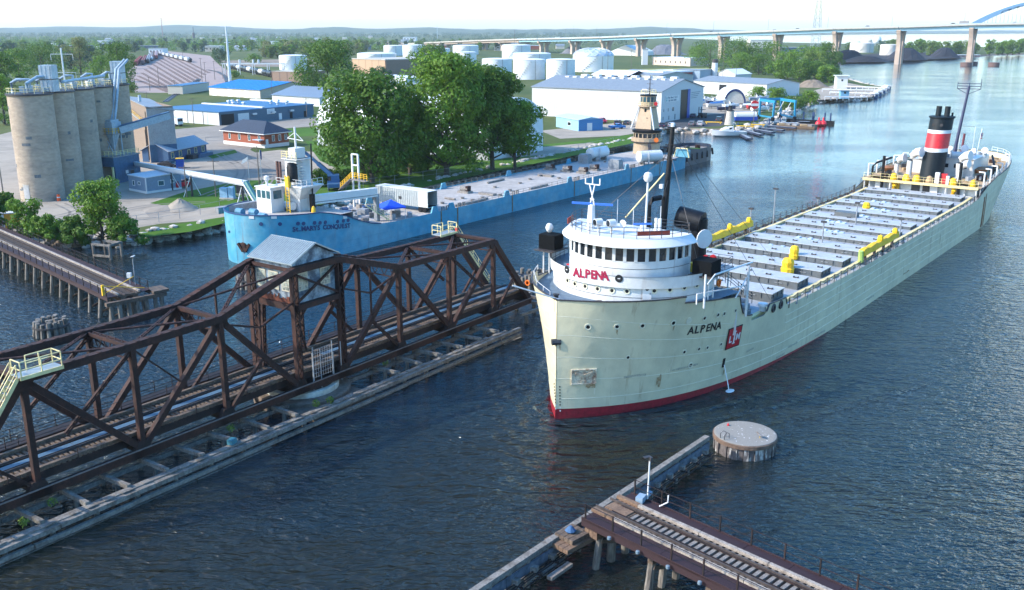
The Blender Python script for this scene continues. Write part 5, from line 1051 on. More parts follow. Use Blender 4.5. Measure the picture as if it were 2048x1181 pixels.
# operator's cabin
M_PEEL = mat('peeling_blue_white', (.27, .33, .37), .85, var=.25, col2=(.06, .075, .10), amt=.9, scale=.9, thr=(.42, .58), bump=.1)
M_TIN = mat('tin_roof', (.30, .35, .36), .45, .3, var=.12)
hy0, hy1, hx0, hx1 = NB[4] + .25, NB[5] - .25, WB + .35, -.35
cb = MB().bb(hx0, hx1, hy0, hy0 + .1, 10.15, 13.95).bb(hx0, hx1, hy1 - .1, hy1, 10.15, 13.95).bb(hx0, hx0 + .1, hy0 + .1, hy1 - .1, 10.15, 13.95).bb(hx1 - .1, hx1, hy0 + .1, hy1 - .1, 10.15, 13.95)
for x in (hx0, hx1 - .1): cb.add([(x, hy0, 13.95), (x + .1, hy0, 13.95), (x, hy1, 13.95), (x + .1, hy1, 13.95), (x, CT, 15.3), (x + .1, CT, 15.3)], [(0, 4, 2), (1, 3, 5), (0, 1, 5, 4), (2, 4, 5, 3)])
cab = cb.build('cabin', M_PEEL, sb); MB().bb(hx0 - .2, hx1 + .2, hy0 - .2, hy1 + .2, 9.95, 10.15).build('cabin_floor', M_RUSTD, cab)
for sg in (-1, 1):
 ye = CT + sg * (hy1 - CT + .45); MB().add([(hx0 - .45, CT, 15.45), (hx1 + .45, CT, 15.45), (hx1 + .45, ye, 13.98), (hx0 - .45, ye, 13.98), (hx0 - .45, CT, 15.37), (hx1 + .45, CT, 15.37), (hx1 + .45, ye, 13.9), (hx0 - .45, ye, 13.9)], [(0, 1, 2, 3), (7, 6, 5, 4), (0, 3, 7, 4), (1, 5, 6, 2), (2, 6, 7, 3)]).build('cabin_roof', M_TIN, cab)
 for k in range(22): xx = hx0 - .35 + (hx1 - hx0 + .7) * k / 21; MB().bar((xx, CT + sg * .03, 15.47), (xx, ye, 14.0), .07, .06).build('roof_seam', M_TIN, cab)
M_SASH = mat('cream_sash', (.42, .39, .30), .6)
def cabin_window(c, w_, h_, face):
 o = MB()
 if face == 'y': o.box(c, (w_ + .2, .08, h_ + .2))
 else: o.box(c, (.08, w_ + .2, h_ + .2))
 f = o.build('window', M_SASH, cab); n = Vector((0, -.05, 0)) if face == 'y' else Vector((.05, 0, 0))
 for i in range(3):
  for j in range(4):
   dx = (i - 1) * w_ / 3; dz_ = (j - 1.5) * h_ / 4; p = Vector(c) + n + (Vector((dx, 0, dz_)) if face == 'y' else Vector((0, dx, dz_)))
   MB().box(p, ((w_ / 3 - .07) if face == 'y' else .02, .02 if face == 'y' else (w_ / 3 - .07), h_ / 4 - .07)).build('pane', M_PANE, f)
M_PANE = mat('old_pane', (.32, .36, .30), .15, var=.35, col2=(.05, .07, .09), amt=.9, scale=1.3)
for x in (-4.6, -2.9, -1.2): cabin_window((x, hy0 - .04, 12.1), 1.1, 1.5, 'y')
for y in (CT - 1.45, CT + 1.3): cabin_window((hx1 + .04, y, 12.1), 1.0, 1.5, 'x')
for k in range(26): MB().bb(hx0 + .05 + k * .19, hx0 + .2 + k * .19, hy0 - .13, hy0 - .08, 10.2, 10.2 + random.uniform(.3, .8)).build('rusty_slat', mat('orange_rust', (.12, .034, .018), .8, var=.4), cab)
# access stair and ladders under the cabin
for x in (-4.9, -4.45): laced('hanging_ladder', (x, 16.0, 3.6), (x, 16.4, 9.9), .3, .25, step=.4)
MB().bar((-3.2, 18.2, 9.8), (-5.2, 21.4, 3.7), .08, .3).bar((-2.6, 18.2, 9.8), (-4.6, 21.4, 3.7), .08, .3).build('stair_stringer', M_RUSTD, sb)
for k in range(14): t = (k + .5) / 14; MB().box((lerp(-2.9, -4.9, t), lerp(18.2, 21.4, t), lerp(9.8, 3.7, t)), (.6, .28, .05), -.55).build('stair_tread', M_RUST, sb)
for x, y in ((.15, 17.8), (.15, 18.8), (.15, 20.4), (.15, 21.4)): MB().bar((x, y, 1.6), (x, y, random.uniform(4.2, 6.2)), .07).build('conduit', M_GREY, sb)
fc_ = MB()
for k in range(9): fc_.bar((.25, 17.8 + k * .3, 2.8), (.25, 17.8 + k * .3, 5.6), .025)
for k in range(8): fc_.bar((.25, 17.8, 2.9 + k * .38), (.25, 20.2, 2.9 + k * .38), .025)
fc_.bar((.25, 17.8, 2.6), (.25, 17.8, 5.9), .08); fc_.bar((.25, 20.2, 2.6), (.25, 20.2, 5.9), .08); fc_.build('mesh_guard', M_GREY, sb)
MB().lathe([(2.95, 1.55), (3.05, 1.55), (3.05, 1.9), (2.95, 1.9)], 40, (-2.9, CT, 0)).build('turning_drum', M_RUSTD, sb)
# pale yellow maintenance platforms with stairs at both portals
def platform(y, sg, near):
 x0, x1 = (-.2, 1.0) if near else (WB - 1.0, WB + .3); z = 11.15
 o = MB().bb(x0, x1, y - sg * .2, y + sg * 2.9, z, z + .08).build('service_platform', mat('platform_grating', (.30, .33, .33), .5, .3), sb)
 rail([(x0, y - sg * .1, z), (x1, y - sg * .1, z), (x1, y + sg * 2.8, z), (x0, y + sg * 2.8, z), (x0, y + sg * .9, z)], 1.15, 1.2, .035, (.5, 1)).build('platform_railing', M_CREAMY, o)
 MB().bb(x1 - .04, x1 + .04, y - sg * .2, y + sg * 2.9, z - .14, z + .12).build('kick_plate', M_CREAMY, o)
 a = Vector(((x0 + x1) / 2, y - sg * .3, z)); c = Vector(((x0 + x1) / 2, NB[0] + .6 if sg > 0 else NB[9] - .6, 3.6))
 for dx in (-.42, .42): MB().bar(a + Vector((dx, 0, 0)), c + Vector((dx, 0, 0)), .06, .28).build('stair_stringer', M_CREAMY, o)
 for k in range(20): p = a.lerp(c, (k + .5) / 20); MB().box(p, (.8, .22, .04)).build('stair_tread', M_GREY, o)
 for dx in (-.42, .42): rail([a + Vector((dx, 0, 0)), c + Vector((dx, 0, 0))], 1.0, 1.6, .03, (.5, 1)).build('stair_railing', M_CREAMY, o)
platform(NB[1] - .4, 1, True); platform(NB[8] + .2, -1, False)
MB().lathe([(.18, 0), (.18, .4), (0, .55)], 10, (WB + .2, NB[8] + .4, 11.2)).build('signal_lamp', M_RED, sb)
# ---- pivot pier and timber fender
M_PIER = mat('stained_pier_concrete', (.17, .13, .10), .9, var=.25, col2=(.08, .065, .05), amt=.7, scale=.7, bump=.1)
pp = thing('pivot_pier', 'round stained concrete pivot pier under the swing bridge', 'bridge pier', FS)
MB().lathe([(4.6, -1), (4.6, .9), (4.4, 1.0), (0, 1.02)], 40, (-2.9, CT, 0)).build('base', M_PIER, pp, smooth=False)
MB().lathe([(3.5, 1.0), (3.5, 1.5), (3.4, 1.54), (0, 1.55)], 40, (-2.9, CT, 0)).build('track_ring', mat('rim_plate', (.45, .48, .44), .6, var=.2, col2=(.2, .15, .1), amt=.5), pp)
MB().bb(-2.5, 3.2, CT - 4.2, CT + 3.6, -1, .55).build('apron', M_PIER, pp)
fd = thing('timber_fender', 'long weathered grey timber fender on piles along the near side of the swing bridge', 'fender', FS)
y0, y1 = -24, 46.2
def timbers(par, x, z, w_, h_, ya, yb, nm='beam', seg=7.5, off=0):
 y = ya - off
 while y < yb:
  e = min(yb, y + seg - .05)
  if e > ya: MB().box((x + random.uniform(-.05, .05), (max(y, ya) + e) / 2, z + random.uniform(-.03, .03)), (w_, e - max(y, ya), h_)).build(nm, M_WOOD, par)
  y += seg
timbers(fd, 3.55, .95, .42, .34, y0, y1); timbers(fd, 3.1, 1.05, .36, .3, y0, y1 - 2, off=3); timbers(fd, 2.72, .98, .3, .3, y0, y1 - 5, off=5); timbers(fd, 3.75, .35, .3, .3, y0, y1, off=2); timbers(fd, 3.7, -.12, .3, .28, y0, y1, off=4)
yb_ = y0 + 1
while yb_ < y1 - 1:
 if abs(yb_ - CT) > 4.6:
  MB().bar((2.9, yb_, 1.3), (-.6, yb_ + random.uniform(-.3, .3), 1.25), .32, .32).build('cross_beam', M_WOOD, fd)
  MB().bar((2.5, yb_ + .3, 1.0), (-.4, yb_ + 1.9, -.3), .26, .26).build('brace', M_WOOD, fd)
  for x in (3.2, .6, -1.4): MB().tube([(x, yb_ + .4, 1.0), (x, yb_ + .4, -1.4)], .2, 7).build('pile', M_PILE, fd)
 yb_ += 3.3
yb_ = y0
while yb_ < y1 - 2:
 MB().box((3.12 + random.uniform(-.05, .08), yb_, 1.24), (.5, random.uniform(.5, 1.1), .07), random.uniform(-.1, .1)).build('top_plank', M_WOOD, fd); yb_ += random.uniform(1.2, 2.4)
MB().box((2.9, 6.2, 1.5), (.5, .7, .4), .3).build('litter_box', mat('teal_litter', (.05, .18, .22), .5), fd)
timbers(fd, -.6, .8, .34, .34, y0, y1, off=2); timbers(fd, -5.0, .8, .34, .34, y0, y1, off=2)
fd2 = thing('fender_walkway', 'rusty steel walkway with handrail on piles along the far side of the swing bridge', 'walkway', FS)
MB().bb(-10.6, -9.2, -20, 44, 1.9, 2.05).build('deck', M_RUSTD, fd2)
for x in (-10.55, -9.25):
 b_ = MB().bb(x - .06, x + .06, -20, 44, 1.9, 2.05).bb(x - .06, x + .06, -20, 44, 1.0, 1.12); b_.build('girder_flange', M_RUST, fd2)
 l_ = MB(); y = -20
 while y < 44: l_.bar((x, y, 1.1), (x, y + .5, 1.95), .07); l_.bar((x, y + .5, 1.95), (x, y + 1, 1.1), .07); y += 1
 tag(l_.build('lacing', M_RUST, fd2), kind='stuff')
rail([(-10.5, -20, 2.05), (-10.5, 44, 2.05)], 1.05, 1.9, .03, (.5, 1)).build('railing', M_RUSTD, fd2); rail([(-9.3, -20, 2.05), (-9.3, -6, 2.05)], 1.05, 1.9, .03, (.5, 1)).build('railing', M_RUSTD, fd2)
for y in range(-20, 45, 4):
 for x in (-10.3, -9.4): MB().tube([(x, y, 1.0), (x, y, -1.4)], .22, 8).build('pile', M_PILE, fd2)
def dolphin(px, py, label, r=1.7, z=1.7, n=26, name='pile_cluster', zb=0.0):
 c = G(px, py, zb); t = thing(name, label, 'pile cluster', None, None, (c.x, c.y, 0)); rnd = random.Random(px)
 for k in range(n):
  a = rnd.uniform(0, 6.28); rr = r * sqrt(rnd.random()) if k > 14 else r; a = 2 * pi * k / 15 if k < 15 else a
  h_ = z + rnd.uniform(-.25, .2); MB().tube([(rr * 1.12 * cos(a), rr * 1.12 * sin(a), -1.4), (rr * .95 * cos(a), rr * .95 * sin(a), h_)], .3, 8, .26).build('pile', M_PILE, t)
 MB().lathe([(r * 1.14, .2), (r * 1.18, .2), (r * 1.18, .4), (r * 1.14, .4)], 20, (0, 0, z * .45)).build('cable_band', M_DARK, t); return t
dolphin(104, 668, 'round cluster of dark timber piles near the left end of the bridge')
dolphin(505, 572, 'round cluster of timber piles behind the inclined chord left of the cabin', 1.9, 1.8)
dolphin(1063, 572, 'wide mound of dark timber piles behind the right end of the swing bridge', 2.6, 1.8, 40)
# timber rest pier at the right end
rp_ = thing('rest_pier', 'broken timber rest pier with leaning piles at the right end of the swing bridge', 'rest pier', FS)
for k, (x, y) in enumerate(((1.2, 51), (2.4, 52.5), (1.8, 54.2), (-.5, 55), (3.6, 54.6), (-3, 55), (-5.5, 55), (-6.5, 53), (2.9, 56.2))):
 MB().tube([(x, y, -1.4), (x + random.uniform(-.2, .2), y + random.uniform(-.2, .2), random.uniform(.8, 1.7))], .24, 8).build('pile', M_PILE, rp_)
for a, c in (((-7, 53.5, 1.5), (2.5, 55, 1.5)), ((-7, 56, 1.6), (4, 57, 1.4)), ((1, 50, 1.2), (2, 57, 1.4)), ((-3, 52, 1.4), (-3, 58, 1.5)), ((-6, 52, 1.4), (-6, 58, 1.5))): MB().bar(a, c, .34, .34).build('beam', M_WOOD, rp_)
pm('life_ring', life, rp_, orient(FS.l(G(1055, 566, 2.6)), (1, 0, 0), (0, 0, 1), 0))
# ------------------------------------------------------------------ timber trestles, guard wall and concrete dolphin
M_WALKR = mat('maroon_walkway', (.026, .011, .013), .75, var=.3, col2=(.02, .01, .012), amt=.4, scale=3)
M_TIMB = mat('bleached_timber', (.30, .26, .22), .85, var=.3, col2=(.14, .11, .09), amt=.75, scale=2.2)
def trestle(t, L, ties, guard, xn, xf, bent=4.2, npile=5, first=1.2, zt=3.3, n_new=0, near_low=0.0):
 tie_m = MB().bb(-1.45, 1.45, -.125, .125, -.12, .12).mesh('tie', ties); new_m = MB().bb(-1.5, 1.5, -.13, .13, -.12, .13).mesh('tie', M_NEWWOOD)
 y = .2; k = 0
 while y < L:
  child('tie', new_m if k < n_new else tie_m, t, loc=(random.uniform(-.06, .06), y, zt - .12), rot=(0, 0, random.uniform(-.015, .015))); y += .34 if k < n_new else .46; k += 1
 for x in (-.72, .72):
  MB().bb(x - .035, x + .035, -.4, L, zt + .01, zt + .17).bb(x - .075, x + .075, -.4, L, zt, zt + .03).build('rail', M_RAIL, t)
 for x in (-.5, .5): MB().bb(x - .03, x + .03, .8, L, zt + .01, zt + .13).build('guard_rail', M_RUSTD, t)
 for x in (-1.28, 1.28):
  y = 1.6 if n_new else .2
  while y < L: MB().bb(x - .13, x + .13, y, min(L, y + 4.9), zt, zt + .2).build('guard_timber', guard, t); y += 4.95
 for x0, x1 in ((min(xn, xf), -1.46), (1.46, max(xn, xf))):
  if x1 - x0 > .2:
   y = 0
   while y < L: MB().bb(x0, x1, y, min(L, y + 3.1), zt - .07, zt + .02).build('walkway_plank', M_WALKR, t); y += 3.13
   MB().bb(x0 if x0 < 0 else x1 - .06, x0 + .06 if x0 < 0 else x1, 0, L, zt - .5, zt + .1).build('edge_beam', M_WALKR, t)
 for sx in (min(xn, xf) + .05, max(xn, xf) - .05):
  for k in range(int(L / 2.3) + 1): MB().bar((sx, .3 + k * 2.3, zt - .3), (sx, .3 + k * 2.3, zt + 1.15), .09).build('railing_post', M_RUSTD, t)
  for h in (.58, 1.1): MB().bar((sx, .3, zt + h), (sx, L, zt + h), .035).build('railing_cable', M_RUSTD, t)
 for x in (-.75, .75): MB().bb(x - .3, x + .3, .1, L, zt - .85, zt - .25).build('stringer', M_TIE, t)
 y = first
 while y < L:
  MB().box((0, y, zt - 1.05), (4.2, .38, .4)).build('cap_beam', M_TIE, t)
  for k in range(npile):
   x = -1.9 + 3.8 * k / (npile - 1); bt = x * .14; r_ = random.uniform(.25, .32)
   MB().tube([(x + bt * 1.9, y + random.uniform(-.1, .1), -1.4), (x, y, zt - 1.2)], r_, 8, r_ * .92).build('pile', M_PILE, t)
  MB().bar((-2.1, y + .25, .4), (2.0, y + .25, zt - 1.4), .08, .24).build('sway_brace', M_TIE, t)
  y += bent
FR = Frame((6.4, 57.35, 0), R(136.5))
tr2 = thing('railway_trestle', 'maroon and grey timber railway trestle with rails and cable railings at the lower right', 'trestle', FR)
trestle(tr2, 30, M_TIEG, M_TIMB, 2.6, -2.5, 4.3, 4, 1.0, 3.4, 6)
for x, y in ((1.28, .75), (-1.28, .75)): MB().bb(x - .15, x + .15, y - .95, y + .85, 3.4, 3.62).build('guard_timber', M_NEWWOOD, tr2)
MB().bb(-.42, .42, .1, 1.9, 3.41, 3.5).build('crossing_plank', M_NEWWOOD, tr2)
for k in range(13):
 if k == 0: continue
 for sx in (-2.75, 2.85): MB().lathe([(.06, -.11), (.13, -.09), (.13, .08), (.06, .11)], 8, (sx, .3 + k * 2.3, 3.15)).build('float_jug', mat('dull_jug', (.13, .18, .22), .6), tr2)
q = FR.g(1110, 155 + 960 - 120, 3.4); MB().box((-2.0, 1.2, 3.62), (.75, .5, .4), .3).build('blue_bundle', mat('pale_blue_jug', (.2, .28, .36), .5), tr2)
tubep('white_pipe', M_CLEAN, [(-2.45, 3.1, 4.4), (-2.45, 3.1, 3.9), (-2.2, 2.6, 3.5)], .05, 6, par=tr2)
# loose blocking under the end
for k in range(5): MB().box((3.3 + .0 * k, -1.2 + k * .42, 2.0 - .02), (2.6, .38, .3)).build('blocking_timber', M_NEWWOOD, tr2)
for k in range(4): MB().box((3.1, -.9 + k * .4, 2.32), (1.7, .36, .28), .0).build('blocking_timber', M_TIE, tr2)
for k in range(3): MB().box((5.2, -.9 + k * .75, .9), (2.2, .42, .22), .12).build('blocking_timber', M_TIEG, tr2)
MB().lathe([(.25, 0), (.38, .15), (.1, .45), (0, .46)], 8, (3.2, -.4, 2.46)).build('blue_tangle', mat('blue_rope', (.04, .10, .2), .8), tr2)
for k in range(3): MB().box((1.9, .3 + k * .36, 2.45), (1.0, .34, .5)).build('blocking_timber', M_NEWWOOD, tr2)
FL = Frame((-46.0, 110.1, 0), R(315.4))
tr1 = thing('railway_trestle', 'dark railway trestle on round timber piles reaching in from the left bank', 'trestle', FL)
trestle(tr1, 62, M_TIE, M_TIMB, -2.7, 2.5, 3.2, 4, 1.0, 3.4, 0)
MB().bar((-2.6, 1.2, 4.6), (2.2, .8, 3.55), .07).bar((-2.6, 1.2, 3.6), (2.2, 3.6, 4.5), .07).build('yellow_barrier', M_YEL, tr1); MB().bar((-2.6, 1.3, 3.4), (-2.6, 1.3, 4.7), .28).build('yellow_post', M_YEL, tr1)
for x in (-2.6, -1.6, -.5, .6, 1.7, 2.8, 3.6): MB().tube([(x, -.7, -1.4), (x, -.6, 2.6)], .27, 8).build('pile', M_PILE, tr1)
MB().bb(-3.2, 4.2, -.9, -.3, 2.5, 2.95).build('end_beam', M_TIE, tr1); MB().bb(2.6, 4.6, -.8, 1.6, 3.0, 3.3).build('end_block', M_TIE, tr1)
# old timber frame in the water by the left trestle
c = G(217, 515, 0); of = thing('mooring_stand', 'small weathered timber frame standing in the water beside the left trestle', 'timber frame', None, None, (c.x, c.y, 0), R(-20))
for x in (-1.6, 1.6):
 for y in (-1.2, 1.2): MB().tube([(x, y, -1.2), (x, y, 2.2)], .22, 8).build('pile', M_PILE, of)
for a, c in (((-1.8, -1.2, 2.2), (1.8, -1.2, 2.2)), ((-1.8, 1.2, 2.2), (1.8, 1.2, 2.2)), ((1.6, -1.3, 2.25), (1.6, 1.3, 2.25)), ((-1.6, -1.3, .5), (1.6, -1.3, .5))): MB().bar(a, c, .28, .3).build('beam', M_WOOD, of)
# guard wall with wales and brackets
FG = Frame(G(950, 1181, 2.2).to_2d().to_3d(), R(39.41))
gw = thing('guard_wall', 'long grey timber guard wall with pipes running from the lower edge to the concrete dolphin', 'guard wall', FG)
y = -10
while y < 28.4:
 e = min(28.4, y + 4.2); MB().bb(-.22, .22, y, e - .04, 1.95, 2.3).build('cap_beam', M_WOOD, gw); MB().bb(-.36, -.18, y, e - .04, 1.5, 1.9).build('wale', M_WOOD, gw); MB().bb(-.36, -.18, y, e - .04, .9, 1.25).build('wale', M_WOOD, gw); MB().bb(-.36, -.18, y, e - .04, .2, .6).build('wale', M_WOOD, gw); MB().bb(.12, .26, y, e - .04, 1.15, 1.75).build('wale', mat('blue_stained_wood', (.09, .105, .13), .85, var=.4), gw); y += 4.2
for k in range(20):
 y = -8 + k * 1.85; MB().tube([(.0, y, -1.4), (0, y, 1.95)], .2, 7).build('pile', M_PILE, gw)
 MB().box((.42, y + .2, 1.35), (.45, .4, .35), .2).build('block', M_WOOD, gw); MB().bb(.26, .95, y + .1, y + .22, 1.05, 1.2).build('bracket', M_RUSTD, gw)
for x, z in ((.45, 1.16), (.62, 1.1), (.8, 1.12), (.92, .9)): MB().tube([(x, -9, z), (x, 10, z + .1), (x, 28, z)], .045, 5).build('pipe', M_RUSTD, gw)
MB().box((.7, 18.2, 1.35), (.3, .9, .2), .1).build('blue_jerrycan', mat('pale_blue_jug', (.2, .28, .36), .5), gw)
FD = Vector((19.55, 73.6, 0))
dp = thing('concrete_dolphin', 'big round dolphin of ribbed steel sheet piles with a bird spotted concrete top', 'dolphin', None, None, FD)
M_SHEET = mat('stained_sheet_pile', (.10, .085, .08), .7, var=.35, col2=(.5, .48, .44), amt=.8, scale=.9, stretch=(2.5, 2.5, .7), thr=(.5, .6), bump=.1)
n = 34; rr = 2.48
for k in range(n):
 a0, a1 = 2 * pi * (k + .04) / n, 2 * pi * (k + .96) / n; o_ = .0 if k % 2 else .09
 MB().add([(cos(a) * (rr + o_ - d), sin(a) * (rr + o_ - d), z) for z in (-1.2, 1.12) for a in (a0, a1) for d in (0, .14)], [(0, 2, 6, 4), (3, 1, 5, 7), (1, 0, 4, 5), (2, 3, 7, 6), (4, 6, 7, 5)]).build('sheet_pile', M_SHEET, dp)
MB().lathe([(2.62, 1.0), (2.66, 1.02), (2.66, 1.32), (2.58, 1.36)], 48).build('rim_band', mat('rust_brown_rim', (.13, .085, .06), .8, var=.3), dp)
MB().lathe([(2.57, 1.1), (2.57, 1.4), (2.4, 1.43), (0, 1.47)], 48).build('concrete_top', mat('dolphin_concrete', (.21, .20, .18), .9, var=.12, col2=(.42, .41, .39), amt=.9, scale=2.4, thr=(.63, .68), bump=.04), dp)
for a in (3.55, 3.75): MB().tube([(2.5 * cos(a), 2.5 * sin(a), .4), (2.5 * cos(a), 2.5 * sin(a), 1.85), (2.2 * cos(a), 2.2 * sin(a), 2.0), (1.95 * cos(a), 1.95 * sin(a), 1.85), (1.95 * cos(a), 1.95 * sin(a), 1.4)], .03, 6).build('ladder_handle', M_DARK, dp)
MB().lathe([(.1, 0), (.1, .12), (.03, .2), (0, .28)], 8, (-1.1, 1.5, 1.44)).build('marker_light', M_RED, dp)
for k in range(26):
 a, r_ = random.uniform(0, 6.28), 2.2 * sqrt(random.random()); MB().lathe([(random.uniform(.02, .07), .0), (0, .012)], 6, (r_ * cos(a), r_ * sin(a), 1.462 - r_ * .012 + .004)).build('dropping', M_CLEAN, dp)
def bird(name, label, loc, rz, s=1.0, body=(.3, .28, .26), white=True):
 t = thing(name, label, 'bird', None, None, loc, rz, s); m = mat('bird_white' if white else 'bird_brown', (.75, .75, .73) if white else (.16, .13, .11), .8)
 MB().tube([(-.32, 0, .24), (-.2, 0, .25), (0, 0, .27), (.16, 0, .33), (.22, 0, .42), (.27, 0, .46), (.34, 0, .45), (.4, 0, .44)], [.015, .06, .105, .085, .05, .055, .03, .008], 10).build('body', m, t, smooth=True)
 for sg in (-1, 1):
  MB().tube([(.12, sg * .08, .33), (-.08, sg * .1, .3), (-.36, sg * .03, .25)], [.03, .05, .008], 6).build('wing', mat('wing_grey', (.2, .21, .22), .8), t); MB().tube([(0, sg * .04, .2), (.01, sg * .04, .1), (.0, sg * .04, .0)], .011, 5).build('leg', M_YEL, t)
bird('seagull', 'brown young gull standing on the round concrete dolphin', FD + Vector((.95, -1.1, 1.435)), 2.4, 1.0, white=False)
# light pole with a bird-like solar head on the right trestle
c = G(1295, 1000, 3.42); lp = thing('light_pole', 'slender white pole with a dark solar lamp head on the lower right trestle', 'light pole', None, None, (c.x, c.y, 3.42))
MB().tube([(0, 0, 0), (.05, .05, 3.0)], .055, 8).build('pole', M_CLEAN, lp); MB().box((-.12, .1, 3.1), (.5, .3, .06), .4).box((.1, 0, 3.0), (.16, .3, .3), .4).build('solar_head', M_DARK, lp); MB().bb(-.2, .2, -.2, .2, 0, .06).build('base_plate', M_RUST, lp)
q = FL.g(264, 565, 3.4); c = FL.w(2.3, 3.6, 3.4); mp_ = thing('marker_post', 'thin post with a white lamp box by the end of the left trestle', 'post', None, None, c)
MB().tube([(0, 0, 0), (0, 0, 3.3)], .05, 6).build('pole', M_GREY, mp_); MB().bb(-.9, -.4, -.2, .2, .9, 1.5).build('lamp_box', M_CLEAN, mp_); MB().bar((-.65, 0, 0), (-.65, 0, .9), .08).build('bracket', M_GREY, mp_)
bird('seagull', 'white gull perched on the post at the end of the left trestle', c + Vector((0, 0, 3.3)), .5, .9)
# ------------------------------------------------------------------ builders for buildings and vehicles
class Bld:
 """A box building from the pixels of its base corners: L..M is the wall that faces us, M..R its right end."""
 def __init__(s, name, label, cat, pL, pM, pR=None, depth=None, h=None, htop=None, z=LZ, group=None):
  L, M = G(*pL, z), G(*pM, z); u = (M - L); s.w = u.length; u.normalize()
  s.f = Frame(L, atan2(-u.y, u.x)); s.d = depth if depth else abs(s.f.l(G(*pR, z)).y)
  s.h = h if h else HZ(htop[0], htop[1], M) - z
  s.t = thing(name, label, cat, s.f, group)
 def walls(s, m, h=None, z0=0.0, name='wall', th=.25):
  h = h or s.h; w, d = s.w, s.d
  for nm, b in (('front', (0, w, 0, th)), ('back', (0, w, d - th, d)), ('left', (0, th, th, d - th)), ('right', (w - th, w, th, d - th))):
   MB().bb(b[0], b[1], b[2], b[3], z0, h).build(name, m, s.t)
  return s
 def gable(s, m, rise, axis='x', ov=.4, mw=None, th=.15):
  w, d, h = s.w, s.d, s.h
  if axis == 'x':
   for sg in (0, 1):
    y0, y1 = (-ov, d / 2) if sg == 0 else (d + ov, d / 2); e = rise * ov / (d / 2)
    MB().add([(-ov, y0, h - e), (w + ov, y0, h - e), (w + ov, y1, h + rise), (-ov, y1, h + rise), (-ov, y0, h - e - th), (w + ov, y0, h - e - th), (w + ov, y1, h + rise - th), (-ov, y1, h + rise - th)], [(0, 1, 2, 3), (7, 6, 5, 4), (0, 4, 5, 1), (0, 3, 7, 4), (1, 5, 6, 2)]).build('roof', m, s.t)
   if mw:
    for x in (0, w): MB().add([(x, 0, h), (x, d, h), (x, d / 2, h + rise - th), (x + (.2 if x == 0 else -.2), 0, h), (x + (.2 if x == 0 else -.2), d, h), (x + (.2 if x == 0 else -.2), d / 2, h + rise - th)], [(0, 1, 2), (5, 4, 3), (0, 2, 5, 3), (1, 4, 5, 2)]).build('gable', mw, s.t)
  else:
   for sg in (0, 1):
    x0, x1 = (-ov, w / 2) if sg == 0 else (w + ov, w / 2); e = rise * ov / (w / 2)
    MB().add([(x0, -ov, h - e), (x0, d + ov, h - e), (x1, d + ov, h + rise), (x1, -ov, h + rise), (x0, -ov, h - e - th), (x0, d + ov, h - e - th), (x1, d + ov, h + rise - th), (x1, -ov, h + rise - th)], [(0, 1, 2, 3), (7, 6, 5, 4), (0, 4, 5, 1), (0, 3, 7, 4), (1, 5, 6, 2)]).build('roof', m, s.t)
   if mw:
    for y in (0, d): MB().add([(0, y, h), (w, y, h), (w / 2, y, h + rise - th), (0, y + (.2 if y == 0 else -.2), h), (w, y + (.2 if y == 0 else -.2), h), (w / 2, y + (.2 if y == 0 else -.2), h + rise - th)], [(0, 1, 2), (5, 4, 3), (0, 2, 5, 3), (1, 4, 5, 2)]).build('gable', mw, s.t)
  return s
 def hip(s, m, rise, ov=.6):
  w, d, h = s.w, s.d, s.h; r = d / 2; a = (-ov, -ov, h), (w + ov, -ov, h), (w + ov, d + ov, h), (-ov, d + ov, h); p, q = (r * .9, d / 2, h + rise), (w - r * .9, d / 2, h + rise)
  MB().add([*a, p, q], [(0, 1, 5, 4), (1, 2, 5), (2, 3, 4, 5), (3, 0, 4), (3, 2, 1, 0)]).build('roof', m, s.t); MB().bb(-ov, w + ov, -ov, d + ov, h - .25, h - .02).build('eave', M_CLEAN, s.t); return s
 def flat(s, m, ov=.0, th=.2):
  MB().bb(-ov, s.w + ov, -ov, s.d + ov, s.h + .005, s.h + th).build('roof', m, s.t); return s
 def shed(s, m, rise, ov=.4):
  w, d, h = s.w, s.d, s.h; MB().add([(-ov, -ov, h), (w + ov, -ov, h), (w + ov, d + ov, h + rise), (-ov, d + ov, h + rise), (-ov, -ov, h + .15), (w + ov, -ov, h + .15), (w + ov, d + ov, h + rise + .15), (-ov, d + ov, h + rise + .15)], [(3, 2, 1, 0), (4, 5, 6, 7), (0, 1, 5, 4), (1, 2, 6, 5), (2, 3, 7, 6), (3, 0, 4, 7)]).build('roof', m, s.t)
  for x in (0, w - .2): MB().add([(x, 0, h), (x, d, h), (x, d, h + rise), (x + .2, 0, h), (x + .2, d, h), (x + .2, d, h + rise)], [(0, 1, 2), (5, 4, 3), (0, 2, 5, 3), (1, 4, 5, 2)]).build('side_wall', M_GREY, s.t)
  return s
 def opening(s, nm, face, c, z, w, h, m=None, frame=None, fw=.12, out=.03, pane=True):
  f = MB(); g = MB(); a, b = w / 2, h / 2
  def bx(mb, x0, x1, z0, z1, o0, o1):
   if face == 'f': mb.bb(c + x0, c + x1, -o1, -o0, z + z0, z + z1)
   else: mb.bb(s.w + o0, s.w + o1, c + x0, c + x1, z + z0, z + z1)
  if frame:
   bx(f, -a - fw, a + fw, -b - fw, -b, -.02, out + .05); bx(f, -a - fw, a + fw, b, b + fw, -.02, out + .05); bx(f, -a - fw, -a, -b, b, -.02, out + .05); bx(f, a, a + fw, -b, b, -.02, out + .05)
   o = f.build(nm, frame, s.t); bx(g, -a, a, -b, b, -.02, out); g.build('pane', m or M_GLASS, o); return o
  bx(g, -a, a, -b, b, -.02, out); return g.build(nm, m or M_GLASS, s.t)
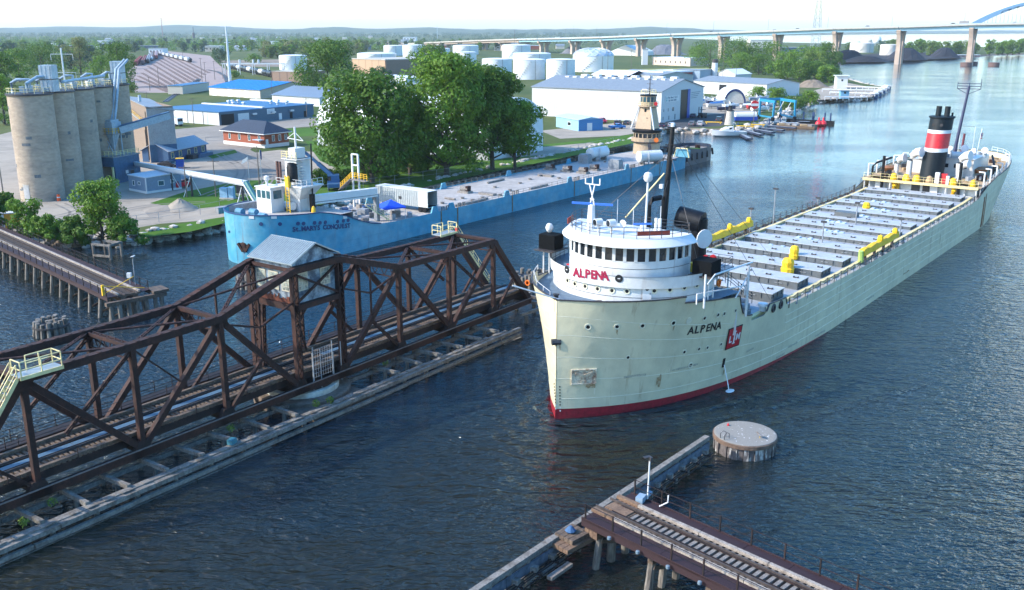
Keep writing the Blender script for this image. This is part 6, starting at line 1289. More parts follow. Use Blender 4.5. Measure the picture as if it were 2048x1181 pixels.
 def ribs(s, m, step, face='f', h=None, w_=.1, name='panel_rib', z0=0):
  L = s.w if face == 'f' else s.d; n = int(L / step); b_ = None
  for k in range(n + 1):
   x = L * k / n
   (MB().bb(x - w_ / 2, x + w_ / 2, -.07, .02, z0, (h or s.h) - .02) if face == 'f' else MB().bb(s.w - .02, s.w + .07, x - w_ / 2, x + w_ / 2, z0, (h or s.h) - .02)).build(name, m, s.t)
  return s
CARP = {}
def vehicle(name, label, px, py, heading, kind='car', col=(.3, .3, .32), z=LZ + .02, group=None, scale=1.0):
 c = G(px, py, z); t = thing(name, label, 'pickup truck' if kind == 'pickup' else 'car', None, group, c, -heading, scale)
 m = mat('car_paint_%d_%d_%d' % tuple(int(q * 100) for q in col), col, .3, .1, var=.03); L, Wd = (4.7, 1.85) if kind != 'pickup' else (5.6, 1.95)
 prof = {'car': [(-2.3, .55), (-2.3, .85), (-1.9, 1.0), (-1.5, 1.02), (-.8, 1.42), (.7, 1.45), (1.35, 1.0), (2.1, .85), (2.35, .6), (2.35, .35), (-2.3, .35)],
   'suv': [(-2.3, .5), (-2.35, 1.1), (-2.1, 1.72), (.3, 1.74), (1.0, 1.15), (2.05, 1.05), (2.35, .8), (2.35, .38), (-2.3, .38)],
   'pickup': [(-2.8, .55), (-2.8, 1.1), (-.55, 1.12), (-.45, 1.8), (.9, 1.8), (1.4, 1.2), (2.6, 1.1), (2.8, .9), (2.8, .42), (-2.8, .42)]}[kind]
 n = len(prof); vs = []
 for x, sc in ((-Wd / 2, 1), (Wd / 2, 1)): vs += [(x * (.86 if z_ > 1.2 else 1), y, z_) for y, z_ in prof]
 MB().add(vs, [tuple(range(n)), tuple(range(2 * n - 1, n - 1, -1))] + [(i, n + i, n + (i + 1) % n, (i + 1) % n) for i in range(n)]).build('body', m, t)
 hi = max(z_ for _, z_ in prof); y0, y1 = {'car': (-1.15, 1.0), 'suv': (-2.0, .5), 'pickup': (-.35, 1.0)}[kind]
 for sg in (-1, 1): MB().bb(sg * Wd * .45, sg * (Wd * .46 + .03), y0 + .1, y1 - .1, hi - .52, hi - .1).build('side_window', M_GLASS, t)
 MB().add([(-Wd * .4, y1 + .52, hi - .5), (Wd * .4, y1 + .52, hi - .5), (Wd * .38, y1 + .08, hi - .06), (-Wd * .38, y1 + .08, hi - .06)], [(0, 1, 2, 3), (3, 2, 1, 0)]).build('windscreen', M_GLASS, t); MB().bb(-Wd * .38, Wd * .38, y0 - .3, y0 - .18, hi - .5, hi - .12).build('rear_window', M_GLASS, t)
 for x in (-1, 1):
  for y in (-1.4, 1.4): MB().tube([(x * Wd * .5, y, .34), (x * Wd * .4, y, .34)], .34, 12).build('wheel', M_BLACK, t)
  MB().bb(x * .55, x * .85, L / 2 - .03, L / 2 + .02, .62, .8).build('headlight', M_CLEAN, t); MB().bb(x * .6, x * .85, -L / 2 - .02, -L / 2 + .04, .7, .9).build('tail_light', M_RED, t)
 return t
def pole(px, py, top_y, label, r=.14, name='utility_pole', arms=1, m=None, z=LZ, group=None, arm=1.2):
 c = G(px, py, z); h = HZ(px, top_y, c) - z; t = thing(name, label, 'utility pole', None, group, c)
 MB().tube([(0, 0, 0), (0, 0, h)], r, 7, r * .6).build('pole', m or M_POLE, t)
 for k in range(arms): MB().bar((-arm, .1, h - .5 - k * 1.1), (arm, .1, h - .5 - k * 1.1), .12, .14).build('crossarm', m or M_POLE, t)
 return t
M_POLE = mat('grey_pole_wood', (.14, .115, .095), .85, var=.2)
# ------------------------------------------------------------------ cement silos and their plant
M_SILO = mat('tan_silo_concrete', (.36, .29, .22), .9, var=.14, col2=(.25, .205, .165), amt=.7, scale=.22, stretch=(1, 1, 2.2), bump=.12, bscale=2.2)
M_PATCH = mat('grey_patch', (.13, .14, .145), .9, var=.25)
M_PLANT = mat('plant_blue', (.045, .11, .19), .6, var=.15, col2=(.03, .06, .1), amt=.5, scale=.5)
M_PALEB = mat('pale_blue_steel', (.33, .41, .47), .5, .2, var=.12, col2=(.22, .25, .28), amt=.4)
f_ = G(88, 404, LZ); c1 = f_ + Vector((f_.x, f_.y, 0)).normalized() * 4.0; D_ = 8.1
ZS = HZ(57, 190, c1) - LZ; sv = Vector((sin(R(4)), cos(R(4)), 0)); silos = []
rnd = random.Random(11)
names = ['nearest and most complete tan concrete silo with a grey door at its foot', 'second tan concrete silo from the river, behind the door silo', 'middle tan concrete silo behind the steel stairs', 'fourth tan concrete silo with a pale drain pipe down its face', 'farthest tan concrete silo beside the tall ribbed elevator house']
for k in range(5):
 c = c1 + sv * (D_ * k); t = thing('cement_silo', names[k], 'silo', None, 'tan concrete silos in a row', c); silos.append(t); r = D_ / 2 - .03
 rings = []
 nz = 16
 prof = []
 for i in range(nz): z0 = ZS * i / nz; z1 = ZS * (i + 1) / nz; prof += [(r, z0), (r, z1 - .05), (r - .035, z1 - .03), (r - .035, z1)]
 MB().lathe(prof, 40).build('shell', M_SILO, t, smooth=True)
 MB().lathe([(r + .25, 0), (r + .25, .3), (r - .2, .35), (0, .5)], 40, (0, 0, ZS)).build('roof_slab', M_DARK, t)
 for j in range(7):
  a = rnd.uniform(-2.7, -.2); z = rnd.uniform(2, ZS - 2); da = rnd.uniform(.06, .22)
  MB().lathe([(r + .012, z - rnd.uniform(.15, .4)), (r + .025, z), (r + .012, z + rnd.uniform(.15, .35))], 5, a0=a - da, a1=a + da).build('patch', M_PATCH, t)
 for sg in (-1, 1): pass
 if k == 0: MB().lathe([(r + .04, 0), (r + .04, 3.2)], 6, a0=-2.05, a1=-1.72).build('door', mat('silo_door', (.36, .36, .36), .6), t); MB().lathe([(r + .1, 3.2), (r + .1, 3.4)], 6, a0=-2.08, a1=-1.69).build('lintel', M_CONC, t)
 if k == 3: MB().tube([(-1.2, -r - .1, 7), (-1.2, -r - .1, ZS - 2)], .15, 6).build('drain_pipe', M_PALEB, t)
 rail([((r - .1) * cos(a), (r - .1) * sin(a), ZS + .3) for a in [2 * pi * i / 14 for i in range(15)]], 1.05, 1.6, .035, (.5, 1)).build('roof_railing', M_CREAMY, t)
 for j in range(6): MB().box((rnd.uniform(-2.4, 2.4), rnd.uniform(-2.4, 2.4), ZS + .9), (rnd.uniform(.4, 1.3), rnd.uniform(.4, 1.3), rnd.uniform(.7, 1.6)), rnd.uniform(0, 1)).build('roof_gear', rnd.choice((M_PALEB, M_ALU, M_DARK, M_PALEB)), t)
 MB().tube([(-2.5 + k * .4, -1.5, ZS + .3), (-2.5 + k * .4, -1.5, ZS + 2.3), (-1.5 + k * .4, -1.2, ZS + 2.9), (.5, -.6, ZS + 2.9), (.6, -.5, ZS + .4)], .3, 8).build('roof_duct', M_PALEB, t, smooth=True)
def dustbox(par, x, y, w_, h_):
 MB().bb(x - w_ / 2, x + w_ / 2, y - w_ / 2, y + w_ / 2, ZS + .5, ZS + .5 + h_).build('dust_collector', M_PALEB, par)
 for k in (-1, 0, 1): MB().bb(x + k * w_ * .33 - .04, x + k * w_ * .33 + .04, y - w_ / 2 - .06, y - w_ / 2, ZS + .6, ZS + .4 + h_).build('collector_rib', M_ALU, par)
 MB().bb(x - w_ / 2 - .08, x + w_ / 2 + .08, y - w_ / 2 - .08, y + w_ / 2 + .08, ZS + .5 + h_ * .45, ZS + .65 + h_ * .45).build('collector_band', M_DARK, par)
dustbox(silos[0], 2.9, 2.6, 2.5, 5.0); dustbox(silos[4], 2.2, 0, 2.4, 4.8)
MB().tube([(.4, -1.5, ZS + .4), (.4, -1.5, ZS + 2.2), (1.6, .5, ZS + 3.3), (2.8, 2, ZS + 3.4)], .34, 8).build('roof_duct', M_PALEB, silos[0], smooth=True)
MB().tube([(3.2, -.6, 0.1 + ZS + 2.4), (3.0, -20, ZS + 2.2)][::-1], .3, 8).build('roof_duct', M_PALEB, silos[3], smooth=True)
an = MB().tube([(0, 0, ZS + .4), (0, 0, ZS + 8.6)], .17, 7);
for z, w_ in ((7.4, 2.2), (3.8, 2.4)): an.bar((-w_, 0, ZS + z), (w_, 0, ZS + z), .1); an.bar((-w_, 0, ZS + z), (-w_, 0, ZS + z - 1.2), .06); an.bar((w_, 0, ZS + z), (w_, 0, ZS + z - 1.2), .06)
o = an.build('aerial_mast', M_ALU, silos[1]); o.location = (2.6, .5, 0)
pl = thing('loading_plant', 'blue steel truck loading bay with hopper, stairs and yellow railings against the silos', 'loading plant', None, None, G(232, 368, LZ)); pl.rotation_euler = (0, 0, R(-20))
MB().bb(-5.5, 0, 0, .3, 3.6, 5.6).bb(-.4, 0, .3, 8, 0, 5.6).bb(-5.5, -5.1, .3, 8, 0, 5.6).bb(-5.1, -.4, 7.7, 8, 0, 5.6).build('bay_wall', M_PLANT, pl); MB().bb(-5.7, .2, -.2, 8.2, 5.6, 5.8).build('bay_roof', M_GREY, pl); MB().bb(-5.0, -.5, 1.0, 7.6, .02, .06).build('bay_floor', M_BLACK, pl)
for x in (-5.3, -.2): MB().bb(x - .18, x + .18, -.4, -.05, 0, 3.6).build('bay_post', M_CREAMY, pl)
rail([(-5.5, 7.8, 5.8), (-5.5, 0, 5.8), (0, 0, 5.8), (0, 8, 5.8)], 1.1, 1.1, .045, (.4, .7, 1)).build('roof_railing', M_CREAMY, pl)
MB().bb(-3.9, -1.0, 1.8, 4.6, 10.6, 13.0).bb(-3.5, -1.4, 2.0, 4.4, 13.0, 13.5).build('hopper', M_PALEB, pl); MB().lathe([(.35, 7.2), (1.6, 10.6)], 12, (-2.4, 3.2, 0)).build('hopper_cone', M_PALEB, pl)
for x in (-3.7, -1.2):
 for y in (2, 4.4): MB().bar((x, y, 5.8), (x, y, 10.6), .2).build('hopper_leg', M_PALEB, pl)
MB().bar((-3.7, 2, 5.8), (-1.2, 2, 10.5), .14).bar((-1.2, 2, 5.8), (-3.7, 2, 10.5), .14).build('leg_brace', M_PALEB, pl)
rail([(-4.6, 1.3, 10.6), (-.6, 1.3, 10.6), (-.6, 5, 10.6)], 1.1, 1.0, .045, (.5, 1)).build('hopper_railing', M_YEL, pl); MB().bb(-4.7, -.5, 1.2, 4.9, 10.45, 10.58).build('hopper_platform', M_GREY, pl)
for dx in (0, .9): MB().tube([(-2.6 + dx, 3.6, 13.4), (-3.1 + dx, 5, 16), (-3.4 + dx, 7.5, 24), (-3.0 + dx, 10, 26.0)], .28, 8).build('riser_pipe', M_PALEB, pl, smooth=True)
MB().bar((-1.0, 3.8, 11.2), (5.2, 13, 13.8), 1.3, 1.5).build('inclined_conveyor', M_PALEB, pl); MB().bar((-1.0, 3.8, 12.0), (5.2, 13, 14.6), 1.5, .14).build('conveyor_cover', M_PLANT, pl)
MB().bb(-9.5, -5.7, 1.5, 4, 6.6, 6.75).bb(-9.5, -6.8, 1.5, 4, 3.4, 3.5).build('stair_landing', M_GREY, pl); rail([(-9.5, 1.5, 6.75), (-5.8, 1.5, 6.75)], 1.1, 1, .045, (.5, 1)).build('landing_railing', M_CREAMY, pl)
MB().bar((-8.6, 1.4, 9.2), (-5.2, 1.3, 6.0), .9, .2).build('stair', M_ALU, pl); rail([(-8.6, .95, 9.2), (-5.2, .85, 6.0)], 1.1, .8, .04, (.5, 1)).build('stair_railing', M_CREAMY, pl)
MB().bar((-6.2, .9, .2), (-5.6, .9, 6.4), .5, .12).build('caged_ladder', M_CREAMY, pl)
for x in (-9.2, -7.6, -6.2):
 for y in (1.6, 3.9): MB().bar((x, y, 0), (x, y, 9.4 if x < -9 else 6.6), .22).build('frame_post', M_DARK, pl)
MB().bb(-9.6, -7.0, 1.7, 4.2, 9.4, 12.2).build('dark_cabinet', M_DARK, pl)
MB().bb(.03, .09, 3.3, 4.1, 1.8, 2.5).build('notice_board', M_CLEAN, pl); MB().bb(.0, .07, 4.8, 5.9, 0, 2.3).build('door', M_DARK, pl)
# tall elevator house
E_ = Bld('elevator_house', 'tall brown and grey ribbed elevator house with a sloping roof beside the silos', 'building', (258, 306), (303, 326), (336, 319), h=HZ(311, 214, G(303, 326, LZ)) - LZ)
E_.d = 6.5; M_EBROWN = mat('brown_cladding', (.20, .15, .11), .8, var=.2); M_EGREY = mat('grey_cladding', (.34, .36, .36), .6, var=.12, col2=(.25, .26, .26), amt=.5)
E_.walls(M_EBROWN); hh = E_.h; MB().bb(E_.w, E_.w + .12, 0, E_.d, 4.4, hh - .4).build('cladding', M_EGREY, E_.t); MB().bb(E_.w + .01, E_.w + .2, -.1, E_.d + .1, 0, 4.4).build('blue_base', M_PLANT, E_.t)
for k in range(14): MB().bb(E_.w + .12, E_.w + .2, E_.d * k / 13 - .05, E_.d * k / 13 + .05, 4.4, hh - .5).build('panel_rib', M_EGREY, E_.t)
MB().add([(-.4, -.3, hh + 1.3), (E_.w + .5, -.3, hh), (E_.w + .5, E_.d + .3, hh - 1.3), (-.4, E_.d + .3, hh + .2), (-.4, -.3, hh + 1.5), (E_.w + .5, -.3, hh + .2), (E_.w + .5, E_.d + .3, hh - 1.1), (-.4, E_.d + .3, hh + .4)], [(3, 2, 1, 0), (4, 5, 6, 7), (0, 1, 5, 4), (1, 2, 6, 5), (2, 3, 7, 6), (3, 0, 4, 7)]).build('roof', M_GREY, E_.t); MB().add([(0, 0, hh), (E_.w, 0, hh), (0, 0, hh + 1.3), (0, .2, hh), (E_.w, .2, hh), (0, .2, hh + 1.3)], [(0, 1, 2), (5, 4, 3), (0, 2, 5, 3), (1, 4, 5, 2)]).build('wall', M_EBROWN, E_.t)
E_.opening('window', 'r', 1.5, hh - 1.9, 1.1, 1.1, M_GLASSB, M_CLEAN); E_.opening('window', 'r', 3.6, hh - 9, .9, 2.0, M_GLASSB, M_ALU); E_.opening('window', 'r', 4.8, hh - 9, .9, 2.0, M_GLASSB, M_ALU); E_.opening('door', 'f', E_.w - 1.3, hh - 2.2, .9, 2.0, M_BLACK); MB().bar((.6, -.5, hh - .8), (E_.w - 1, -.5, hh - 3.9), .9, .15).build('outside_stair', M_PALEB, E_.t); rail([(.6, -.9, hh - .8), (E_.w - 1, -.9, hh - 3.9)], 1, 1, .04, (.5, 1)).build('stair_railing', M_YEL, E_.t); MB().tube([(E_.w * .5, 1.5, hh + .6), (E_.w * .5, 1.5, hh + 2.2)], .4, 8).build('roof_vent', M_PALEB, E_.t)
for k in range(4): MB().tube([(E_.w - 3 + k * .6, -.1, .5), (E_.w - 3 + k * .6, -.1, 8 + k)], .07, 5).build('conduit', M_DARK, E_.t)
# long pipe conveyor to the barge on A-frames
cv = thing('pipe_conveyor', 'long pale pipe conveyor carried on trestle legs from the loading plant to the barge', 'conveyor', None, None, (0, 0, 0))
pa, pb_ = G(266, 326, 5.2), G(492, 366, 7.2); MB().bar(pa, pb_, .8, .7).build('gallery', M_CLEAN, cv); MB().bar(pa + Vector((0, 0, -.5)), pb_ + Vector((0, 0, -.5)), .5, .25).build('lower_pipe', M_ALU, cv)
for f in (.38, .56, .97):
 p = pa.lerp(pb_, f); s_ = (pb_ - pa).normalized(); n_ = Vector((s_.y, -s_.x, 0))
 MB().tube([(p.x, p.y, LZ), (p.x, p.y, p.z - .5)], .22, 7).build('support_post', M_DARK, cv)
 for a in (n_ * 1.8, -n_ * 1.8): MB().bar((p.x + a.x, p.y + a.y, LZ), (p.x, p.y, p.z - .6), .12).build('raking_leg', M_CLEAN, cv)
MB().bar(pb_ + Vector((0, 0, .2)), pb_ + Vector((2.6, -1.5, -3.8)), .6).build('chute', mat('green_chute', (.12, .26, .24), .6), cv); MB().bar(pb_ + Vector((-.8, 0, .4)), pb_ + Vector((1.8, -1.5, -3.4)), .3).build('chute_rail', M_CLEAN, cv)
# office cabin, blue house, brick building
O_ = Bld('site_office', 'small blue grey site office cabin with white trim beside the loading bay', 'cabin', (259, 381), (294, 388), (330, 372), htop=(292, 357)); M_OFF = mat('blue_grey_siding', (.17, .23, .30), .6, var=.08); M_OFFB = mat('blue_siding', (.09, .19, .30), .6, var=.08)
O_.walls(M_OFF).shed(mat('pale_roof', (.5, .52, .54), .6), .25, .15); MB().bb(-.05, O_.w + .05, -.06, 0, 0, .45).bb(O_.w, O_.w + .06, 0, O_.d, 0, .45).bb(O_.w - .12, O_.w + .07, -.08, .1, .45, O_.h).build('white_trim', M_CLEAN, O_.t)
O_.opening('window', 'f', O_.w * .3, 1.75, .7, .9, M_GLASSB, M_CLEAN); O_.opening('window', 'f', O_.w * .62, 1.9, .7, .5, M_GLASSB, M_CLEAN); O_.opening('window', 'r', O_.d * .42, 1.8, 1.2, .9, M_GLASSB, M_CLEAN); O_.opening('window', 'r', O_.d * .74, 1.9, .6, .6, M_GLASSB, M_CLEAN)
H_ = Bld('blue_house', 'deep blue bungalow with yellow framed windows and a grey roof behind the silos', 'house', (338, 326), (414, 309), depth=7.5, h=3.1); M_HB = mat('deep_blue_siding', (.025, .075, .16), .6, var=.1)
H_.walls(M_HB).gable(mat('grey_shingles', (.34, .35, .37), .85, var=.12), 1.9, 'x', .5, M_HB);
for k in range(5):
 if k == 2: H_.opening('door', 'f', H_.w * .52, 1.1, 1.0, 2.1, M_DARK, M_CREAMY)
 else: H_.opening('window', 'f', H_.w * (.1 + k * .2), 1.7, 1.0, 1.3, M_GLASSB, M_CREAMY)
MB().tube([(H_.w * .55, 4.5, 4.2), (H_.w * .55, 4.5, 6.0)], .3, 8).build('chimney', M_DARK, H_.t); MB().bb(H_.w * .56, H_.w * .95, -2.4, -.3, 0, .9).build('ramp', M_PLANT, H_.t); MB().bb(H_.w * .42, H_.w * .62, -2.2, -.3, 0, 1.1).build('porch', M_DARK, H_.t)
B_ = Bld('brick_station', 'red brick station building with a dark hipped roof and white foundation', 'building', (448, 288), (530, 297), (577, 291), htop=(530, 268)); M_BRICK = mat('red_brick', (.26, .075, .04), .85, var=.25, scale=3, bump=.08)
B_.walls(M_BRICK, z0=1.0).hip(mat('navy_shingle', (.022, .034, .055), .7, var=.2), 3.0, .8); MB().bb(-.06, B_.w + .06, -.06, B_.d, 0, 1.0).build('foundation', M_CLEAN, B_.t)
for k in range(4): B_.opening('window', 'f', B_.w * (.16 + .24 * k), 2.55, .75, 1.5, M_GLASSB, M_CLEAN); B_.opening('basement_window', 'f', B_.w * (.16 + .24 * k), .5, .6, .45, M_BLACK)
for k in range(3): B_.opening('window', 'r', B_.d * (.36 + .26 * k), 2.55, .75, 1.5, M_GLASSB, M_CLEAN)
B_.opening('door', 'r', B_.d * .1, 1.3, .9, 2.3, M_CLEAN); MB().bb(B_.w * .84, B_.w + .1, -2.0, -.3, 2.3, 2.45).build('door_canopy', mat('pale_blue_canopy', (.4, .5, .6), .6), B_.t)
# yard vehicles and clutter
vehicle('red_suv', 'bright red SUV parked nose in beside the conveyor legs', 362, 376, R(20), 'suv', (.5, .015, .03)); vehicle('silver_suv', 'pale blue SUV parked just behind the red one', 365, 361, R(95), 'suv', (.32, .42, .5)); vehicle('dark_car', 'black car parked below the blue bungalow', 336, 334, R(100), 'car', (.02, .022, .03))
c = G(361, 337, LZ); t = thing('waste_container', 'blue waste container with yellow lid in front of the blue house', 'container', None, None, c, R(15)); MB().bb(-.9, .9, -.8, .8, 0, 2.3).build('body', M_BLUE, t); MB().bb(-.95, .95, -.85, .85, 2.3, 2.45).build('lid', M_YEL, t)
c = G(343, 252, LZ); t = thing('mixer_truck', 'white concrete mixer truck parked by the long warehouse', 'truck', None, None, c, R(60)); MB().tube([(0, -2.6, 2.6), (0, -1.2, 2.2), (0, 1.0, 2.3), (0, 2.2, 3.0), (0, 2.9, 3.4)], [.5, 1.35, 1.4, .9, .5], 14).build('drum', M_CLEAN, t, smooth=True); MB().bb(-1.2, 1.2, -4.6, -2.9, .7, 2.9).build('cab', M_CLEAN, t); MB().bb(-1.0, 1.0, -4.65, -4.6, 1.7, 2.6).build('windscreen', M_GLASS, t); MB().bb(-.6, .6, -4.4, 3.2, .7, 1.0).build('chassis', M_BLACK, t); MB().bar((0, 2.8, 3.2), (0, 3.6, 1.6), .5, .15).build('chute', M_DARK, t)
for x in (-1, 1):
 for y in (-3.6, .8, 2.0): MB().tube([(x * 1.2, y, .52), (x * .85, y, .52)], .52, 12).build('wheel', M_BLACK, t)
c = G(361, 419, LZ); t = MB().lathe([(3.3, 0), (2.7, .35), (1.7, 1.05), (.6, 1.75), (.15, 1.95), (0, 2.0)], 22); t.v = [(x + random.uniform(-.14, .14), y + random.uniform(-.14, .14), max(0, z + random.uniform(-.1, .1))) for x, y, z in t.v]; o = t.build('gravel_pile', GM_GRAV, None, smooth=True); o.location = c; tag(o, 'pale grey gravel pile on the lawn edge', 'gravel pile')
c = G(335, 420, LZ); t = MB().lathe([(3.0, 0), (1.9, .5), (.6, .8), (0, .85)], 18); t.v = [(x * 1.5 + random.uniform(-.1, .1), y + random.uniform(-.1, .1), max(0, z)) for x, y, z in t.v]; o = t.build('gravel_pile', GM_ROAD, None, smooth=True); o.location = c; tag(o, 'low dark grey gravel heap beside the pale pile', 'gravel pile')
c = G(118, 402, LZ); t = thing('traffic_cone', 'orange marker barrel at the foot of the nearest silo', 'cone', None, None, c); MB().lathe([(.4, 0), (.3, 1.2), (.12, 1.3), (0, 1.3)], 10).build('body', mat('cone_orange', (.75, .1, .02), .6), t); MB().lathe([(.36, .6), (.345, .8)], 10).build('band', M_CLEAN, t)
c = G(22, 456, LZ); t = thing('orange_hut', 'small orange and white trackside hut at the left edge', 'hut', None, None, c, R(20)); MB().bb(-1.6, 1.6, -1, 1, 0, 2.6).build('wall', mat('hut_orange', (.6, .28, .03), .6), t); MB().bb(-1.75, 1.75, -1.15, 1.15, 2.6, 2.75).build('roof', M_CLEAN, t); MB().bb(-1.64, -.7, -1.06, -1.0, 0, 2.5).build('white_panel', M_CLEAN, t)
c = G(456, 398, LZ); t = thing('transformer_box', 'pale blue transformer cabinets behind the barge bow', 'cabinet', None, None, c, R(-10)); MB().bb(-1.4, .2, -.6, .6, .3, 2.2).bb(.3, 1.4, -.5, .5, .3, 2.4).build('cabinet', mat('cabinet_blue', (.2, .35, .5), .6), t); MB().bb(-1.5, 1.5, -.7, .7, 0, .3).build('plinth', M_CONC, t)
c = G(486, 388, LZ); t = thing('dark_bin', 'dark green hopper bin under the conveyor end', 'bin', None, None, c); MB().bb(-1.1, 1.1, -.9, .9, .2, 2.6).build('body', M_DARK, t); MB().bb(-1.2, 1.2, -1, 1, 0, .2).build('base', M_CONC, t)
# blue crane boom behind the barge
cb_ = G(668, 378, LZ); t = thing('mobile_crane', 'blue mobile crane with its long boom raised behind the barge', 'crane', None, None, cb_, R(10)); top = G(628, 306, 17) - cb_; zt = HZ(628, 304, cb_ + Vector((-5, 1, 0))) - LZ
M_CRB = mat('crane_blue', (.03, .09, .2), .5); MB().bb(-1.3, 1.3, -3.6, 3.6, .8, 1.5).build('carrier', M_CRB, t); MB().bb(-1.2, 1.2, -1.2, 1.4, 1.5, 3.0).build('cab', M_CRB, t); MB().bb(-1.22, -.5, -1.22, -1.18, 1.9, 2.8).build('window', M_GLASS, t)
for x in (-1.2, 1.2):
 for y in (-2.6, -1.2, 1.4, 2.7): MB().tube([(x, y, .6), (x * .75, y, .6)], .6, 12).build('wheel', M_BLACK, t)
p0, p1 = Vector((0, 0, 2.6)), Vector((-5.6, 1.2, zt)); MB().bar(p0, p0.lerp(p1, .55), .8).bar(p0.lerp(p1, .5), p1, .55).build('boom', M_CRB, t); MB().bar(p1, p1 + Vector((-1.6, .2, .3)), .8, .9).build('boom_head', M_GREY, t)
# fences, poles and flags on the near bank
def fence(pts, label, h=1.8, step=4.0):
 P = [G(x, y, LZ) for x, y in pts]; t = thing('wire_fence', label, 'fence', None, None, P[0]); P = [p - P[0] for p in P]; m_ = MB()
 for a, c in zip(P, P[1:]):
  n = max(1, int((c - a).length / step))
  for k in range(n): e = a.lerp(c, k / n); MB().bar(e, e + Vector((0, 0, h)), .07).build('fence_post', M_GREY, t)
  MB().bar(a + Vector((0, 0, h)), c + Vector((0, 0, h)), .05).bar(a + Vector((0, 0, h * .5)), c + Vector((0, 0, h * .5)), .035).build('fence_wire', M_GREY, t)
fence([(88, 462), (190, 462), (275, 452), (360, 438), (440, 422), (520, 406)], 'thin wire fence along the top of the near bank'); fence([(620, 392), (760, 372), (900, 352), (1060, 322), (1240, 286)], 'thin wire fence on the bank behind the barge'); fence([(412, 288), (448, 287)], 'short fence left of the brick building')
for px, py, ty, lb in ((432, 394, 318, 'utility pole with floodlights right of the gravel pile'), (519, 372, 292, 'utility pole in the road in front of the brick building'), (374, 395, 330, 'utility pole among the conveyor legs'), (388, 250, 196, 'utility pole in front of the blue warehouse'), (614, 237, 196, 'utility pole at the right end of the slate wall'), (545, 200, 142, 'utility pole behind the blue roofed warehouse'), (14, 440, 318, 'dark utility pole at the left edge above the trestle'), (2, 420, 250, 'utility pole cut by the left edge'), (300, 262, 184, 'utility pole with a lamp arm behind the elevator house')):
 pole(px, py, ty, lb, arms=1 if px not in (14, 2) else 0)
for px, py, ty, lb, w_ in ((499, 366, 314, 'white flag on a thin pole behind the barge bow', True), (524, 368, 300, 'dark flag hanging on a thin pole behind the barge bow', False)):
 c = G(px, py, LZ); h = HZ(px, ty, c) - LZ; t = thing('flagpole', lb, 'flagpole', None, None, c); MB().tube([(0, 0, 0), (0, 0, h)], .06, 6).build('pole', M_ALU, t)
 MB().add([(0, 0, h), (-1.2, .1, h - .7), (-1.5, .15, h - 1.6), (-.3, .05, h - 1.0), (0, .04, h), (-1.2, .14, h - .7), (-1.5, .19, h - 1.6), (-.3, .09, h - 1.0)] if w_ else [(0, 0, h), (.35, .1, h - .3), (.3, .1, h - 2.2), (0, 0, h - 1.9), (0, .04, h), (.35, .14, h - .3), (.3, .14, h - 2.2), (0, .04, h - 1.9)], [(0, 1, 2, 3), (7, 6, 5, 4)]).build('flag', M_CLEAN if w_ else mat('flag_blue', (.02, .03, .15), .7), t)
# ------------------------------------------------------------------ warehouses, tanks and the boatyard
M_BROOF = mat('blue_metal_roof', (.018, .10, .22), .5, .1, var=.1, col2=(.03, .13, .26), amt=.4, scale=.1, stretch=(1, 6, 1)); M_BROOF2 = mat('bright_blue_roof', (.008, .16, .45), .5, var=.08)
M_SLATE = mat('slate_blue_wall', (.055, .105, .15), .6, var=.1); M_SIDE = mat('white_siding', (.50, .51, .51), .55, var=.05); M_BEIGE = mat('beige_siding', (.48, .43, .36), .6, var=.08); M_GROOF = mat('grey_metal_roof', (.18, .205, .225), .55, .0, var=.1, scale=.2)
M_TANK = mat('white_tank_paint', (.62, .64, .65), .5, var=.05, col2=(.6, .6, .58), amt=.4, scale=.15)
b = Bld('warehouse', 'long white and slate walled warehouse with a low blue roof behind the brick station', 'warehouse', (316, 241), (440, 251.5), (627, 233), htop=(439, 226)); b.walls(M_SIDE)
MB().bb(b.w + .01, b.w + .15, 0, b.d, 0, b.h + .2).build('slate_wall', M_SLATE, b.t); MB().bb(b.w + .16, b.w + .2, .6, b.d * .14, 0, b.h * .85).build('loading_bay', M_BLACK, b.t); MB().bb(b.w + .16, b.w + .22, b.d * .18, b.d * .29, .2, b.h * .8).build('white_panel', M_SIDE, b.t)
b.flat(M_BROOF, .3, .3); b.ribs(M_DARK, b.w / 4.02, 'f', w_=.25); MB().bb(-.2, b.w * .98, b.d * .45, b.d * .48, b.h + .3, b.h + .75).build('parapet', M_SIDE, b.t); MB().bb(-.2, b.w * .9, b.d * .98, b.d * 1.0, b.h + .3, b.h + .9).build('parapet', M_SIDE, b.t)
for k in range(9): MB().lathe([(.5, 0), (.5, .7), (.9, .9), (.7, 1.3), (0, 1.5)], 8, (b.w * random.uniform(.1, .9), b.d * (.5 + .05 * k), b.h + .3)).build('roof_vent', M_ALU, b.t)
for k in range(3): MB().bb(b.w + .15, b.w + 1.0, b.d * (.32 + .2 * k), b.d * (.36 + .2 * k), b.h * .62, b.h * .75).build('wall_vent', M_ALU, b.t)
for k, c in enumerate((.62, .74, .9)): b.opening('door', 'r', b.d * c, 1.2, 1.4, 2.3, (M_CLEAN, M_BLACK, M_BLACK)[k], out=.2)
sg_ = MB().bb(b.w + .15, b.w + .25, b.d * .48, b.d * .56, b.h * .55, b.h * .98).build('wall_sign', M_CLEAN, b.t)
for k in range(3): MB().bb(b.w + .25, b.w + .28, b.d * .49, b.d * .55, b.h * (.63 + k * .11), b.h * (.67 + k * .11)).build('sign_line', mat('sign_grey', (.25, .3, .35), .6), sg_)
b = Bld('storage_shed', 'beige storage shed with six white doors under a bright blue roof', 'shed', (419, 191), (521, 198), (583, 186), htop=(520, 180)); b.walls(M_BEIGE).gable(M_BROOF2, 3.0, 'x', .5, M_BEIGE)
